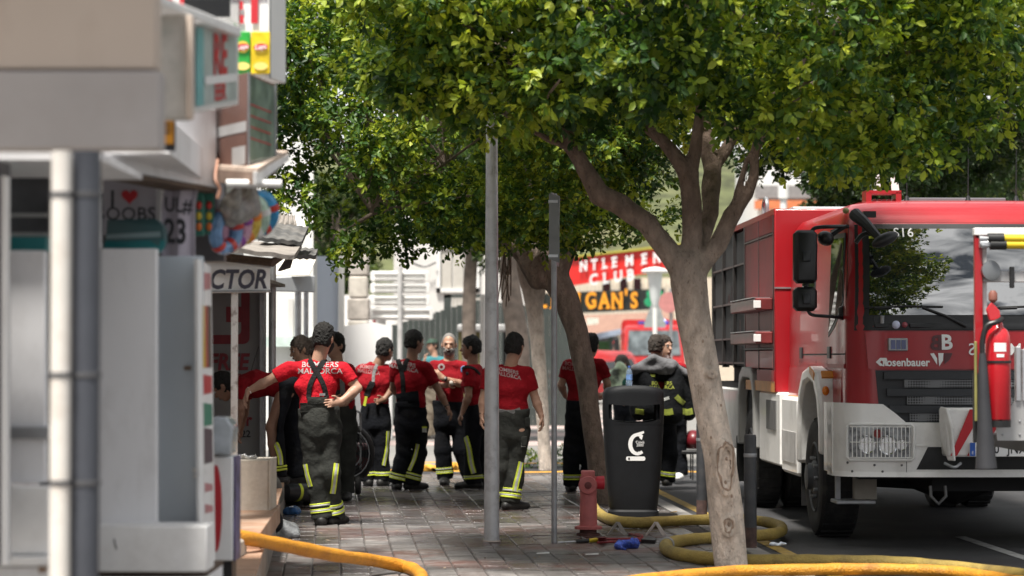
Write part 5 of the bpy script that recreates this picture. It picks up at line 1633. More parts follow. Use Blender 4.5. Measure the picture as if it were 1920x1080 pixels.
   wv = waves(.0075,120,int(px0)+9,8,squash=(1,1,1))
   V,Q = hr.mesh(.0068,lambda p:.003-np.abs(wv(p)))
   fast_mesh('hair',V,Q,m_hair[hair],s.root)
  else:
   hr = Field()
   hr.ell(hd+up*.028*k-f*.012,(.081*k,.101*k,.103*k),Rh)
   hr.ell(hd-up*.02*k+f*.09*k,(.090*k,.085*k,.115*k),Rh,k=0,op='sub')
   hr.plane(hd-up*.03*k,-up)
   V,Q = hr.mesh(.0085)
   fast_mesh('hair',V,Q,m_hair[3],s.root)
  if beard:
   hr = Field()
   hr.ell(hd-up*.058*k+f*.030*k,(.066*k,.077*k,.078*k),Rh)
   hr.ell(hd-up*.066*k+f*.115*k,(.034,.03,.020),Rh,k=0,op='sub')
   hr.ell(hd+up*.02*k+f*.085*k,(.080*k,.075*k,.066*k),Rh,k=0,op='sub')
   hr.plane(hd-up*.020*k,up)
   V,Q = hr.mesh(.0075,waves(.003,90,4,squash=(1,1,1)))
   fast_mesh('beard',V,Q,m_hair[3] if beard ==2 else m_hair[0],s.root)
  if f.y<0.45 and eyes:
   for q in (-1,1):
    e = hd+f*.087*k+r*q*.031*k+up*.004*k
    MB().ball(e,(.011,.011,.011),10,6).build('eye',M('eye_white',(0.6,0.58,0.55),.3),s.root)
    MB().ball(e+f*.0075,(.0055,.0055,.0055),8,5).build('iris',M('dark_iris',(0.03,0.02,0.015),.2),s.root)
    MB().tube([e+up*.020+r*(-.018)+f*.004,e+up*.024+f*.012,e+up*.019+r*.018+f*.004],.0042,n=6).build('eyebrow',m_hair[3 if bald else hair],s.root)
   MB().ball(hd-up*.066*k+f*.098*k,(.022,.010,.009 if not beard ==2 else .014),12,6,Rh).build('mouth',M('mouth_interior',(0.12,0.03,0.03),.4),s.root)
   if beard ==2:
    MB().obox(hd-up*.060*k+f*.1085*k,(.032,.004,.007),Rh).build('teeth',M('teeth',(0.7,0.68,0.62),.3),s.root)
  if cap:
   cp = Field()
   cp.ell(hd+up*.045*k-f*.005,(.086*k,.104*k,.092*k),Rh)
   cp.seg(hd+up*.055*k+f*.07,hd+up*.045*k+f*.15,.012,.006,u=r,sx=6,k=.02)
   cp.plane(hd+up*.035*k,-up)
   V,Q = cp.mesh(.0085)
   fast_mesh('cap',V,Q,cap,s.root)
 def hand(s,b,E_,W_,T_,q,mode):
  """palm and five fingers; T_ is where the middle fingertip points"""
  hd = (T_-W_)
  if hd.length<.02:hd = (W_-E_)
  hd.normalize()
  side = s.r if abs(hd.dot(s.r))<.8 else Vector((0,0,1))
  pn = Vector((-q,0,0)) if abs(hd.x)<.75 else Vector((0,-1,0)) if mode !='down' else Vector((0,0,-1))
  if mode =='front':pn = Vector((0,-1,0))
  if mode =='back':pn = Vector((0,1,0))
  pn = (pn-hd*pn.dot(hd)).normalized()
  lat = hd.cross(pn).normalized()
  if lat.dot(Vector((0,-1,0)))<0 and mode =='rest':lat = -lat
  kn = W_+hd*.088
  b.seg(W_-hd*.01,kn,.020,.0195,u=lat,sx=1.75,k=.012)
  curl = {'rest':.42,'fist':1.2,'flat':.12,'front':.35,'back':.35,'down':.35}.get(mode,.4)
  for i,L_ in enumerate((.068,.078,.073,.056)):
   p = kn+lat*((1.5-i)*.0185)-hd*(.004*abs(i-1.2))
   d = hd.copy()
   spread = lat*((1.5-i)*.06)
   for m_,fr in enumerate((.45,.31,.24)):
    c_ = curl*(.7+.5*m_)*(1+.1*i)
    d = (d*math.cos(c_)+pn*math.sin(c_)+(spread if m_ ==0 else Vector())).normalized()
    n_ = p+d*(L_*fr)
    b.seg(p,n_,.0098-.0008*m_,.0092-.0008*m_,k=.004)
    p = n_
  p = W_+hd*.028+lat*.026
  d = (hd*.65+lat*.62+pn*.35).normalized()
  n_ = p+d*.042
  b.seg(W_+hd*.02+lat*.012,p,.015,.014,k=.01).seg(p,n_,.0125,.0108,k=.006)
  d = (hd*.85+lat*.2+pn*.4).normalized()
  b.seg(n_,n_+d*.03,.0108,.009,k=.004)
  # ---- things worn, laid over the clothes
 def drape(s,pts,width,mat,name,bvh=None,dirv=(0,1,0),lift=.005,thick=.004):
  """a strap laid over the cloth along a line of sight direction; pts in picture coordinates"""
  bvh = bvh or s.bvh
  dv = Vector(dirv).normalized()
  pts = [P(x,y,s.Y) for x,y in pts]
  pts = catmull(pts,6)
  mb = MB(); hits = []
  for p in pts:
   h_ = bvh.ray_cast(p-dv*1.2,dv,2.0)
   if h_[0] is not None:
    hits.append((h_[0],h_[1]))
  if len(hits)<3: return None
  ctr = []
  for i,(p,n) in enumerate(hits):
   d = (hits[min(i+1,len(hits)-1)][0]-hits[max(i-1,0)][0]).normalized()
   n = n if n.dot(dv)<0 else -n
   w = d.cross(n).normalized()
   ctr.append((p+n*lift,w,n))
  kk = len(ctr)
  vs = []
  for p,w,n in ctr:
   vs +=[p-w*width/2-n*.012,p-w*width/2+n*thick*.5,p+n*thick,p+w*width/2+n*thick*.5,p+w*width/2-n*.012]
  fs = []
  for i in range(kk-1):
   for m_ in range(4):
    a = i*5+m_
    fs.append((a,a+1,a+6,a+5))
  mb.add(vs,fs)
  return mb.build(name,mat,s.root)
 def print_back(s,body,px,py,size,mat=None,ux=(1,0,0),uy=(0,0,1),bold=.012,wx=1.0,name='lettering',dirv=(0,1,0),lift=.004,bvh=None,**kw):
  vs,fs = text_geo(body,size,bold=bold,wx=wx,**kw)
  c = P(px,py,s.Y); dv = Vector(dirv).normalized()
  ux,uy = Vector(ux),Vector(uy)
  out = []
  for x,y,z in vs:
   p = c+ux*x+uy*y
   h_ = (bvh or s.bvh).ray_cast(p-dv*1.2,dv,2.0)
   out.append((h_[0] if h_[0] is not None else p)-dv*lift)
  return mesh_obj(name,out,fs,mat or m_print_w,s.root,smooth=False)
 def bands(s,legs='ab',t=((.70,.735,0),(.735,.775,1),(.83,.855,0),(.855,.90,1),(.90,.925,0)),r0=.004):
  for a in legs:
   K_,A_ = s.J['k'+a],s.J['a'+a]
   d = (A_-K_); Ln = d.length; d.normalize()
   for (t0,t1,m_) in t:
    mb = MB(); n = 24
    ax = d; e1 = ax.orthogonal().normalized(); e2 = ax.cross(e1)
    prof = [(t0,-.012),(t0,r0+.003),((t0+t1)/2,r0+.005),(t1,r0+.003),(t1,-.012)]
    vs = []
    for tt,rr_ in prof:
     for q in range(n):
      w = 2*math.pi*q/n
      dirq = e1*math.cos(w)+e2*math.sin(w)
      c0 = K_+d*(Ln*tt)
      rad = .086+.006*tt
      h_ = s.tbvh.ray_cast(c0+dirq*.2,-dirq,.2)
      if h_[0] is not None and (h_[0]-c0).length<.13:
       rad = (h_[0]-c0).length
      vs.append(c0+dirq*(rad+rr_))
    fs = [(i*n+q,i*n+(q+1)%n,(i+1)*n+(q+1)%n,(i+1)*n+q) for i in range(4) for q in range(n)]
    mb.add(vs,fs); mb.build('reflective_band',m_silver if m_ else m_fluo,s.root,angle=180)
 def stripe(s,pts,w=.05):
  s.drape(pts,w,m_fluo,'reflective_stripe',s.tbvh,lift=.004)
  s.drape(pts,w*.45,m_silver,'reflective_stripe',s.tbvh,lift=.0065,thick=.003)
def back_print(p,px,py,size=.066,ux=(1,0,0),wx=1.12,mat=None,line=.85):
 p.print_back('BOMBERS\nMALLORCA',px,py,size,mat,ux=ux,wx=wx,line=line)
p = Person('firefighter in charcoal bib trousers with crossed braces, one arm stretched out',21.4,602,dict(head=(608,634),sa=(541,693),sb=(643,693),ea=(503,714,.0),wa=(466,733,-.02),ha=(457,757,-.02),eb=(671,728,-.03),wb=(642,752,-.12),hb=(618,756,-.16),hpa=(579,803),hpb=(621,803),ka=(593,888,.03),kb=(618,886),aa=(602,962,.02),ab=(624,955,.12),ta=(596,975,.3),tb=(650,965,.35)),face=(.45,.9),trousers=m_tr_grey,hair=0,skin=1,hands=('down','flat'),beard=1,shirt=cloth_mat('lit_red_cotton',(0.50,0.014,0.026)))  # lighter copy of the shirt red: his stronger light put into the colour
back_print(p,601,690,.068)
p.drape([(597,800),(597,785),(597,770),(597,754)],.30,m_tr_grey,'bib',lift=.010,thick=.006)
p.drape([(597,756),(597,749),(597,744)],.17,m_tr_grey,'bib',lift=.012,thick=.006)
p.drape([(581,746),(584,722),(594,700),(606,680),(614,668)],.043,m_strap,'brace',lift=.008)
p.drape([(614,746),(608,722),(597,700),(585,680),(577,668)],.043,m_strap,'brace',lift=.011)
for x in (582,613):
 a = p.bvh.ray_cast(P(x,744,20),Vector((0,1,0)),4)[0]
 if a:MB().obox(a-Vector((0,.016,0)),(.05,.008,.022)).build('buckle',m_grey_metal,p.root)
p.drape([(560,775),(580,778),(600,779),(620,778),(640,775)],.02,m_strap,'belt',lift=.016)
p.bands()
p.stripe([(573,870),(577,890),(583,912)],.05)
p.stripe([(632,868),(629,895),(624,925)],.05)
MB().lathe([(.030,-.006),(.033,0),(.030,.006)],p.J['wa'].lerp(p.J['ea'],.06),p.J['wa']-p.J['ea'],n=14,cap=False).build('bracelet',m_white_print,p.root)
p = Person('firefighter with a grey brace over one shoulder leaning away, hand on his hip',28.0,704,dict(head=(722,656),sa=(680,694),sb=(724,694),ea=(664,712,.15),wa=(672,730,.3),ha=(680,738,.33),eb=(737,727,-.02),wb=(722,748,-.1),hb=(708,752,-.14),hpa=(690,790),hpb=(717,790),ka=(688,848),kb=(716,848),aa=(691,898),ab=(716,897),ta=(684,910,.3),tb=(728,908,.3)),face=(.65,.75),skin=2)
back_print(p,692,693,.062,ux=(.85,0,-.12),wx=.95,mat=M('faint_shirt_print',(0.36,0.17,0.17),.6))
p.drape([(716,672),(707,684),(702,700),(701,716)],.035,m_strap_g,'brace',lift=.006)
p.drape([(700,716),(694,728),(688,742)],.07,m_strap,'bib',lift=.008)
p.bands(t=((.74,.775,0),(.775,.81,1),(.84,.885,0)))
p.stripe([(728,808),(726,840),(720,872)],.04)
b = MB(); a = P(685,752,27.83); b.obox(a,(.03,.02,.11),Matrix.Rotation(.2,3,'Y')); b.build('radio_tag',m_fluo,p.root)
p = Person('tall firefighter with black bib and braces, bare arm hanging towards the laughing man',27.2,772,dict(head=(777,641),sa=(744,687),sb=(798,690),ea=(736,728,.12),wa=(752,748,.25),ha=(766,754,.28),eb=(824,735,.02),wb=(839,764,0),hb=(850,786,0),hpa=(757,795),hpb=(786,795),ka=(757,850),kb=(786,850,.02),aa=(745,902),ab=(772,900),ta=(737,915,.25),tb=(800,912,.12)),face=(.75,.6),skin=2)
back_print(p,757,686,.064,ux=(.95,0,-.2),wx=1.05)
p.drape([(745,672),(752,690),(756,710),(757,732),(758,745)],.055,m_strap,'brace',lift=.007)
p.drape([(778,668),(764,676),(757,695)],.05,m_strap,'brace',lift=.010)
p.drape([(766,790),(766,772),(766,752),(764,735)],.26,m_tr_black,'bib',lift=.010,thick=.006)
p.bands(t=((.70,.735,0),(.735,.76,1),(.80,.83,0),(.83,.86,1),(.86,.90,0)))
p.stripe([(784,832),(778,858),(768,882)],.042)
a = p.tbvh.ray_cast(P(789,812,26),Vector((0,1,0)),4)[0]
if a:MB().obox(a-Vector((0,.012,0)),(.05,.012,.05)).build('patch',m_silver,p.root); MB().obox(a+Vector((0,-.015,.03)),(.055,.012,.018)).build('patch',m_fluo,p.root)
MB().lathe([(.032,-.007),(.036,0),(.032,.007)],p.J['wb'].lerp(p.J['eb'],.1),p.J['wb']-p.J['eb'],n=14,cap=False).build('wristband',m_black,p.root)
p = Person('laughing grey bearded firefighter facing the street with his arms folded',28.3,842,dict(head=(842,646),sa=(815,687),sb=(869,687),ea=(808,722,-.06),wa=(838,722,-.20),ha=(862,712,-.22),eb=(872,722,-.06),wb=(832,709,-.25),hb=(810,690,-.24),hpa=(829,790),hpb=(856,790),ka=(830,846),kb=(866,846),aa=(834,895),ab=(884,893),ta=(832,910,-.25),tb=(890,908,-.2)),face=(-.02,-1),tilt=-.05,skin=0,eyes=False,bald=True,beard=2,hands=('fist','back'),shirt=cloth_mat('shaded_red_cotton',(0.24,0.009,0.015)))  # darker copy of the shirt red: shade put into the colour
p.bands('a',t=((.62,.655,0),(.655,.70,1),(.74,.77,0),(.77,.80,1),(.80,.86,0)))
w = p.J['wb'].lerp(p.J['eb'],.08)
MB().lathe([(.029,-.012),(.034,-.010),(.034,.010),(.029,.012)],w,p.J['wb']-p.J['eb'],n=14).build('watch',m_black,p.root)
MB().ball(w+Vector((0,-.034,.005)),(.016,.006,.016),12,6).build('watch_face',m_silver,p.root)
c = P(828,688,28.3)
h_ = p.bvh.ray_cast(c-Vector((0,1,0)),Vector((0,1,0)),2)[0]
if h_:MB().lathe([(.040,0),(.030,.002),(.030,0),(.02,.001)],h_-Vector((0,.006,0)),(0,-1,0),n=20,cap=False).build('chest_badge',m_print_w,p.root)
h_ = p.bvh.ray_cast(P(870,693,28.3)-Vector((0,1,0)),Vector((0,1,0)),2)[0]
if h_:MB().ball(h_,(.04,.012,.048),14,6).build('sleeve_badge',M('blue_badge',(0.10,0.22,0.42),.5,var=.5,scale=30),p.root)
MB().ball(p.J['ha'].lerp(p.J['wa'],.55)+Vector((0,-.03,0)),(.035,.022,.03),12,8).build('crumpled_glove',M('white_glove',(0.6,0.56,0.5),.7,var=.3,scale=40,bump=.5),p.root)
hd,Rh_ = p.J['head'],Matrix((p.r,p.f,p.up)).transposed()
for q in (-1,1):
 e = hd+p.f*.090+p.r*q*.033+p.up*.006
 MB().tube([e+p.r*-.016+p.up*-.004,e+p.up*.004+p.f*.004,e+p.r*.016+p.up*-.004],.0035,n=6).build('closed_eye',m_hair[1],p.root)
 MB().tube([e+p.r*-.018+p.up*.018,e+p.up*.024+p.f*.008,e+p.r*.018+p.up*.018],.005,n=6).build('eyebrow',m_hair[3],p.root)
MB().ball(hd-p.up*.068+p.f*.098,(.027,.014,.018),14,8,Rh_).build('mouth',M('mouth_interior',(0.06,0.015,0.015),.4),p.root)
MB().obox(hd-p.up*.058+p.f*.1115,(.036,.006,.010),Rh_).build('teeth',M('teeth',(0.7,0.68,0.62),.3),p.root)
p = Person('firefighter in profile facing the laughing man, half hidden by the grey lamp post',27.5,888,dict(head=(883,652),sa=(879,697,-.16),sb=(893,694,.16),ea=(879,742,-.2),wa=(868,772,-.2),ha=(860,790,-.2),eb=(892,742,.2),wb=(880,770,.22),hb=(872,782,.22),hpa=(890,792,-.08),hpb=(896,792,.08),ka=(884,850,-.09),kb=(902,850,.1),aa=(888,900,-.09),ab=(905,898,.12),ta=(866,914,-.1),tb=(890,912,.12)),face=(-1,.12),skin=2)
p.bands(t=((.78,.80,0),(.80,.835,1),(.85,.91,0)))
p.stripe([(874,818),(880,842),(884,868),(889,886)],.06)
p.drape([(868,690),(878,688),(890,692),(900,702)],.035,m_strap,'brace',lift=.006)
h_ = p.bvh.ray_cast(P(877,700,27.5)-Vector((0,1,0)),Vector((0,1,0)),2)[0]
if h_:MB().ball(h_,(.02,.008,.02),12,6).build('sleeve_badge',m_black_print,p.root)
p = Person('broad firefighter without braces seen from behind, arms hanging, next to the lamp post',23.6,955,dict(head=(965,650),sa=(918,700),sb=(990,702),ea=(906,748),wa=(904,778,-.02),ha=(903,800,-.03),eb=(1004,748),wb=(1015,780,-.02),hb=(1018,806,-.02),hpa=(942,806),hpb=(976,806),ka=(940,872),kb=(966,870,.03),aa=(928,928,.1),ab=(958,934),ta=(920,945,.3),tb=(990,945,.12)),face=(.35,.95),trousers=m_tr_grey,skin=1)
back_print(p,951,699,.052,ux=(.98,0,-.22),wx=1.0)
p.drape([(928,768),(945,772),(962,772),(975,768)],.045,m_strap_g,'rolled_hem',lift=.008)
p.bands('b',t=((.66,.70,0),(.70,.75,1),(.79,.83,0),(.83,.875,1),(.875,.92,0)))
p.bands('a',t=((.66,.70,0),(.70,.75,1),(.79,.83,0),(.83,.875,1),(.875,.92,0)))
p.stripe([(977,866),(973,885),(968,905),(965,920)],.055)
for y in (800,838):
 a = p.tbvh.ray_cast(P(990-(y-800)*.15,y,22),Vector((0,1,0)),4)[0]
 if a:MB().obox(a,(.06,.05,.10)).build('thigh_pocket',m_tr_grey,p.root,bevel=.012)
a = p.tbvh.ray_cast(P(983,845,22),Vector((0,1,0)),4)[0]
if a:MB().obox(a-Vector((0,.02,0)),(.045,.012,.04)).build('patch',m_silver,p.root); MB().obox(a+Vector((.0,-.022,.045)),(.04,.012,.02)).build('patch',m_fluo,p.root)
MB().lathe([(.030,-.008),(.034,0),(.030,.008)],p.J['wa'].lerp(p.J['ea'],.08),p.J['wa']-p.J['ea'],n=14,cap=False).build('wristband',m_black,p.root)
p = Person('firefighter in black trousers mostly hidden by the leaning trunk, hands held in front',26.9,1092,dict(head=(1108,648),sa=(1066,686),sb=(1126,684),ea=(1052,722,.03),wa=(1060,742,.2),ha=(1072,748,.28),eb=(1139,720,.03),wb=(1138,738,.22),hb=(1126,744,.3),hpa=(1077,792),hpb=(1104,792),ka=(1072,850),kb=(1104,852),aa=(1072,902),ab=(1102,898),ta=(1066,915,.25),tb=(1112,912,.25)),face=(.3,.95),skin=1,shirt=cloth_mat('shaded_red_cotton',(0,0,0)))
back_print(p,1078,688,.06,ux=(.9,0,-.1),wx=1.0,mat=M('faint_shirt_print',(0,0,0)))
p.bands(t=((.70,.73,0),(.75,.80,1),(.83,.87,0)))
p.drape([(1098,668),(1094,690),(1090,715)],.045,m_strap,'brace',lift=.007)
p = Person('dark haired firefighter with a black turnout coat slung over his back beyond the bin',28.0,1236,dict(head=(1231,650),sa=(1203,693),sb=(1271,693),ea=(1192,732,.05),wa=(1200,752,.2),ha=(1210,756,.3),eb=(1282,732,.05),wb=(1276,752,.2),hb=(1266,758,.3),hpa=(1222,795),hpb=(1251,795),ka=(1222,852),kb=(1256,850,-.03),aa=(1224,900),ab=(1250,898),ta=(1218,912,.25),tb=(1256,912,.2)),face=(.45,.9),skin=1,hair=1)
co = Field(); j = p.J; Y_ = 28.0
co.seg(P(1196,702,Y_-.12),P(1278,702,Y_-.12),.085,.085,k=.05)
co.seg(P(1206,700,Y_-.17),P(1235,765,Y_-.19),.10,.13,k=.05).seg(P(1268,700,Y_-.17),P(1255,770,Y_-.19),.10,.14,k=.05)
co.seg(P(1215,765,Y_-.17),P(1262,775,Y_-.17),.11,.12,k=.05)
co.seg(P(1195,705,Y_-.13),P(1196,775,Y_-.10),.075,.085,k=.04).seg(P(1280,705,Y_-.13),P(1292,772,Y_-.10),.085,.095,k=.04)
V,Q = co.mesh(.013,waves(.012,18,77,squash=(1,1,.6)))
coat = fast_mesh('coat',V,Q,cloth_mat('coat_cloth',(0.012,0.013,0.015),bump=.6),p.root)
cb = BVHTree.FromPolygons([Vector(v) for v in V],Q.tolist())
hl = Field()
for (x0,y0,x1,y1,r) in ((1190,692,1225,672,.050),(1225,672,1262,684,.055),(1262,684,1290,700,.040),(1200,690,1262,694,.05)):
 hl.seg(P(x0,y0,Y_-.22),P(x1,y1,Y_-.24),r,r*.95,k=.04)
V,Q = hl.mesh(.012,waves(.013,34,21,squash=(.7,1,1)))
fast_mesh('coat_lining',V,Q,cloth_mat('grey_lining',(0.15,0.15,0.16),bump=.6),p.root)
p.drape([(1212,736),(1222,746),(1236,750),(1252,745)],.035,m_silver,'reflective_stripe',cb,lift=.006)
p.drape([(1190,770),(1205,772)],.06,m_fluo_d,'reflective_band',cb)
p.drape([(1234,770),(1246,772),(1258,770)],.07,m_fluo_d,'reflective_band',cb)
p.drape([(1264,742),(1272,750),(1280,756)],.06,m_fluo_d,'reflective_band',cb)
p.drape([(1276,770),(1286,772),(1296,770)],.07,m_fluo_d,'reflective_band',cb)
p.print_back('BOMBERS\nMALLORCA',1238,722,.055,M('yellow_print',(0.35,0.38,0.06),.6),bvh=cb,lift=.006,line=.85)
a = cb.ray_cast(P(1240,706,26),Vector((0,1,0)),4)[0]
if a:MB().obox(a-Vector((0,.004,0)),(.07,.012,.03)).build('tag',m_fluo_d,p.root)
p.print_back('BOMBERS',1238,670,.06,ux=(1,0,-.02),wx=1.1)
p.bands(t=((.70,.74,0),(.76,.80,1),(.83,.88,0)))
p = Person('firefighter bending far over in the shade below the doctor sign, back level with the pedestal',22.6,530,dict(head=(421,724,-.05),sa=(458,722,-.17),sb=(458,716,.17),ea=(455,765,-.2),wa=(450,800,-.15),ha=(448,818,-.15),eb=(455,765,.2),wb=(450,800,.15),hb=(448,818,.15),hpa=(541,722,-.09),hpb=(541,722,.09),ka=(512,800,-.12),kb=(545,805,.12),aa=(524,886,-.12),ab=(556,884,.14),ta=(500,900,-.15),tb=(530,900,.12)),face=(-.75,.1),tilt=-.62,zf=.3,skin=2,waist=.22,shirt=cloth_mat('shaded_red_cotton',(0,0,0)))  # shirt reuses the darkened red, stall shade in its colour
p.stripe([(519,800),(521,825),(528,850),(530,870)],.05)
p.bands('a',t=((.80,.84,0),(.86,.90,0)))
p = Person('man with grey brown hair looking down behind the firefighter in charcoal bib trousers',24.4,566,dict(head=(564,655),sa=(552,702),sb=(604,704),ea=(553,745,.05),wa=(562,768,.1),ha=(560,775,.12),eb=(602,745,.05),wb=(595,770,.1),hb=(585,778,.12),hpa=(556,805),hpb=(584,805),ka=(556,865),kb=(584,865),aa=(556,926),ab=(584,926),ta=(545,940,.1),tb=(575,940,.1)),face=(-.8,-.35),tilt=-.25,hair=2,skin=1,shirt=cloth_mat('dark_work_vest',(0.03,0.033,0.03)),h=.009)
p.drape([(541,700),(541,712),(542,724)],.05,m_fluo,'reflective_stripe',lift=.006)
p = Person('firefighter with grey braces standing behind the elbow of the man in charcoal bib trousers',25.2,640,dict(head=(628,648),sa=(612,692),sb=(655,694),ea=(610,735,.03),wa=(628,748,-.15),ha=(640,745,-.2),eb=(662,738,.0),wb=(650,755,-.14),hb=(634,757,-.2),hpa=(624,800),hpb=(652,800),ka=(626,865),kb=(650,862),aa=(628,918),ab=(650,916),ta=(620,930,-.2),tb=(650,930,-.2)),face=(-.55,-.75),skin=1,trousers=m_tr_grey,h=.009,hands=('front','front'))
p.drape([(638,672),(641,690),(643,710),(644,740)],.05,m_strap_g,'brace',lift=.006)
p.drape([(620,740),(640,742),(658,744)],.12,m_tr_grey,'bib',lift=.008)
p = Person('dark haired person almost hidden between the grey haired man and the charcoal bib trousers',26.5,590,dict(head=(588,656),sa=(568,700),sb=(612,700),ea=(564,740),wa=(575,765,.1),ha=(588,770,.12),eb=(616,740),wb=(606,765,.1),hb=(598,770,.12),hpa=(577,800),hpb=(603,800),ka=(577,855),kb=(603,855),aa=(577,905),ab=(603,905)),face=(.2,.9),hair=1,skin=1,h=.011)
p = Person('distant passer-by in a green cap and teal top pointing beyond the laughing man',44,812,dict(head=(811,648),sa=(799,676),sb=(832,676),ea=(794,697,-.1),wa=(797,676,-.25),ha=(800,660,-.28),eb=(836,706),wb=(834,728),hb=(834,738),hpa=(807,745),hpb=(824,745),ka=(806,783),kb=(824,783),aa=(806,814),ab=(824,814)),face=(-.75,-.6),hair=1,skin=1,group='bystanders',shirt=cloth_mat('teal_cotton',(0.06,0.22,0.25)),cap=M('green_cap',(0.03,0.07,0.05),.8),h=.011,trousers=cloth_mat('khaki_cloth',(0.16,0.14,0.11)))
p = Person('far firefighter in a red cap beside the red fire van',92,1153,dict(head=(1153,646),sa=(1143,662),sb=(1163,662),ea=(1141,675),wa=(1142,686),ha=(1143,690),eb=(1165,675),wb=(1164,686),hb=(1163,690),hpa=(1149,695),hpb=(1158,695),ka=(1149,718),kb=(1158,718),aa=(1149,741),ab=(1158,741)),face=(-.3,.9),skin=1,h=.016,cap=M('red_cap',(0.5,0.02,0.02),.7))
p = Person('person in a dark green top bending over a bag, seen past the bin',36,1166,dict(head=(1166,683),sa=(1152,706,-.05),sb=(1180,708,.1),ea=(1146,724,-.1),wa=(1152,738,-.25),ha=(1158,744,-.28),eb=(1182,730,.1),wb=(1178,745,-.1),hb=(1176,751,-.12),hpa=(1162,764),hpb=(1182,764),ka=(1160,804),kb=(1182,804),aa=(1160,844),ab=(1182,844)),face=(-.8,-.4),tilt=-.3,hair=1,skin=2,group='bystanders',shirt=cloth_mat('bottle_green_cotton',(0.015,0.06,0.045)),h=.011)
f_ = Field(); f_.ell(P(1150,712,35.4),(.14,.10,.17),k=.05).ell(P(1162,702,35.4),(.10,.08,.16),k=.05)
V,Q = f_.mesh(.014,waves(.02,22,6,squash=(1,1,1)))
tag(fast_mesh('carrier_bag',V,Q,M('green_white_film',(0.42,0.52,0.36),.35,var=.9,scale=5)),'crumpled green and white carrier bag held in front of the dark green top','bag')
p = Person('person in white trainers hidden behind the firefighter with the slung coat',29.4,1262,dict(head=(1246,650),sa=(1232,692),sb=(1280,692),ea=(1228,730),wa=(1236,755,.05),ha=(1242,765,.06),eb=(1284,730),wb=(1278,755,.05),hb=(1272,765,.06),hpa=(1246,788),hpb=(1272,788),ka=(1246,842),kb=(1273,840),aa=(1240,892),ab=(1274,886),ta=(1232,908,-.2),tb=(1264,905,-.3)),face=(.55,-.7),hair=1,skin=1,group='bystanders',h=.010,skip=('sole',),shirt=cloth_mat('shaded_red_cotton',(0,0,0)))
for o in p.root.children:
 if o.name.startswith('boot'):
  o.name = 'trainer'; o.data.materials[0] = M('white_trainer',(0.72,0.72,0.70),.6,var=.06)
  # ------------------------------------------------------------------ the large fire engine
m_red = M('engine_red_paint',(0.34,0.007,0.013),0.36,var=0.05,scale=2,coat=0.3,dirt=(0.30,0.03,0.03),dscale=3,damt=0.3)
m_cabwhite = M('engine_white_paint',(0.88,0.875,0.855),0.38,var=0.03,scale=2,coat=0.3,dirt=(0.42,0.39,0.35),dscale=3,damt=0.4)
m_screen = M('windscreen_glass',(0.010,0.012,0.014),0.015,var=0.05,ior=3.6)
m_gplastic = M('grille_plastic',(0.020,0.023,0.028),0.5,var=0.1,scale=20)
m_bplastic = M('mirror_plastic',(0.013,0.014,0.016),0.42,var=0.1,scale=20)
m_orange_ref = M('orange_reflector',(0.65,0.26,0.03),0.35,var=0.1)
m_under = M('chassis_black',(0.010,0.010,0.011),0.85,var=0.2)
m_chrome = M('lamp_chrome',(0.75,0.76,0.78),0.12,0.95,var=0.1,scale=30)
def perforated():
 m = M('perforated_grille',(0.05,0.055,0.065),0.5,var=.05)
 t = m.node_tree; b = t.nodes['Principled BSDF']
 c = t.nodes.new('ShaderNodeTexCoord'); v = t.nodes.new('ShaderNodeTexVoronoi')
 v.inputs['Scale'].default_value = 48; v.inputs['Randomness'].default_value = 0.0
 t.links.new(c.outputs['Object'],v.inputs['Vector'])
 r = t.nodes.new('ShaderNodeValToRGB'); r.color_ramp.elements[0].position = .36; r.color_ramp.elements[0].color = (.004,.004,.005,1)
 r.color_ramp.elements[1].position = .44; r.color_ramp.elements[1].color = (.15,.155,.165,1)
 t.links.new(v.outputs['Distance'],r.inputs[0]); t.links.new(r.outputs[0],b.inputs['Base Color'])
 return m
m_perf = perforated()
TZ = 0.045
E = thing('fire_engine','large red fire engine with white bumper and cloud-reflecting windscreen parked at the kerb','fire engine',(3.80,20.8,-TZ),0.03)
EI = wm(E).inverted()
def TL(px,py,y):
 """the engine-space point seen at a picture position, at engine depth y"""
 Y = 20.8+y
 for _ in range(3):
  q = EI@P(px,py,Y)
  Y +=(y-q.y)
 return EI@P(px,py,Y)
kw = dict(parent=E,local=True)
def cab_dim(z):
 yf = np.interp(z,[1.0,1.78,1.86,2.62,2.72,2.80,2.84],[-1.40,-1.38,-1.36,-1.13,-1.04,-0.86,-0.60])
 if 1.8<z<2.64:yf -=.040*(1-((z-2.22)/.42) **2)
 w = np.interp(z,[1.0,1.9,2.62,2.74,2.80,2.84],[1.13,1.13,1.095,1.06,1.0,.86])
 return float(yf),float(w)
RC = 0.20
def front_y(x,z):
 yf,w = cab_dim(z)
 ax = min(abs(x),w)
 y = yf+.09*(ax/w) **2
 if ax>w-RC:
  q = ax-(w-RC)
  y +=RC-math.sqrt(max(0,RC*RC-q*q))
 return y
def outline(z,n=9,yb=1.98):
 yf,w = cab_dim(z)
 pts = [(-w,yb),(-w,1.0),(-w,.2),(-w,-.6)]
 xs = [-w*math.sin(math.pi/2*k/5) for k in (5,)]
 xc = [-(w-RC)-RC*math.cos(math.pi/2*k/6) for k in range(0,7)]
 fr = xc+list(np.linspace(-(w-RC),w-RC,n))[1:-1]+[-x for x in xc[::-1]]
 pts +=[(x,front_y(x,z)) for x in fr]
 pts +=[(w,-.6),(w,.2),(w,1.0),(w,yb)]
 return pts
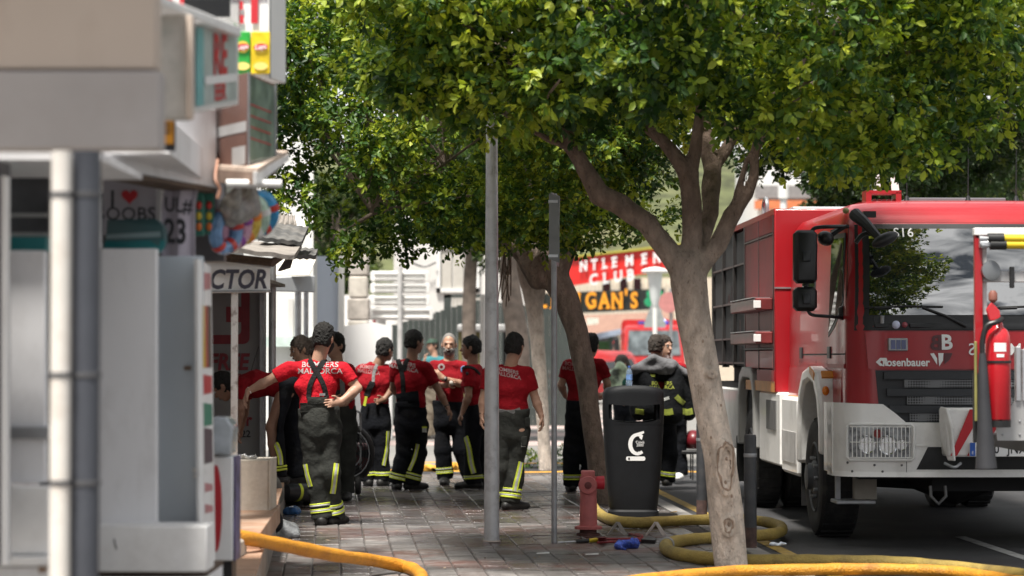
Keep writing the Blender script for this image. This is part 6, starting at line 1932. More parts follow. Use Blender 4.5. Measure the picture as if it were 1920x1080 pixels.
def shell(zs,name,mat,sub=None):
 mb = MB()
 rows = [outline(z) for z in zs]
 if sub:rows = [r[sub[0]:sub[1]] for r in rows]
 n = len(rows[0])
 for z,r in zip(zs,rows):
  mb.v +=[(x,y,z) for x,y in r]
 for i in range(len(zs)-1):
  for j in range(n-1):
   mb.f.append((i*n+j,i*n+j+1,(i+1)*n+j+1,(i+1)*n+j))
 if not sub:
  mb.f.append(tuple((len(zs)-1)*n+j for j in range(n)))
  for i in range(len(zs)-1):
   mb.f.append((i*n+n-1,i*n,(i+1)*n,(i+1)*n+n-1))
 return mb.build(name,mat,smooth=True,angle=50,**kw)
cabo = shell([1.42,1.6,1.74,1.78,1.80,1.82,1.86]+[1.9+.05*k for k in range(14)]+[2.58,2.60,2.62,2.64,2.68,2.72,2.76,2.80,2.825,2.84],'cab',m_red)
shell([1.02,1.2,1.42],'cab_corner',m_red,(3,29))
MB().box(-1.0,-1.0,0.6,1.0,1.9,1.42).build('cab_floor',m_under,**kw)
def fpatch(x0,x1,z0,z1,off,name,mat,nx=24,nz=8,thick=.01,x0t=None,x1t=None,parent=None):
 """a panel following the curved front of the cab"""
 x0t = x0 if x0t is None else x0t; x1t = x1 if x1t is None else x1t
 def fn(u,v):
  z = z0+(z1-z0)*v
  a,b = x0+(x0t-x0)*v,x1+(x1t-x1)*v
  x = a+(b-a)*u
  return (x,front_y(x,z)-off,z)
 mb = MB(); mb.grid(fn,[k/nx for k in range(nx+1)],[k/nz for k in range(nz+1)],(0,thick,0))
 return mb.build(name,mat,smooth=True,angle=40,parent=parent or E,local=True)
fpatch(-1.075,1.075,1.745,2.615,.005,'windscreen_surround',m_bplastic,x0t=-1.03,x1t=1.03)
fpatch(-.965,.965,1.87,2.575,.011,'windscreen',m_screen,x0t=-.925,x1t=.925)
fpatch(-.93,.93,1.755,1.855,.014,'cowl',m_bplastic)
fpatch(-.975,.975,1.435,1.735,.016,'front_panel',m_red,x0t=-1.0,x1t=1.0)
fpatch(-.885,.885,1.0,1.425,.010,'grille',m_gplastic,x0t=-.92,x1t=.92)
for k in range(3):
 z1 = 1.385-k*.135
 fpatch(-.86+.02*k,.86-.02*k,z1-.03,z1+.028,.06,'grille_slat',m_gplastic,nz=3,thick=.05)
 fpatch(-.70+.02*k,.70-.02*k,z1-.098,z1-.034,.05,'grille_mesh',m_perf,nz=1,thick=.03)
fpatch(-1.0,1.0,2.625,2.655,.004,'roof_seam',M('engine_red_dark',(0.30,0.01,0.014),.4),nz=1)
def bump_y(x,z):
 ax = abs(x)
 y = -1.50+.10*(ax/1.25) **2
 if ax>1.03:
  q = min(ax-1.03,.22); y +=.22-math.sqrt(max(0,.22 **2-q*q))
 return y+.05*max(0,(z-.95))+.10*max(0,.70-z)
def ztop(x):
 return float(np.interp(abs(x),[0,.70,.78,.88,1.25],[1.005,1.01,1.08,1.155,1.165]))
xs_ = sorted(set([round(v,3) for v in np.linspace(-1.25,1.25,51)]+[-.70,-.78,-.88,.70,.78,.88]))
mb = MB(); mb.grid(lambda x,v:(x,bump_y(x,.575+(ztop(x)-.575)*v),.575+(ztop(x)-.575)*v),xs_,[0,.1,.3,.5,.7,.85,1],(0,.22,0))
mb.build('bumper',m_cabwhite,smooth=True,angle=40,**kw)
for sx in (-1,1):
 mb = MB(); mb.grid(lambda y,z:(sx*1.25,y,z),[-1.2,-1.0,-.78],[.60,.9,1.16],(sx*-.03,0,0)); mb.build('bumper_side',m_cabwhite,**kw)
mb = MB(); mb.grid(lambda x,v:(x,bump_y(x,.6)-.02+.02*v,.575+.045*v),xs_,[0,.5,1],(0,.1,0)); mb.build('bumper_lip',m_cabwhite,**kw)
def bpatch(x0,x1,z0,z1,off,name,mat,parent=None,nx=14,nz=4,thick=.01,x0t=None):
 x0t = x0 if x0t is None else x0t
 def fn(u,v):
  z = z0+(z1-z0)*v; a = x0+(x0t-x0)*v; x = a+(x1-a)*u
  return (x,bump_y(x,z)-off,z)
 mb = MB(); mb.grid(fn,[k/nx for k in range(nx+1)],[k/nz for k in range(nz+1)],(0,thick,0))
 return mb.build(name,mat,parent=parent or E,local=True,smooth=True,angle=40)
bpatch(-.62,.62,.635,.815,.004,'bumper_recess',m_bplastic,x0t=-.53)
bpatch(-.63,-.53,.82,.835,.012,'recess_lip',m_cabwhite)
bpatch(-.70,-.696,.60,1.0,.002,'panel_gap',m_under)
bpatch(.696,.70,.60,1.0,.002,'panel_gap',m_under)
for sx in (-1,1):
 a,b = TL(1588,800,-1.4),TL(1704,857,-1.4)
 x0,x1 = sorted((sx*abs(a.x),sx*abs(b.x)))
 x0,x1 = (x0+.02,x1) if sx<0 else (x0,x1-.02)
 lampz = (b.z,a.z)
 hl = bpatch(x0,x1,b.z,a.z,.006,'headlight',M('headlight_glass',(0.30,0.31,0.33),0.06,var=.5,scale=24,ior=1.6),thick=.03)
 for q,(u,v,rr2,mt) in enumerate(((.28,.42,.07,m_chrome),(.62,.40,.075,m_chrome),(.84,.42,.045,m_chrome),(.45,.78,.035,M('red_lamp',(.25,.03,.03),.2)))):
  x = x0+(x1-x0)*(u if sx<0 else 1-u); z = b.z+(a.z-b.z)*v
  MB().lathe([(.01,.012),(rr2*.5,.0),(rr2,-.016),(rr2*1.05,-.012)],(x,bump_y(x,z)-.012,z),(0,1,0),n=18).build('reflector',mt,parent=hl,local=True)
 gp = hl
 for k in range(15):
  x = x0+(x1-x0)*(k+.5)/15
  MB().tube([(x,bump_y(x,z)-.045,z) for z in np.linspace(b.z,a.z,5)],.0042,n=6).build('guard_bar',m_cabwhite,parent=gp,local=True)
 for z in np.linspace(b.z,a.z,3):
  MB().tube([(x,bump_y(x,z)-.045,z) for x in np.linspace(x0,x1,9)],.0042,n=6).build('guard_bar',m_cabwhite,parent=gp,local=True)
 pts = []
 for (x,z) in ((x0-.02,b.z),(x0,b.z-.02),(x1,b.z-.02),(x1+.02,b.z),(x1+.02,a.z),(x1,a.z+.02),(x0,a.z+.02),(x0-.02,a.z)):
  pts.append((x,bump_y(x,z)-.03,z))
 MB().tube(pts,.012,n=8,closed=True).build('guard_frame',m_cabwhite,parent=gp,local=True)
a,b = TL(1765,765,-1.72),TL(1813,857,-1.72)
cx_ = TL(1872,700,-1.72).x
xl,zt,zb_ = a.x,a.z,b.z
hw = cx_-xl
mb = MB()
prof = []
for k in range(9):
 w = math.pi/2*k/8
 prof.append((-hw+.10*(1-math.sin(w))*0+.0,0,0))
mb.prism([(cx_-hw+.05,-1.70,zb_-.0),(cx_+hw-.05,-1.70,zb_),(cx_+hw,-1.72,zt),(cx_-hw+.02,-1.72,zt)],(0,.22,0))
mb.build('winch_cover',m_cabwhite,bevel=.02,**kw)
mb = MB(); mb.prism([(cx_-hw,-1.66,zt+.01),(cx_-hw-.012,-1.66,zt-.10),(cx_-hw,-1.66,zt-.26),(cx_-hw+.06,-1.66,zb_-.03),(cx_-hw+.09,-1.735,zb_-.03),(cx_-hw+.075,-1.735,zt-.16),(cx_-hw+.03,-1.735,zt)],(.02,0,0)); mb.build('cover_end',m_cabwhite,bevel=.006,**kw)
for x0 in np.arange(-hw+.03,hw-.1,.19):
 H = zt-zb_-.02
 def cl(x): return min(max(x,cx_-hw+.07),cx_+hw-.06)
 q = [(cl(cx_+x0-.02),zb_+.01),(cl(cx_+x0+.09),zb_+.01),(cl(cx_+x0+.30),zt-.01),(cl(cx_+x0+.19),zt-.01)]
 if q[1][0]-q[0][0]<.02 and q[2][0]-q[3][0]<.02:continue
 mb = MB(); mb.prism([(x,-1.725-.02*(z-zb_)/H,z) for x,z in q],(0,.004,0)); mb.build('red_stripe',m_red_print,smooth=False,**kw)
pl = MB().box(TL(1813,0,-1.74).x,-1.745,zb_+.005,TL(1813,0,-1.74).x+.52,-1.731,zb_+.118).build('number_plate',m_white_print,bevel=.003,**kw)
px0 = TL(1813,0,-1.745).x
MB().box(px0+.004,-1.7485,zb_+.009,px0+.045,-1.746,zb_+.114).build('country_band',M('plate_blue',(0.02,0.10,0.45),.4),parent=pl,local=True)
lettering('E',.035,(px0+.025,-1.7495,zb_+.035),(1,0,0),(0,0,1),m_white_print,pl,local=True)
lettering('0',.105,(px0+.215,-1.748,zb_+.062),(1,0,0),(0,0,1),m_black_print,pl,local=True,bold=.012,wx=.8)
lettering('JNX',.105,(px0+.375,-1.748,zb_+.062),(1,0,0),(0,0,1),m_black_print,pl,local=True,bold=.012,wx=.8,space=1.05)
MB().tube(catmull([(cx_-hw+.03,-1.68,zb_-.05),(cx_-hw+.10,-1.72,zb_-.08),(cx_-hw+.16,-1.68,zb_-.05)],5),.012,n=8).build('hook',m_grey_metal,**kw)
for px,py in ((1592,822),(1592,842),(1592,868),(1640,872),(1690,872),(1712,838),(1600,884),(1655,884)):
 q = TL(px,py,-1.45); q = Vector((q.x,bump_y(q.x,q.z)-.004,q.z))
 MB().ball(q,(.010,.006,.010),8,5).build('bolt',M('dull_steel',(.14,.14,.14),.5,.5),**kw)
for x in (-1.06,1.06):
 MB().box(x-.16,.66,.22,x+.16,.675,.62).build('mud_flap',m_rubber,**kw)
 MB().box(x-.22,4.86,.22,x+.22,4.875,.70).build('mud_flap',m_rubber,**kw)
def on_nose(px,py,lift=.030):
 q = TL(px,py,-1.40)
 for _ in range(3):
  q = TL(px,py,front_y(q.x,q.z)-lift)
 return q
def nose_text(body,px,py,size,mat,mirror=False,**k2):
 vs,fs = text_geo(body,size,**k2)
 c = on_nose(px,py,.030)
 out = []
 for x,y,z in vs:
  x = -x if mirror else x
  X,Z = c.x+x,c.z+y
  out.append((X,front_y(X,Z)-.0275,Z))
 return mesh_obj('lettering',out,fs,mat,E,smooth=False,local=True)
nose_text('rosenbauer',1699,680,.088,m_white_print,bold=.028,wx=.92)
m_grey_print = M('grey_red_print',(0.10,0.03,0.035),.5)
nose_text('B',1756,644,.165,m_grey_print,mirror=True,bold=.03)
nose_text('B',1775,643,.165,m_white_print,bold=.03)
nose_text('BOMBERS',1890,656,.135,m_white_print,mirror=True,bold=.006,space=1.15)
for (q,mt) in (([(1744,663),(1751,662),(1757,672),(1757,684)],m_white_print),([(1759,662),(1769,662),(1768,676),(1761,687)],m_white_print),([(1770,662),(1786,662),(1781,674),(1771,683)],m_grey_print)):
 mb = MB(); pts = [on_nose(x,y,.029) for x,y in q]; mb.add(pts,[(0,1,2,3)]); mb.build('emblem',mt,smooth=False,**kw)
for q in ([(1642,679),(1650,671),(1657,671),(1650,679)],[(1642,679),(1650,679),(1657,686),(1650,686)],[(1650,671),(1662,671),(1664,677),(1654,677)],[(1657,677),(1662,677),(1666,686),(1660,686)]):
 mb = MB(); pts = [on_nose(x,y,.029) for x,y in q]; mb.add(pts,[(0,1,2,3)]); mb.build('emblem',m_white_print,smooth=False,**kw)
a,b = on_nose(1666,658,.05),on_nose(1703,634,.05)
lb = MB().cbox(a.x,a.y,a.z,b.x,a.y+.05,b.z,.006).build('strobe_lamp',m_grey_metal,**kw)
for k in range(3):
 w_ = (b.x-a.x-.03)/3
 MB().box(a.x+.02+k*w_,a.y-.006,a.z+.015,a.x+.012+(k+1)*w_,a.y+.002,b.z-.015).build('lens',M('blue_lens',(0.02,0.035,0.16),.08,var=.3),parent=lb,local=True)
for (px,py,r_,mt,nm) in ((1680,609,.034,M('pale_blue_lens',(0.62,0.66,0.85),.15),'blue_beacon'),(1696,609,.024,M('dull_red_lens',(0.35,0.08,0.10),.2),'red_lamp')):
 q = on_nose(px,py,.03); MB().ball(q,(r_,.03,r_),14,8).build(nm,mt,**kw)
for x0,x1 in ((1640,1670),(1705,1790)):
 a,b = on_nose(x0,615,.03),on_nose(x1,606,.03); MB().cbox(a.x,a.y,a.z,b.x,a.y+.03,b.z,.008).build('cowl_grip',m_bplastic,**kw)
q = on_nose(1654,606,.04); MB().cyl(q,q+Vector((0,-.01,.06)),.016).build('washer_jet',m_grey_metal,**kw)
vs,fs = text_geo('S16',.105,bold=.008,space=1.1)
c = TL(1696,436,-1.2)
mesh_obj('lettering',[(c.x+x,front_y(c.x+x,c.z+y)-.0125,c.z+y) for x,y,z in vs],fs,m_white_print,E,smooth=False,local=True)
def on_screen(px,py,off=.03):
 q = TL(px,py,-1.3)
 for _ in range(3):q = TL(px,py,front_y(q.x,q.z)-off)
 return q
for dx in (0,235):
 wp = MB(); wp.tube([on_screen(1812+dx,612),on_screen(1775+dx,593),on_screen(1730+dx,576)],[.014,.011,.008],n=8); wpo = wp.build('wiper',m_bplastic,**kw)
 MB().tube([on_screen(1620+dx,577,.022),on_screen(1700+dx,574,.022),on_screen(1768+dx,575,.022)],.008,n=6).build('blade',m_rubber,parent=wpo,local=True)
 MB().tube([on_screen(1640+dx,578,.02),on_screen(1672+dx,577,.02)],.010,n=6).build('blade_arm',m_bplastic,parent=wpo,local=True)
def sx_(z): return -cab_dim(z)[1]
def spatch(poly,off,name,mat,sgn=-1,thick=.01,parent=None):
 """panel on the cab side, poly in (y, z)"""
 mb = MB(); mb.prism([(sgn*(cab_dim(z)[1]+off),y,z) for y,z in poly],(-sgn*thick,0,0))
 return mb.build(name,mat,parent=parent or E,local=True,smooth=False)
for sg in (-1,1):
 spatch([(-1.05,1.95),(-.97,2.55),(-.30,2.57),(-.30,1.70),(-.62,1.78)],.004,'window_seal',m_bplastic,sg)
 spatch([(-1.02,1.98),(-.95,2.51),(-.34,2.53),(-.34,1.74),(-.62,1.82)],.009,'side_window',m_screen,sg)
 spatch([(.45,1.95),(.47,2.53),(1.25,2.53),(1.25,1.95)],.004,'window_seal',m_bplastic,sg)
 spatch([(.49,1.99),(.51,2.49),(1.21,2.49),(1.21,1.99)],.009,'side_window',m_screen,sg)
 for y in (-1.12,-.22,.38,1.36):
  spatch([(y,1.44),(y+.012,1.44),(y+.012,2.60),(y,2.60)],.002,'door_seam',m_under,sg,.004)
 for y0,y1,z in ((-1.12,-.22,2.60),(.38,1.36,2.60),(-1.12,1.36,1.55)):
  spatch([(y0,z),(y1,z),(y1,z+.012),(y0,z+.012)],.002,'door_seam',m_under,sg,.004)
 for y in (-.42,1.15):
  hb = spatch([(y,1.52),(y+.14,1.52),(y+.14,1.62),(y,1.62)],.012,'door_handle',m_bplastic,sg,.02)
 spatch([(-1.12,1.44),(1.4,1.44),(1.4,1.475),(-1.12,1.475)],.010,'trim_strip',M('engine_red_dark',(0,0,0)),sg,.02)
 MB().prism([(sg*1.13,-.98,1.44),(sg*1.13,-.50,1.44),(sg*1.15,-.62,1.02),(sg*1.15,-.98,1.02)],(-sg*.05,0,0)).build('door_lower',m_red,**kw)
 MB().prism([(sg*1.155,-.98,1.08),(sg*1.155,-.63,1.08),(sg*1.16,-.64,1.00),(sg*1.16,-.98,1.00)],(-sg*.03,0,0)).build('reflective_strip',m_orange_ref,**kw)
 MB().prism([(sg*1.14,.58,1.44),(sg*1.14,1.95,1.44),(sg*1.16,1.95,1.10),(sg*1.16,.70,1.10)],(-sg*.05,0,0)).build('door_lower',m_red,**kw)
 MB().prism([(sg*1.162,.72,1.18),(sg*1.162,1.9,1.18),(sg*1.166,1.9,1.10),(sg*1.166,.72,1.10)],(-sg*.02,0,0)).build('reflective_strip',m_orange_ref,**kw)
 outp = [(-.67,.72),(-.66,.98),(-.56,1.25),(-.34,1.41),(0,1.455),(.34,1.41),(.56,1.25),(.66,.98),(.67,.60)]
 inp = [(.56,.60),(.55,.95),(.47,1.15),(.28,1.30),(0,1.335),(-.28,1.30),(-.47,1.15),(-.55,.95),(-.56,.72)]
 mg = MB().prism([(sg*1.265,y,z) for y,z in outp+inp],(-sg*.26,0,0)).build('mudguard',m_cabwhite,bevel=.03,**kw)
 MB().prism([(sg*1.27,-.36,1.335),(sg*1.27,-.12,1.40),(sg*1.27,-.12,1.455),(sg*1.27,-.36,1.40)],(-sg*.01,0,0)).build('reflective_strip',m_orange_ref,parent=mg,local=True)
 MB().ball((sg*1.20,-.57,1.25),(.03,.025,.04),12,8).build('indicator',M('amber_lens',(0.75,0.22,0.02),.2),parent=mg,local=True)
 MB().obox((sg*1.15,-.53,1.385),(.16,.02,.07),Matrix.Rotation(-.75,3,'X')).build('reflective_strip',m_orange_ref,parent=mg,local=True)
 MB().box(sg*1.0,-.55,.95,sg*.985,.55,1.34).build('wheel_well',m_under,**kw)
 MB().cbox(*sorted((sg*1.245,sg*1.02))[:1],.74,.47,max(sg*1.245,sg*1.02),1.72,1.17,.03).build('step_box',m_cabwhite,**kw)
 MB().box(*([sg*1.252] if sg<0 else [sg*1.245]),.80,.58,(sg*1.245 if sg<0 else sg*1.252),1.66,.86).build('step_panel',M('pale_grey_panel',(0.45,0.44,0.43),.4),**kw)
 MB().cbox(min(sg*1.24,sg*.95),.735,.50,max(sg*1.24,sg*.95),.742,1.1,.002).build('step_front',m_cabwhite,**kw)
 MB().cbox(min(sg*1.22,sg*.90),-1.22,.345,max(sg*1.22,sg*.90),-.92,.375,.006).build('footplate',m_grey_metal,**kw)
 for x in (1.17,.96):
  MB().box(sg*x-.02,-1.0,.37,sg*x+.02,-.96,.72).build('bracket',m_grey_metal,**kw)
 MB().box(min(sg*1.06,sg*.88),-1.15,.38,max(sg*1.06,sg*.88),-1.05,.60).build('frame_end',M('dull_beige_steel',(0.22,0.20,0.17),.7),**kw)
 MB().cbox(min(sg*1.24,sg*.9),1.86,.51,max(sg*1.24,sg*.9),3.32,1.20,.02).build('side_skirt',m_cabwhite,**kw)
 MB().box(*sorted((sg*1.235,sg*1.262)),.0,0,0,0,0) if False else None
 MB().box(min(sg*1.25,sg*1.1),2.1,.84,max(sg*1.25,sg*1.1),2.75,1.12).build('battery_box',M('dusty_grey_box',(0.12,0.12,0.12),.6),**kw)
 RA = 4.15
 outp = [(RA-.68,.62),(RA-.66,1.12),(RA-.52,1.36),(RA-.3,1.43),(RA+.3,1.43),(RA+.52,1.36),(RA+.66,1.12),(RA+.68,.62)]
 inp = [(RA+.58,.62),(RA+.56,1.10),(RA+.44,1.27),(RA+.26,1.32),(RA-.26,1.32),(RA-.44,1.27),(RA-.56,1.10),(RA-.58,.62)]
 MB().prism([(sg*1.275,y,z) for y,z in outp+inp],(-sg*.10,0,0)).build('rear_mudguard',M('grey_white_guard',(0.45,0.45,0.44),.4,var=.06),bevel=.015,**kw)
 MB().box(min(sg*1.18,sg*.55),RA-.6,.9,max(sg*1.18,sg*.55),RA+.6,1.34).build('wheel_well',m_under,**kw)
 MB().cbox(min(sg*1.24,sg*.9),4.9,.55,max(sg*1.24,sg*.9),7.4,1.20,.02).build('side_skirt',m_cabwhite,**kw)
def wheel(x,y,sg,wdt,front):
 w = thing('wheel',None,None,(0,0,0))
 del WM[w.name]; w.parent = E; w.location = (x,y,.505); WM[w.name] = wm(E)@Matrix.Translation((x,y,.505))
 hw_ = wdt/2
 ax = (sg,0,0)
 MB().lathe([(.30,-hw_),(.44,-hw_),(.475,-hw_*.95),(.502,-hw_*.75),(.505,0),(.502,hw_*.75),(.475,hw_*.95),(.44,hw_),(.36,hw_*1.02),(.30,hw_*.9)],(0,0,0),ax,n=40).build('tyre',m_rubber,parent=w,local=True)
 tr = MB()
 for k in range(28):
  q = 2*math.pi*k/28
  Rm = Matrix.Rotation(q,3,'X')
  tr.obox(Rm@Vector((0,.505,0)),(wdt*.82,.010,.05),Rm)
 o = tr.build('tread',m_rubber,parent=w,local=True); o['kind'] = 'stuff'
 if front:
  prof = [(.305,hw_*.9),(.29,hw_*.98),(.26,hw_*.7),(.20,hw_*.78),(.15,hw_*.95),(.11,hw_*1.1),(.105,hw_*1.35),(.06,hw_*1.4),(.01,hw_*1.4)]
 else:
  prof = [(.305,hw_*.9),(.29,hw_*.98),(.25,-.05),(.18,-.07),(.12,.0),(.11,.12),(.02,.13)]
 MB().lathe(prof,(0,0,0),ax,n=32).build('rim',M('wheel_grey',(0.10,0.105,0.115),.5,var=.15,dirt=(.18,.16,.14),dscale=6),parent=w,local=True)
 if front:
  nb = MB()
  for k in range(10):
   q = 2*math.pi*k/10
   c = Vector((sg*hw_*.8,.17*math.cos(q),.17*math.sin(q)))
   nb.cyl(c,c+Vector((sg*.05,0,0)),.017,n=6)
  nb.build('wheel_nut',m_grey_metal,parent=w,local=True)
 return w
wheel(-1.055,0,-1,.33,True); wheel(1.055,0,1,.33,True)
for sg in (-1,1):
 wheel(sg*1.09,4.15,sg,.28,False); wheel(sg*.76,4.15,sg,.28,False)
MB().box(-.45,-1.25,.45,.45,6.2,.95).build('chassis',m_under,**kw)
MB().tube([(-.9,0,.5),(-.35,0,.48),(0,0,.42),(.35,0,.48),(.9,0,.5)],[.07,.08,.16,.08,.07],n=12).build('front_axle',m_under,**kw)
MB().tube([(-.9,4.15,.5),(-.3,4.15,.5),(0,4.15,.5),(.3,4.15,.5),(.9,4.15,.5)],[.08,.09,.20,.09,.08],n=12).build('rear_axle',m_under,**kw)
MB().box(-1.05,-1.3,.55,1.05,-.95,.98).build('bumper_mount',m_under,**kw)
MB().box(-1.15,1.75,.62,1.15,7.3,1.0).build('underbody',m_under,**kw)
MB().tube([(-.5,-1.42,.50),(-.5,-1.45,.42),(-.44,-1.45,.36),(-.38,-1.45,.42),(-.38,-1.42,.50)],.014,n=8).build('tow_hook',M('dull_steel',(.14,.14,.14),.5,.5),**kw)
MB().box(-1.25,2.12,1.20,1.25,2.16,2.935).build('body_front',m_red,bevel=.012,**kw)
MB().box(-1.22,2.162,1.20,1.22,7.4,1.26).build('body_floor',m_under,**kw)
MB().box(-1.25,2.162,2.885,1.25,7.4,2.94).build('body_roof',m_red,**kw)
MB().box(-1.0,2.17,1.26,1.0,7.35,2.88).build('body_core',m_under,**kw)
MB().box(-1.252,2.11,2.18,-.9,2.118,2.195).build('panel_gap',m_alu,**kw)
MB().box(1.2,2.17,1.2,1.25,7.4,2.88).build('body_side',m_red,**kw)
m_locker = M('dark_red_locker',(0.15,0.006,0.010),0.4,var=0.15,spec=.08)
for (y0,y1,z0,z1,mt) in ((2.2,4.3,2.72,2.885,m_locker),(2.2,3.22,1.62,2.70,m_locker),(3.26,4.3,1.62,2.70,m_locker),(2.2,4.3,1.42,1.60,m_red)):
 MB().cbox(-1.252,y0,z0,-1.20,y1,z1,.008).build('locker_door',mt,**kw)
for z in (2.70,1.605):
 MB().box(-1.256,2.17,z,-1.21,4.33,z+.018).build('locker_rail',M('dull_locker_rail',(0.05,0.02,0.02),.5),**kw)
for y in (2.17,3.225,4.31):
 MB().box(-1.258,y,1.40,-1.21,y+.03,2.88).build('locker_rail',M('dull_locker_rail',(0.05,0.02,0.02),.5),**kw)
for z in (1.98,1.66):
 MB().cbox(-1.42,2.22,z,-1.255,4.2,z+.115,.01).build('pull_out_step',M('dark_red_tray',(0.17,0.03,0.03),.35,var=.2),**kw)
 MB().box(-1.435,2.3,z+.117,-1.27,4.1,z+.124).build('step_tread',m_alu,**kw)
 MB().cbox(-1.44,2.205,z+.02,-1.37,2.218,z+.09,.002).build('step_latch',m_white_clean,**kw)
MB().box(-1.25,2.14,1.20,-1.18,4.3,1.30).build('reflective_strip',m_orange_ref,**kw)
MB().box(-1.253,2.165,1.30,-1.20,3.4,1.41).build('side_panel',m_red,**kw)
MB().box(-1.22,4.36,1.44,-1.0,7.3,2.86).build('open_locker',m_dark,**kw)
for z in (1.46,1.72,2.1,2.5):
 MB().box(-1.25,4.4,z,-1.02,7.3,z+.02).build('locker_shelf',M('dull_locker_rail',(0,0,0)),**kw)
for y in (4.36,5.3,6.3,7.32):
 MB().box(-1.255,y,1.42,-1.18,y+.05,2.88).build('locker_post',M('dark_locker_post',(0.015,0.012,0.012),.6),**kw)
rr5 = random.Random(4)
for k in range(10):
 y = 4.5+rr5.random()*1.6; z = rr5.choice((1.48,1.74,2.12,2.52)); hh = rr5.uniform(.1,.22)
 MB().cbox(-1.22,y,z,-1.05,y+rr5.uniform(.1,.25),z+hh,.008).build('stowed_gear',M('gear_%d'%(k%3),((.10,.01,.01),(.08,.08,.08),(.02,.02,.02))[k%3],.5),**kw)
MB().tube(catmull([(-1.2,3.0,2.94),(-1.2,3.0,3.05),(-1.2,3.1,3.10),(-1.2,3.25,3.05),(-1.2,3.25,2.94)],5),.02,n=8).build('roof_rail',m_grey_metal,**kw)
MB().cbox(-.9,3.4,2.94,.9,6.0,3.04,.02).build('roof_box',m_alu,**kw)
def rbox_px(px0,py0,px1,py1,y,dy,name,mat,parent=None,r=.03):
 a,b = TL(px0,py1,y),TL(px1,py0,y)
 return MB().cbox(a.x,y,a.z,b.x,y+dy,b.z,r).build(name,mat,parent=parent or E,local=True,bevel=0,angle=50)
mr = rbox_px(1491,431,1533,531,-1.18,.16,'mirror',m_bplastic)
rbox_px(1505,470,1520,490,-1.20,.03,'mirror_pivot',m_gplastic,mr,.006)
mr2 = rbox_px(1490,538,1533,583,-1.18,.15,'mirror',m_bplastic)
rbox_px(1506,551,1520,570,-1.20,.03,'mirror_pivot',m_gplastic,mr2,.006)
def tpx(pts,y,r,name,mat,n=8,parent=None):
 return MB().tube(catmull([TL(a,b,y+(c[0] if c else 0)) for a,b,*c in pts],6),r,n=n).build(name,mat,parent=parent or E,local=True)
tpx([(1520,436),(1530,427),(1560,425),(1590,425,.1)],-1.12,.016,'mirror_arm',m_bplastic)
tpx([(1512,531),(1512,540)],-1.1,.02,'mirror_arm',m_bplastic)
tpx([(1514,580),(1522,590),(1550,593),(1590,596,.1)],-1.12,.014,'mirror_arm',m_bplastic)
rbox_px(1575,573,1592,600,-1.06,.14,'mirror_foot',m_bplastic,None,.02)
MB().ball(TL(1548,447,-1.05),(.07,.09,.06),14,8,Matrix.Rotation(.5,3,'Y')).build('kerb_mirror',m_bplastic,**kw)
tpx([(1583,425),(1570,433),(1556,443)],-1.05,.02,'mirror_arm',m_bplastic)
a = MB().tube([TL(1603,402,-1.28),TL(1622,418,-1.42),TL(1648,446,-1.55)],[.055,.045,.03],n=10); a.build('mirror_arm',m_bplastic,**kw)
MB().ball(TL(1659,449,-1.58),(.115,.06,.05),16,10,Matrix.Rotation(-.42,3,'Y')).build('front_mirror',m_bplastic,**kw)
tpx([(1604,455),(1618,440),(1640,436)],-1.4,.02,'mirror_arm',m_bplastic)
MB().obox(TL(1635,445,-1.5),(.05,.02,.02)).build('reflector',m_fluo,**kw)
MB().ball(TL(1586,395,-.95),(.028,.03,.026),12,8).build('roof_lamp',M('olive_lens',(0.28,0.26,0.10),.3),**kw)
MB().obox(TL(1630,402,-1.2),(.10,.06,.05)).build('mirror_bracket',m_bplastic,**kw)
def roof_px(px0,py0,px1,py1,y,dy,name,mat,c=.005):
 a,b = TL(px0,py1,y),TL(px1,py0,y)
 return MB().cbox(a.x,y,a.z,b.x,y+dy,b.z,c).build(name,mat,**kw)
hb = thing('horn_bracket',None,None); hb.parent = E; WM[hb.name] = wm(E).copy()
for (q) in ((1624,360,1634,379),(1680,360,1690,379),(1624,357,1690,363)):
 a,b = TL(q[0],q[3],-.45),TL(q[2],q[1],-.45); MB().box(a.x,-.45,a.z,b.x,-.25,b.z).build('plate',m_red,parent=hb,local=True)
for k in range(5):
 q = TL(1640+9*k,378,-.4); MB().cyl(q,q+Vector((0,.25,0)),.022).build('horn',m_red,parent=hb,local=True)
roof_px(1705,371,1886,379,.1,.5,'roof_hatch',M('grey_hatch',(0.16,0.16,0.18),.4))
for x in (1700,1815,1905):
 q = TL(x,378,-.2); an = MB(); an.cyl(q,q+Vector((0,0,.05)),.028,.012); an.tube([q+Vector((0,0,.05)),q+Vector((.01,.02,.48))],[.006,.003],n=6); an.build('antenna',m_bplastic,**kw)
for x,mt in ((1638,m_white_clean),(1672,m_white_clean)):
 a = TL(x,360,1.0); MB().prism([a,a+Vector((.07,0,0)),a+Vector((.05,0,.16)),a+Vector((-.01,0,.13))],(0,.01,0)).build('roof_sign',mt,**kw)
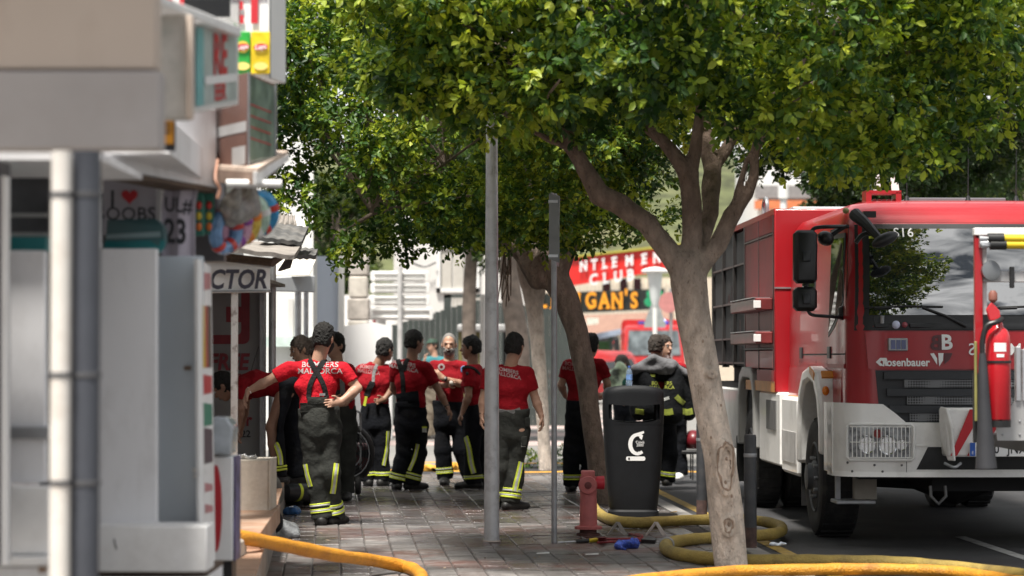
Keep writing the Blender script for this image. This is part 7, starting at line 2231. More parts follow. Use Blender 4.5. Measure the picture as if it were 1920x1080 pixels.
 # ------------------------------------------------------------------ equipment rack trailer at the right edge, nearest vehicle
Yt = 15.4
tr = thing('equipment_trailer','red framed equipment trailer with yellow tool tubes standing in front of the engine','trailer',(P(2080,671,Yt).x,Yt+.4,-.045))
def tb(px0,py0,px1,py1,dy0,dy1,name,mat,c=.004):
 a,b = P(px0,py1,Yt+dy0),P(px1,py0,Yt+dy0)
 return MB().cbox(a.x,Yt+dy0,a.z,b.x,Yt+dy1,b.z,c).build(name,mat,tr)
tb(1829,432,1842,700,0,.05,'upright',m_red)
tb(1841,448,1850,590,.06,.10,'upright_lining',m_white_clean,.002)
tb(1827,427,2300,441,-.01,.06,'top_rail',m_white_clean)
tb(1829,441,2300,447,0,.05,'rail_edge',m_red)
tb(1842,508,2300,529,.02,.06,'cross_bar',M('pale_grey_bar',(0.5,0.5,0.5),.4))
tb(1894,500,1902,540,-.01,.02,'bar_strap',m_black)
for (y,r,x0) in ((447,.026,1866),(459,.026,1870)):
 a,b = P(x0+14,y,Yt-.04),P(2290,y+2,Yt-.04)
 MB().cyl(a,b,r,n=14).build('tool_tube',M('yellow_tube',(0.68,0.48,0.02),.35,var=.06),tr)
 MB().cyl(P(x0-14,y,Yt-.04),P(x0+16,y,Yt-.04),r*1.25,n=14).build('tube_socket',m_black,tr)
 MB().cyl(P(x0-30,y+1,Yt-.04),P(x0-12,y+1,Yt-.04),r*.8,r*.6,n=12).build('tube_end',m_alu,tr)
a = P(1836,457,Yt-.03); MB().cyl(a,a+Vector((.09,0,0)),.028,n=14).build('rail_joint',m_alu,tr)
c = P(1856,508,Yt+.0)
MB().lathe([(.02,-.07),(.045,-.05),(.06,-.01),(.066,.02),(.06,.022)],c,(.35,-1,.1),n=22).build('work_lamp',M('dull_chrome',(0.22,0.23,0.24),.3,.6),tr)
tb(1905,650,1914,752,-.02,.03,'tool_rail',m_alu)
tb(1917,655,1926,752,-.02,.03,'tool_rail',m_alu)
tb(1928,500,1940,840,0,.05,'inner_post',m_red)
MB().prism([P(1870,826,Yt),P(2000,826,Yt),P(2000,735,Yt),P(1915,735,Yt),P(1868,800,Yt)],(0,.012,0)).build('gusset',M('brushed_plate',(0.46,0.46,0.46),.4,.5,var=.08),tr)
for (x,y) in ((1880,815),(1912,815),(1912,790),(1882,795)):
 MB().ball(P(x,y,Yt-.003),(.008,.005,.008),8,5).build('rivet',m_grey_metal,tr)
tb(1826,700,1834,830,.02,.06,'upright_foot',m_black)
tb(1828,640,1832,790,-.02,0,'tag_strip',M('olive_strip',(0.25,0.24,0.08),.5))
tb(1935,826,2500,850,.05,1.6,'chassis',m_black)
for (px,dy) in ((2150,.15),(2150,1.4)):
 a = P(px,0,Yt+dy)
 ww = MB().lathe([(.18,-.09),(.30,-.09),(.33,-.05),(.33,.05),(.30,.09),(.18,.09)],(a.x,Yt+dy,.285),(0,1,0),n=28).build('wheel',m_rubber,tr)
 MB().lathe([(.18,-.05),(.10,-.07),(.02,-.07)],(a.x,Yt+dy,.285),(0,1,0),n=20).build('rim',m_grey_metal,tr)
tb(2280,432,2300,840,0,.05,'upright',m_red)
ex = thing('fire_extinguisher','red fire extinguisher with black hose and flared horn hung on the trailer upright','fire extinguisher',P(1872,792,Yt-.12))
c = P(1872,792,Yt-.12); top = P(1872,640,Yt-.12); H = top.z-c.z
MB().lathe([(.070,0),(.078,.012),(.078,H),(.074,H+.035),(.058,H+.07),(.035,H+.09),(.026,H+.12)],c,n=28).build('cylinder',M('extinguisher_red',(0.50,0.012,0.02),.3,coat=.6,var=.05),ex)
MB().lathe([(.0795,H-.045),(.0795,H-.0)],c,n=28,cap=False).build('neck_band',M('pale_band',(0.35,0.30,0.28),.5),ex) if False else None
MB().lathe([(.074,-.03),(.078,-.028),(.078,.02),(.074,.022)],c,n=28).build('foot_ring',m_black,ex)
lab = MB(); lab.grid(lambda u,v:(c.x+.079*math.sin(-.5+u),c.y-.079*math.cos(-.5+u),top.z-.01-.055*v),[k/8 for k in range(9)],[0,1]); lab.build('label',m_white_print,ex)
lab = MB(); lab.grid(lambda u,v:(c.x+.0795*math.sin(-.3+.6*u),c.y-.0795*math.cos(-.3+.6*u),top.z-.08-.02*v),[k/8 for k in range(9)],[0,1]); lab.build('label',m_white_print,ex)
MB().lathe([(.080,-.008),(.083,-.007),(.083,.007),(.080,.008)],(c.x,c.y,top.z-.13),n=28).build('strap',m_black,ex)
v = P(1872,598,Yt-.12)
MB().cyl((c.x,c.y,top.z+.09),(c.x,c.y,v.z),.024,n=14).build('valve',M('dull_brass',(0.38,0.33,0.25),.35,.7),ex)
MB().prism([(c.x-.055,c.y-.015,v.z-.01),(c.x+.02,c.y-.015,v.z-.02),(c.x+.01,c.y-.015,v.z+.05),(c.x-.04,c.y-.015,v.z+.11),(c.x-.075,c.y-.015,v.z+.06)],(0,.03,0)).build('handle',M('extinguisher_red',(0,0,0)),ex,bevel=.006)
MB().lathe([(.010,0),(.028,.02),(.028,.06),(.014,.08)],(c.x-.03,c.y,v.z+.10),n=14).build('knob',M('rusty_knob',(0.2,0.07,0.05),.6),ex)
MB().tube(catmull([(c.x+.02,c.y-.03,v.z),P(1868,604,Yt-.2),P(1850,612,Yt-.2),P(1842,640,Yt-.2),P(1842,668,Yt-.2)],6),.017,n=10).build('hose',m_black,ex)
a,b = P(1842,662,Yt-.2),P(1849,878,Yt-.2)
MB().tube([a,a.lerp(b,.1),a.lerp(b,.35),a.lerp(b,.7),a.lerp(b,.97),b],[.021,.028,.036,.050,.066,.068],n=20).build('horn',M('horn_plastic',(0.030,0.031,0.036),.55,var=.1),ex)
# ------------------------------------------------------------------ street furniture
def pole(name,label,px,r0,r1,ybase,ztop_,Y,cat):
 a = P(px,671,Y)
 t = thing(name,label,cat,(a.x,Y,0))
 MB().tube([(a.x,Y,0),(a.x,Y,.5),(a.x,Y,ztop_)],[r0,r0*.98,r1],n=24).build('pole',m_post,t)
 return t,a
t,a = pole('lamp_post','thick smooth grey lamp post rising into the crowns',922,.062,.034,1015,6.2,19.5,'lamp post')
MB().lathe([(.064,0),(.075,.004),(.066,.015)],(a.x,19.5,.0),n=24).build('collar',M('mortar_collar',(0.35,0.30,0.27),.9,var=.2),t)
MB().tube(catmull([(a.x,19.5,6.2),(a.x,19.3,6.5),(a.x,18.8,6.6)],5),.03,n=10).build('arm',m_post,t)
MB().cbox(a.x-.12,18.2,6.54,a.x+.12,18.85,6.66,.03).build('lantern',m_grey_metal,t)
t,a = pole('sign_post','thin galvanised sign post with its plate seen edge-on',1039,.023,.023,1015,2.80,19.4,'road sign')
for o in t.children:o.data.materials[0] = m_grey_metal
c0,c1 = P(1030,498,19.35),P(1046,364,19.35)
MB().prism([(c0.x,19.30,c0.z+.06),(c1.x,19.62,c0.z),(c1.x+.008,19.62,c1.z),(c0.x+.010,19.30,c1.z+.01)],(.014,0,0)).build('sign_plate',m_grey_metal,t)
MB().prism([(c0.x-.004,19.27,c0.z+.05),(c1.x+.012,19.28,c0.z+.02),(c1.x+.012,19.28,c1.z-.02),(c0.x-.004,19.27,c1.z)],(0,.012,0)).build('sign_edge',M('dull_sign_edge',(0.24,0.25,0.26),.5,.4),t)
for y in (378,480):
 q = P(1037,y,19.3); MB().obox(q,(.075,.06,.022)).build('clamp',m_alu,t)
Yb = 22.4
bn = thing('litter_bin','tall charcoal plastic litter bin with a white C logo','litter bin',(P(1189,671,Yb).x,Yb,0))
m_bin = M('bin_plastic',(0.008,0.009,0.011),0.6,spec=.25,var=0.12,scale=10,bump=.1,bscale=80)
cx = P(1189,671,Yb).x; sb = F/Yb
def binw(z):
 return float(np.interp(z,[0,.06,.09,.5,.95,1.02,1.15,1.19],[.235,.235,.225,.262,.285,.287,.283,.278]))
def bin_ring(z,k=1.0):
 w = binw(z)*k; d = w*.82
 out = []
 for i in range(40):
  a = 2*math.pi*i/40
  c,s_ = math.cos(a),math.sin(a)
  out.append((cx+w*math.copysign(abs(c) **.55,c),Yb+.2+d*math.copysign(abs(s_) **.55,s_),z))
 return out
def bin_shell(zs,name,parent,ks=None,cap0=False,cap1=False):
 mb = MB()
 for i,z in enumerate(zs):mb.v +=bin_ring(z,ks[i] if ks else 1)
 for i in range(len(zs)-1):
  for j in range(40):mb.f.append((i*40+j,i*40+(j+1)%40,(i+1)*40+(j+1)%40,(i+1)*40+j))
 if cap0:mb.f.append(tuple(range(40))[::-1])
 if cap1:mb.f.append(tuple((len(zs)-1)*40+j for j in range(40)))
 return mb.build(name,m_bin,parent,angle=30)
bin_shell([0,.055,.06,.075,.09,.3,.55,.80,.865],'body',bn,[1,1,.97,.95,1,1,1,1,1],True,False)
bin_shell([.865,.87,.83,.5],'liner',bn,[1,.93,.92,.9])
zt0 = 1.06
hood = MB()
for z in (1.058,1.085,1.12,1.15,1.175,1.19):hood.v +=[(x,y,z+(.035*(1-((x-cx)/.285) **2) if z>1.1 else -.02*(1-((x-cx)/.285) **2))) for x,y,z in bin_ring(z,1 if z<1.17 else (.97 if z<1.18 else .90))]
for i in range(5):
 for j in range(40):hood.f.append((i*40+j,i*40+(j+1)%40,(i+1)*40+(j+1)%40,(i+1)*40+j))
hood.f.append(tuple(5*40+j for j in range(40))); hood.f.append(tuple(range(40))[::-1])
hood.build('hood',m_bin,bn,angle=30)
for sg in (-1,1):
 ck = MB()
 pts = []
 for z in (.85,.93,1.0,1.08):
  rg = bin_ring(z)
  pts.append([p for p in rg if sg*(p[0]-cx)>.225])
 n_ = min(len(p) for p in pts)
 for row in pts:
  row = sorted(row,key=lambda p:p[1])[:n_]
  ck.v +=row
 for i in range(3):
  for j in range(n_-1):ck.f.append((i*n_+j,i*n_+j+1,(i+1)*n_+j+1,(i+1)*n_+j))
 k0 = len(ck.v); ck.v +=[(x-sg*.03,y,z) for x,y,z in ck.v]
 ck.f +=[tuple(k0+q for q in f)[::-1] for f in ck.f[:]]
 ck.build('cheek',m_bin,bn)
lip = MB()
lip.v +=[(x,y,.86) for x,y,z in bin_ring(.86,1.005)]
lip.v +=[(x,y,.882+.045*min(1,abs(x-cx)/.25) **3) for x,y,z in bin_ring(.9,1.008)]
lip.v +=[(x,y,.879+.045*min(1,abs(x-cx)/.25) **3) for x,y,z in bin_ring(.9,.94)]
for i in range(2):
 for j in range(40):lip.f.append((i*40+j,i*40+(j+1)%40,(i+1)*40+(j+1)%40,(i+1)*40+j))
lip.build('lip',m_bin,bn,angle=30)
def on_bin(px,py):
 for _ in range(3):
  q = P(px,py,Yb-.03)
 w = binw(q.z)
 f_ = abs((q.x-cx)/w)
 yy = Yb+.2-.82*w*max(0,1-f_ **(1/.275)) **.275
 return Vector((q.x,yy-.004,q.z))
logo = MB()
arc = []
for k in range(17):
 w = R(50+260*k/16)
 arc.append((1195+18*math.cos(w)*.95,833-21*math.sin(w),1196+10.5*math.cos(w) ,833-15*math.sin(w)))
logo.v = [tuple(on_bin(*q)) for a in arc for q in ((a[0],a[1]),(a[2],a[3]))]
logo.f = [(2*k,2*k+1,2*k+3,2*k+2) for k in range(16)]
for q in ([(1190,813),(1207,808),(1208,812),(1196,818)],[(1198,820),(1206,816),(1203,825)],[(1197,846),(1206,850),(1198,853)]):
 k = len(logo.v); logo.v +=[tuple(on_bin(*p)) for p in q]; logo.f.append(tuple(range(k,k+len(q))))
logo.build('logo',m_white_print,bn,smooth=False)
cc = on_bin(1200,832)
lettering('Calvià\n2000',.035,cc-Vector((0,.003,0)),(1,0,0),(0,0,1),m_white_print,bn,line=.8,wx=.95)
cc = on_bin(1192,860)
MB().prism([on_bin(x,y) for x,y in rrect(1174,856,1210,864,3)],(0,.004,0)).build('sticker',m_white_print,bn)
MB().prism([on_bin(x,y)-Vector((0,.002,0)) for x,y in ((1178,858),(1181,858),(1181,862),(1178,862))],(0,.002,0)).build('sticker_mark',m_black_print,bn)
lettering('------',.018,on_bin(1192,860)-Vector((0,.004,0)),(1,0,0),(0,0,1),m_black_print,bn) if False else None
bo = thing('water_bottle','clear blue water bottle standing on the litter bin hood','bottle',P(1180,727,Yb+.2))
c = P(1180,728,Yb+.2); c.z = 1.205
MB().lathe([(.028,0),(.031,.01),(.031,.06),(.029,.065),(.031,.07),(.031,.13),(.022,.16),(.012,.175),(.012,.185)],c,n=18).build('body',M('blue_pet',(0.42,0.58,0.78),.08,var=.1,trans=.75),bo)
MB().lathe([(.0315,.07),(.0315,.12)],c,n=18,cap=False).build('label',M('blue_label',(0.14,0.26,0.52),.5,var=.3,scale=40),bo)
MB().lathe([(.0145,.185),(.0145,.20),(.002,.201)],c,n=14).build('cap',M('blue_cap',(0.05,0.12,0.4),.4),bo)
Yh = 20.2
hy = thing('fire_hydrant','faded red pillar hydrant on the pavement in front of the litter bin','fire hydrant',(P(1103,671,Yh).x,Yh,0))
m_hyd = M('faded_red_iron',(0.54,0.155,0.15),0.6,var=0.12,scale=9,bump=.25,dirt=(0.26,0.05,0.045),dscale=5,damt=.6)
hx = P(1103,671,Yh).x; sh = F/Yh
def hz(py): return P(1103,py,Yh).z
MB().lathe([(.098,.0),(.098,.02),(.072,.024),(.068,hz(985))],(hx-.002,Yh,0),n=24).build('base_flange',M('rusty_iron',(0.085,0.035,0.03),.8,var=.3,bump=.4),hy)
MB().lathe([(.114,.055),(.116,.075),(.08,.085)],(hx,Yh,0),n=24).build('flange',m_hyd,hy)
MB().lathe([(.074,.08),(.072,.25),(.068,hz(930)),(.071,hz(925)),(.073,hz(905)),(.073,hz(893))],(hx,Yh,0),n=28).build('barrel',m_hyd,hy)
a0,a1 = hz(897),hz(882)
MB().cbox(P(1089,0,Yh).x,Yh-.06,a0,P(1114,0,Yh).x,Yh+.06,a1,.008).build('cap',m_hyd,hy)
c = Vector((P(1101,0,Yh).x,Yh-.04,hz(909)))
nz_ = MB().lathe([(.060,.04),(.076,.02),(.078,-.03),(.070,-.05),(.035,-.055)],c,(0,1,0),n=26).build('outlet',m_hyd,hy)
MB().lathe([(.024,-.062),(.03,-.06),(.03,-.05)],c,(0,1,0),n=16).build('outlet_ring',M('dark_red_iron',(0.18,0.04,0.04),.6),nz_)
MB().lathe([(.012,-.075),(.012,-.05)],c,(0,1,0),n=5).build('outlet_nut',M('dark_red_iron',(0,0,0)),nz_)
c = Vector((P(1115,0,Yh).x,Yh,hz(905)))
MB().lathe([(.038,-.03),(.052,0),(.056,.05),(.056,.075),(.02,.082)],c,(1,0,0),n=24).build('outlet',M('bright_red_iron',(0.55,0.03,0.05),.45,var=.06),hy)
def bollard(px,ytop,Y,label):
 a = P(px,671,Y); zt_ = P(px,ytop,Y).z
 t = thing('bollard',label,'bollard',(a.x,Y,0),group='black bollards along the kerb')
 MB().lathe([(.050,0),(.050,.16)],(a.x,Y,0),n=20).build('rusty_foot',M('rusty_post_foot',(0.07,0.04,0.035),.8,var=.4,scale=18),t)
 MB().lathe([(.0495,.16),(.0485,zt_-.02),(.044,zt_),(.01,zt_+.002)],(a.x,Y,0),n=20).build('tube',M('bollard_paint',(0.035,0.037,0.042),.45,var=.15,scale=12,dirt=(.09,.085,.08),dscale=8,damt=.4),t)
 MB().lathe([(.0505,zt_-.175),(.0515,zt_-.17),(.0515,zt_-.15),(.0505,zt_-.145)],(a.x,Y,0),n=20).build('band',m_grey_metal,t)
bollard(1315,792,22.5,'black bollard behind the pale trunk, furthest from the street edge of the picture')
bollard(1406,815,18.9,'black bollard with a pale band standing right beside the pale scarred trunk')
bollard(1262+60,770,31.0,'far black bollard behind the red helmet') if False else None
# ------------------------------------------------------------------ hoses
def hose(name,label,pts,r,mat,group=None,coup=None):
 q = catmull(pts,10)
 for p in q:p.z = max(p.z,r)
 t = thing(name,label,'fire hose',q[len(q) // 2]-Vector((0,0,r)),group=group)
 rs = [r*(1+.035*math.sin(i*.7)+.03*math.sin(i*.23+1)) for i in range(len(q))]
 MB().tube(q,rs,n=14).build('jacket',mat,t)
 return t,q
def gp(px,py,r=.05,z=None):
 """hose centre on the ground whose middle line is seen here"""
 return G(px,py,z if z is not None else r)
Yo = 15.9
pts = [P(430,1003,16.4),P(470,1009,16.3),P(520,1018,16.25),P(580,1031,16.2),P(640,1043,16.1),P(700,1052,16.0),P(750,1061,15.9),P(780,1072,15.8),P(790,1090,15.6),P(780,1120,15.2),P(700,1180,14.6)]
pts = [Vector((p.x,p.y,p.z)) for p in pts]
for i,p in enumerate(pts):
 if i>4:p.z = .045
ground = [gp(760,1063,.045),gp(784,1073,.045),gp(791,1090,.045),gp(770,1125,.045),gp(690,1180,.045)]
pts = [P(420,1000,14.2),P(468,1010,14.35),P(520,1020,14.75),P(580,1032,15.2),P(640,1043,15.7),P(700,1051,16.4)]+ground
for i in range(6):
 pts[i].z = max(pts[i].z,.045)
hose('fire_hose','thick bright orange fire hose sagging from the step across the pavement',pts,.043,m_orange_hose,'fire hoses on the pavement')
pts = [gp(1020,1150,.05),gp(1100,1106,.05),gp(1200,1088,.05),gp(1300,1078,.05),gp(1400,1070,.05),gp(1520,1068,.055),gp(1600,1067,.055),gp(1700,1068,.055),gp(1780,1072,.045),gp(1850,1081,.04),gp(1930,1093,.04)]
hose('fire_hose','long bright orange fire hose across the very front below the pale trunk',pts,.040,m_orange_hose,'fire hoses on the pavement')
r_ = .048
lp = [gp(1112,950,r_),gp(1122,962,r_),gp(1145,974,r_),gp(1185,980,r_),gp(1240,978,r_),gp(1300,975,r_),gp(1370,974,r_),gp(1425,977,r_),gp(1458,985,r_),gp(1466,993,r_),gp(1450,1001,r_),gp(1400,1005,r_),gp(1340,1008,r_),gp(1290,1012,r_),gp(1258,1018,r_),gp(1247,1026,r_),gp(1262,1036,r_),gp(1300,1044,r_),gp(1370,1050,r_),gp(1450,1052,r_),gp(1520,1052,r_),gp(1590,1053,r_),gp(1660,1055,r_),gp(1740,1060,r_),gp(1840,1070,r_),gp(1960,1086,r_)]
t,q = hose('fire_hose','muddy yellow fire hose looping from the hydrant round the bollard and back',lp,r_,m_yellow_hose,'fire hoses on the pavement')
cc = gp(1250,1021,r_); dd = (gp(1256,1018,r_)-gp(1246,1024,r_)).normalized()
MB().cyl(cc-dd*.04,cc+dd*.04,r_*1.18,n=18).build('coupling',m_grey_metal,t)
# ------------------------------------------------------------------ tools and litter on the ground by the hydrant
def gthing(name,label,cat,px,py,group=None):
 return thing(name,label,cat,G(px,py),group=group)
t = gthing('screwdriver','screwdriver with black and yellow handle lying by the hydrant','screwdriver',1090,1015)
a,b,c,d = gp(1046,1017,.012),gp(1080,1015,.014),gp(1104,1014,.016),gp(1118,1012,.016)
MB().cyl(a,b,.006,n=8).build('shaft',m_alu,t)
MB().tube([b,b.lerp(c,.3),c],[.015,.017,.016],n=12).build('handle',m_black,t)
MB().cyl(c,d,.017,n=12).build('handle_end',M('yellow_handle',(0.6,0.45,0.03),.4),t)
t = gthing('hand_tool','long red handled bolt cutter with black jaws lying past the screwdriver','bolt cutter',1180,1014)
for k,dy in enumerate((0,6)):
 a,b = gp(1120,1011+dy,.016),gp(1212,1010+dy*.6,.016)
 MB().cyl(a,b,.011,n=10).build('handle',M('dark_red_handle',(0.22,0.015,0.02),.45),t)
a = gp(1212,1014,.02); MB().prism([gp(1202,1018,.0),gp(1228,1020,.0),gp(1231,1016,.0),gp(1214,1012,.0)],(0,0,.03)).build('jaw',m_black,t)
for k,(px,lab) in enumerate(((1158,'steel hose wrench propped open nearest the hydrant'),(1230,'brighter steel hose wrench propped open beside the yellow hose loop'))):
 t = gthing('hose_wrench',lab,'wrench',px,1004,'steel hose wrenches')
 p0 = G(px,1004)
 m_ = M('worn_steel_%d'%k,((.24,.22,.20),(.48,.42,.38))[k],.4,.6,var=.2)
 MB().prism([p0+Vector((-.09,0,.0)),p0+Vector((-.075,0,0)),p0+Vector((.005,0,.095)),p0+Vector((-.01,0,.11))],(0,.05,0)).build('arm',m_,t)
 MB().prism([p0+Vector((-.012,-.01,.11)),p0+Vector((.02,-.01,.108)),p0+Vector((.085,-.02,.005)),p0+Vector((.05,-.02,.0))],(0,.07,.0)).build('arm',m_,t)
t = gthing('red_toolbox_lid','small red metal wedge leaning on the hydrant foot','wedge',1128,1006)
MB().prism([gp(1122,1008,0),gp(1138,1008,0),gp(1136,1008,.06),gp(1124,1008,.085)],(0,.05,0)).build('wedge',M('dark_red_handle',(0,0,0)),t)
t = gthing('red_pliers','dark red handled pliers lying between the two wrenches','pliers',1195,1004)
for dx in (0,12):
 MB().tube(catmull([gp(1180+dx,1001,.012),gp(1192+dx,1004,.02),gp(1203,1008,.012)],4),.009,n=7).build('handle',M('dark_red_handle',(0,0,0)),t)
def crumple(name,label,cat,px,py,rx,ry,rz,mat,seed,amp=.012,group=None,z=0.0,Y=None):
 f_ = Field(); c = G(px,py,z); r_ = random.Random(seed)
 for k in range(6):
  f_.ell(c+Vector((r_.uniform(-rx,rx)*.6,r_.uniform(-ry,ry)*.6,rz*r_.uniform(.3,.7))),(rx*r_.uniform(.35,.6),ry*r_.uniform(.4,.7),rz*r_.uniform(.4,.7)),k=.01)
 V,Q = f_.mesh(max(.006,min(rx,rz)/5),waves(amp,60,seed,squash=(1,1,1)))
 V[:,2] = np.maximum(V[:,2],z+.002)
 return tag(fast_mesh(name,V,Q,mat),label,cat,group)
crumple('latex_glove','crumpled bright blue disposable glove lying in front of the wrenches','glove',1177,1030,.10,.07,.055,M('blue_nitrile',(0.05,0.10,0.48),.4,var=.5,scale=30,bump=.8,bscale=60),3,amp=.02)
crumple('paper_scrap','pale bluish paper scrap lying on the road by the yellow line','paper',1455,1023,.055,.05,.02,M('pale_blue_paper',(0.55,0.60,0.68),.7,var=.3,scale=30),4)
for k,(x,y,lab) in enumerate(((1110,1040,'thin white paper strip on the bricks in front of the hydrant'),(1018,1038,'small pale paper scrap on the bricks near the sign post'),(1255,983,'white torn label lying against the yellow hose'))):
 c = G(x,y,.012); mb = MB(); mb.prism([c+Vector((-.05,-.02,0)),c+Vector((.05,-.03,.004)),c+Vector((.05,.03,.008)),c+Vector((-.045,.03,.002))],(0,0,.002))
 solo(mb,'paper_scrap',m_white_print,lab,'paper',smooth=False)
for k,(x,y) in enumerate(((1262,961),(1204,967))):
 c = G(x,y,.012); mb = MB(); mb.prism([c+Vector((-.03,-.02,0)),c+Vector((.03,-.03,.006)),c+Vector((.04,.03,.01)),c+Vector((-.02,.03,.002))],(0,0,.003))
 solo(mb,'dry_leaf',M('yellow_leaf',(0.55,0.30,0.03),.7),('fallen yellow leaf between the bin and the bollard','fallen yellow leaf at the very foot of the litter bin')[k],'leaf',smooth=False)
lt = MB(); r8 = random.Random(12)
for k in range(230):
 if k<90:px,py = r8.uniform(500,620),r8.uniform(940,1040)
 else:px,py = r8.uniform(560,1420),r8.uniform(905,1078)
 c = G(px,py,.009); s_ = r8.uniform(.006,.026); w = r8.uniform(0,6.28)
 e1,e2 = Vector((math.cos(w),math.sin(w),r8.uniform(-.3,.4)))*s_,Vector((-math.sin(w),math.cos(w),r8.uniform(-.2,.3)))*s_*.5
 c.z +=s_*.35
 lt.add([c-e1,c+e2,c+e1,c-e2],[(0,1,2),(0,2,3)])
o = lt.build('leaf_litter',M('litter_crumbs',(0.22,0.17,0.12),.9,var=.9,scale=3),None,smooth=False); o['kind'] = 'stuff'; o['label'] = 'scattered dry leaf crumbs and litter on the paving bricks'
# ------------------------------------------------------------------ gear by the terrace
m_cyl = M('black_composite',(0.018,0.02,0.024),0.35,var=.2)
def scba(label,px,py,Yc,yaw,cap_col,big=1.0):
 c = P(px,py,Yc)
 t = thing('air_cylinder',label,'air cylinder',Vector((c.x,c.y,max(0,c.z-.09))),group='breathing air cylinders on the ground')
 d = Vector((math.cos(yaw),math.sin(yaw),0.05)).normalized()
 r = .083*big
 MB().lathe([(.03,-.24),(r*.8,-.21),(r,-.15),(r,.13),(r*.85,.19),(.03,.22),(.02,.27)],c,d,n=24).build('cylinder',cap_col[0],t)
 MB().lathe([(r*1.01,.02),(r*1.02,.025),(r*1.02,.05),(r*1.01,.055)],c,d,n=24).build('band',cap_col[1],t)
 MB().lathe([(.022,.27),(.03,.28),(.03,.31),(.01,.32)],c,d,n=12).build('valve',m_grey_metal,t)
m_ycyl = M('yellow_cylinder_paint',(0.55,0.42,0.02),.35,var=.1)
scba('black breathing air cylinder with yellow ring lying nearest the charcoal trousers',560,922,23.9,-2.3,(m_cyl,m_fluo),1.15)
scba('yellow topped breathing air cylinder lying behind the black one',546,905,24.6,-1.9,(m_ycyl,m_black))
scba('white and yellow breathing air cylinder lying uppermost of the pile',560,889,25.0,-1.2,(M('white_cylinder',(0.52,0.50,0.44),.4,var=.15),m_ycyl))
def lump(name,label,cat,cs,mat,amp=.012,freq=26,seed=1,h=.014,zmin=None,group=None):
 f_ = Field()
 for (px,py,Yc,rx,ry,rz) in cs:
  f_.ell(P(px,py,Yc),(rx,ry,rz),k=.04)
 V,Q = f_.mesh(h,waves(amp,freq,seed,squash=(1,1,1)))
 if zmin is not None:V[:,2] = np.maximum(V[:,2],zmin)
 return tag(fast_mesh(name,V,Q,mat),label,cat,group)
m_bagcloth = cloth_mat('black_bag_cloth',(0.016,0.016,0.018),bump=.6)
lump('holdall','black holdall slumped at the terrace edge behind the air cylinders','bag',[(545,868,25.6,.16,.14,.16),(575,880,25.6,.16,.14,.14),(530,885,25.6,.10,.14,.14),(555,915,25.4,.2,.14,.14)],m_bagcloth,seed=5,zmin=.003)
lump('clear_plastic_bag','clear crumpled plastic bag sitting on the bricks by the tiled step','plastic bag',[(535,998,20.0,.11,.10,.10),(525,990,20.0,.07,.08,.09),(548,1000,20.0,.06,.08,.06)],M('clear_film',(0.50,0.52,0.54),.12,var=.4,scale=14,bump=.8,bscale=30,trans=.55),amp=.010,freq=45,seed=7,h=.01,zmin=.003)
lump('crushed_bottle','crushed blue plastic bottle lying by the terrace edge','bottle',[(545,961,22.9,.08,.05,.05),(552,958,22.9,.05,.05,.045)],M('crushed_blue_pet',(0.05,0.14,0.34),.15,var=.4,scale=20),amp=.008,freq=50,seed=8,h=.008,zmin=.003)
lump('bin_liner','dark refuse sack tucked between the stone pedestal and the plastic bag','bag',[(513,985,19.6,.07,.08,.08),(510,968,19.6,.06,.08,.07)],m_bagcloth,seed=9,h=.012,zmin=.003)
lump('grey_sack','grey cloth sack standing behind the stone pedestal','bag',[(514,915,21.5,.06,.1,.11),(516,935,21.5,.06,.1,.09)],M('grey_sack_cloth',(0.16,0.155,0.15),.9,var=.2,bump=.4),seed=10,h=.012)
cb_ = thing('cardboard_box','brown cardboard drum in the shade under the poster','box',(P(460,671,18.6).x,18.6,.3))
a = P(462,860,18.6)
MB().lathe([(.16,0),(.16,.30),(.155,.305),(.02,.31)],(a.x,18.6,.3),n=24).build('drum',M('kraft_board',(0.26,0.16,0.09),.85,var=.12),cb_)
MB().lathe([(.163,.24),(.165,.25),(.165,.31),(.02,.315)],(a.x,18.6,.305),n=24).build('lid',m_black,cb_)
for k,(px,py,Yc,lab) in enumerate(((540,850,26.0,'clear water bottle with purple label, nearest the bending man'),(552,850,26.1,'clear water bottle with purple label, nearest the charcoal trousers'))):
 c = P(px,py,Yc)
 t = thing('water_bottle',lab,'bottle',c,group='water bottles by the terrace')
 MB().lathe([(.040,0),(.044,.01),(.044,.2),(.03,.25),(.014,.275),(.014,.29)],c,n=16).build('body',M('clear_pet',(0.62,0.68,0.74),.08,var=.1,trans=.7),t)
 MB().lathe([(.0445,.09),(.0445,.15)],c,n=16,cap=False).build('label',M('purple_label',(0.12,0.10,0.42),.5,var=.2),t)
 MB().lathe([(.016,.29),(.016,.31),(.002,.312)],c,n=12).build('cap',M('white_cap',(.6,.6,.62),.5),t)
 MB().cbox(c.x-.06,c.y-.06,0.002,c.x+.06,c.y+.06,c.z-.002,.01).build('crate',m_dark,t) if k ==0 else None
Yf = 26.2
fn = thing('smoke_fan','black wheeled smoke ventilator with a silver handle beside the charcoal trousers','ventilator',(P(658,671,Yf).x,Yf,0))
c = P(655,850,Yf)
fan_ring = MB(); fan_ring.tube([c+Vector((.24*math.cos(w),-.02*math.sin(w),.30*math.sin(w)*.95)) for w in np.linspace(0,2*math.pi,33)[:-1]],.035,n=10,closed=True); fan_ring.build('shroud',m_black,fn)
for k in range(7):
 rr3 = .04+.03*k
 MB().tube([c+Vector((rr3*math.cos(w),-.05,rr3*1.15*math.sin(w))) for w in np.linspace(0,2*math.pi,21)[:-1]],.006,n=5,closed=True).build('guard_ring',m_grey_metal if k%3 ==0 else m_black,fn)
bl_ = MB()
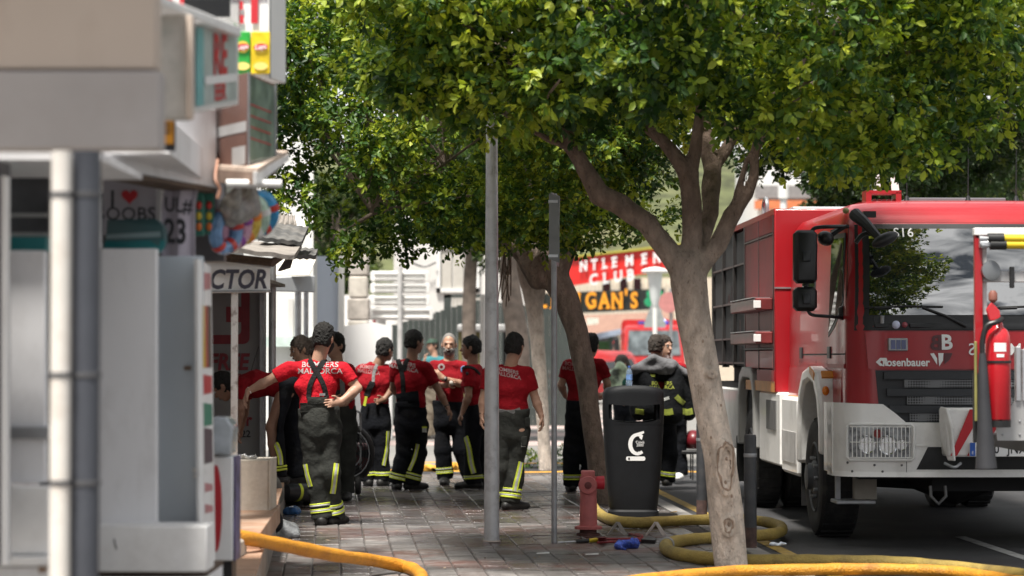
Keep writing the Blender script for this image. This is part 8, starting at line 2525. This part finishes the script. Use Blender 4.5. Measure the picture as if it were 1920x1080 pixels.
for k in range(6):
 w = k*math.pi/3
 bl_.prism([c+Vector((.03*math.cos(w),.0,.03*math.sin(w))),c+Vector((.22*math.cos(w-.25),.03,.25*math.sin(w-.25))),c+Vector((.22*math.cos(w+.2),-.01,.25*math.sin(w+.2)))],(0,.008,0))
bl_.build('blade',m_gplastic,fn)
MB().cbox(c.x-.16,Yf+.05,c.z-.26,c.x+.20,Yf+.32,c.z+.1,.03).build('motor',M('dark_red_motor',(0.10,0.015,0.02),.4),fn)
for px in (641,672):
 q = P(px,900,Yf)
 MB().lathe([(.03,-.03),(.085,-.03),(.10,-.015),(.10,.015),(.085,.03),(.03,.03)],(q.x,Yf-.05,.103),(1,0,0),n=22).build('wheel',m_rubber,fn)
MB().cyl((P(641,0,Yf).x,Yf-.05,.105),(P(672,0,Yf).x,Yf-.05,.105),.012).build('axle',m_grey_metal,fn)
MB().tube(catmull([P(646,880,Yf),P(646,790,Yf-.05),P(650,772,Yf-.08),P(672,772,Yf-.08),P(676,790,Yf-.05),P(676,880,Yf)],6),.013,n=8).build('handle',m_grey_metal,fn)
MB().ball(P(636,828,Yf-.1),(.07,.05,.06),14,8).build('fuel_tank',M('grey_tank',(0.42,0.42,0.40),.4),fn)
MB().box(c.x-.14,Yf-.04,.17,c.x+.14,Yf+.04,c.z-.24).build('stand',m_black,fn)
hm = thing('fire_helmet','dark red fire helmet resting on a black pad behind the bollard','helmet',G(1296,860))
Yq = 29.5
f_ = Field(); c = P(1300,826,Yq)
f_.ell(c,(.12,.15,.13),k=.02).seg(c+Vector((-.10,-.02,-.05)),c+Vector((.10,-.02,-.05)),.035,k=.03)
f_.plane(c+Vector((0,0,-.10)),(0,0,-1))
V,Q = f_.mesh(.010); fast_mesh('shell',V,Q,M('helmet_red',(0.14,0.008,0.014),.4,coat=.2),hm)
MB().ball(c+Vector((-.13,-.04,-.03)),(.05,.07,.07),12,8).build('visor',m_grey_metal,hm)
MB().lathe([(.122,-.02),(.126,0),(.122,.02)],c+Vector((0,0,-.03)),n=24,cap=False).build('band',m_silver,hm)
zc = c.z-.115
ft = thing('folding_table','small black folding table under the dark red helmet','table',(c.x,Yq,0))
MB().cbox(c.x-.16,Yq-.2,zc-.045,c.x+.14,Yq+.2,zc,.01).build('top',m_black,ft)
for sx in (-.02,.12):
 for sy in (-.17,.17):
  MB().cyl((c.x+sx,Yq+sy,0),(c.x+sx,Yq+sy,zc-.045),.009,n=8).build('leg',m_black,ft)
  # ------------------------------------------------------------------ the far vehicles
def blob_body(rows,name,mat,parent):
 """loft through cross sections: rows of (y, half width bottom, half width top, z bottom, z top)"""
 mb = MB()
 for (y,wb_,wt_,z0,z1) in rows:
  r_ = .12
  mb.v +=[(-wb_,y,z0),(-wb_,y,z0+(z1-z0)*.5),(-(wb_*.4+wt_*.6),y,z1-r_*1.2),(-wt_+r_*.4,y,z1-r_*.2),(-wt_+r_*1.6,y,z1),(wt_-r_*1.6,y,z1),(wt_-r_*.4,y,z1-r_*.2),(wb_*.4+wt_*.6,y,z1-r_*1.2),(wb_,y,z0+(z1-z0)*.5),(wb_,y,z0)]
 n = 10
 for i in range(len(rows)-1):
  for j in range(n):mb.f.append((i*n+j,i*n+(j+1)%n,(i+1)*n+(j+1)%n,(i+1)*n+j))
 mb.f.append(tuple(range(n))[::-1]); mb.f.append(tuple((len(rows)-1)*n+j for j in range(n)))
 return mb.build(name,mat,parent,local=True,angle=40)
def far_vehicle(label,px,Y,rotz,van=True):
 x = P(px,671,Y).x
 t = thing('fire_van' if van else 'fire_car',label,'fire engine' if van else 'car',(x,Y,-.04),rotz)
 k2 = dict(parent=t,local=True)
 mr_ = M('far_red_paint',(0.40,0.015,0.015),.35,coat=.5)
 if van:
  blob_body([(0,1.15,1.12,.35,1.5),(.04,1.15,1.1,.35,1.6),(.25,1.15,1.02,.35,2.62),(.45,1.15,1.04,.35,2.72),(2.2,1.15,1.06,.35,2.74),(2.21,1.18,1.15,.4,2.95),(6.5,1.18,1.15,.4,2.95)],'body',mr_,t)
  MB().prism([(-.98,.015,1.62),(.98,.015,1.62),(.90,.215,2.52),(-.90,.215,2.52)],(0,-.02,.0)).build('windscreen',M('far_glass',(0.12,0.14,0.15),.08,var=.5,scale=3,ior=1.6),**k2)
  for sx in (-1,1):
   MB().box(sx*1.08-.05,.35,1.65,sx*1.08+.06,1.2,2.4).build('side_window',m_glass_dark,**k2)
   MB().cbox(sx*1.35-.1,-.1,1.7,sx*1.35+.1,.05,2.25,.03).build('mirror',m_black,**k2)
   MB().box(sx*.85-.2,-.03,.75,sx*.85+.2,.0,.95).build('headlight',m_chrome,**k2)
  MB().box(-1.0,-.02,1.2,1.0,-.004,1.32).build('white_stripe',m_white_print,**k2)
  MB().box(-1.16,-.06,.4,1.16,.1,.7).build('bumper',m_cabwhite,**k2)
  for sx in (-.35,.35):
   MB().cbox(sx-.22,.5,2.74,sx+.22,.75,2.86,.02).build('light_bar',M('far_blue_lens',(0.05,0.07,0.3),.15),**k2)
  MB().ball((.32,.45,2.86),(.10,.1,.1),12,8).build('beacon',M('lit_blue_beacon',(0.3,0.5,0.9),.2,emit=((0.35,0.55,1.0),6)),**k2)
  for y in (.9,5.0):
   for sx in (-1,1):
    MB().lathe([(.2,-.12),(.46,-.12),(.48,0),(.46,.12),(.2,.12)],(sx*1.02,y,.48),(1,0,0),n=24).build('wheel',m_rubber,**k2)
 else:
  blob_body([(0,.86,.82,.35,.85),(.05,.9,.85,.3,.98),(.9,.93,.84,.3,1.12),(1.0,.93,.80,.3,1.15),(1.75,.93,.68,.3,1.72),(2.3,.93,.68,.3,1.78),(4.1,.93,.68,.3,1.74),(4.5,.92,.74,.35,1.1)],'body',mr_,t)
  MB().prism([(-.72,1.02,1.17),(.72,1.02,1.17),(.60,1.70,1.68),(-.60,1.70,1.68)],(0,-.03,.02)).build('windscreen',M('far_glass',(0,0,0)),**k2)
  for sx in (-1,1):
   MB().prism([(sx*.90,1.5,1.15),(sx*.90,4.1,1.15),(sx*.74,3.9,1.64),(sx*.74,1.9,1.64)],(sx*.02,0,0)).build('side_window',m_glass_dark,**k2)
   MB().box(sx*.935-.01,.3,.72,sx*.935+.012,4.2,.92).build('white_stripe',m_white_print,**k2)
   MB().ball((sx*.68,.02,.78),(.2,.06,.10),12,8).build('headlight',m_chrome,**k2)
   for y in (.85,3.6):
    MB().lathe([(.15,-.11),(.33,-.11),(.35,0),(.33,.11),(.15,.11)],(sx*.86,y,.35),(1,0,0),n=24).build('wheel',m_rubber,**k2)
  MB().box(-.9,-.015,.52,.9,.02,.72).build('white_stripe',m_white_print,**k2)
  MB().prism([(-.8,.3,1.025),(.8,.3,1.025),(.75,.8,1.12),(-.75,.8,1.12)],(0,0,.01)).build('white_panel',m_white_print,**k2)
  MB().cbox(-.55,2.2,1.78,.55,2.5,1.88,.02).build('light_bar',M('far_blue_lens',(0,0,0)),**k2)
 return t
far_vehicle('red fire van with a lit blue beacon standing behind the slung coat',1226,88,-.04,True)
far_vehicle('red fire car with white bonnet and stripes behind the slim pale trunk',1000,78,-.75,False)
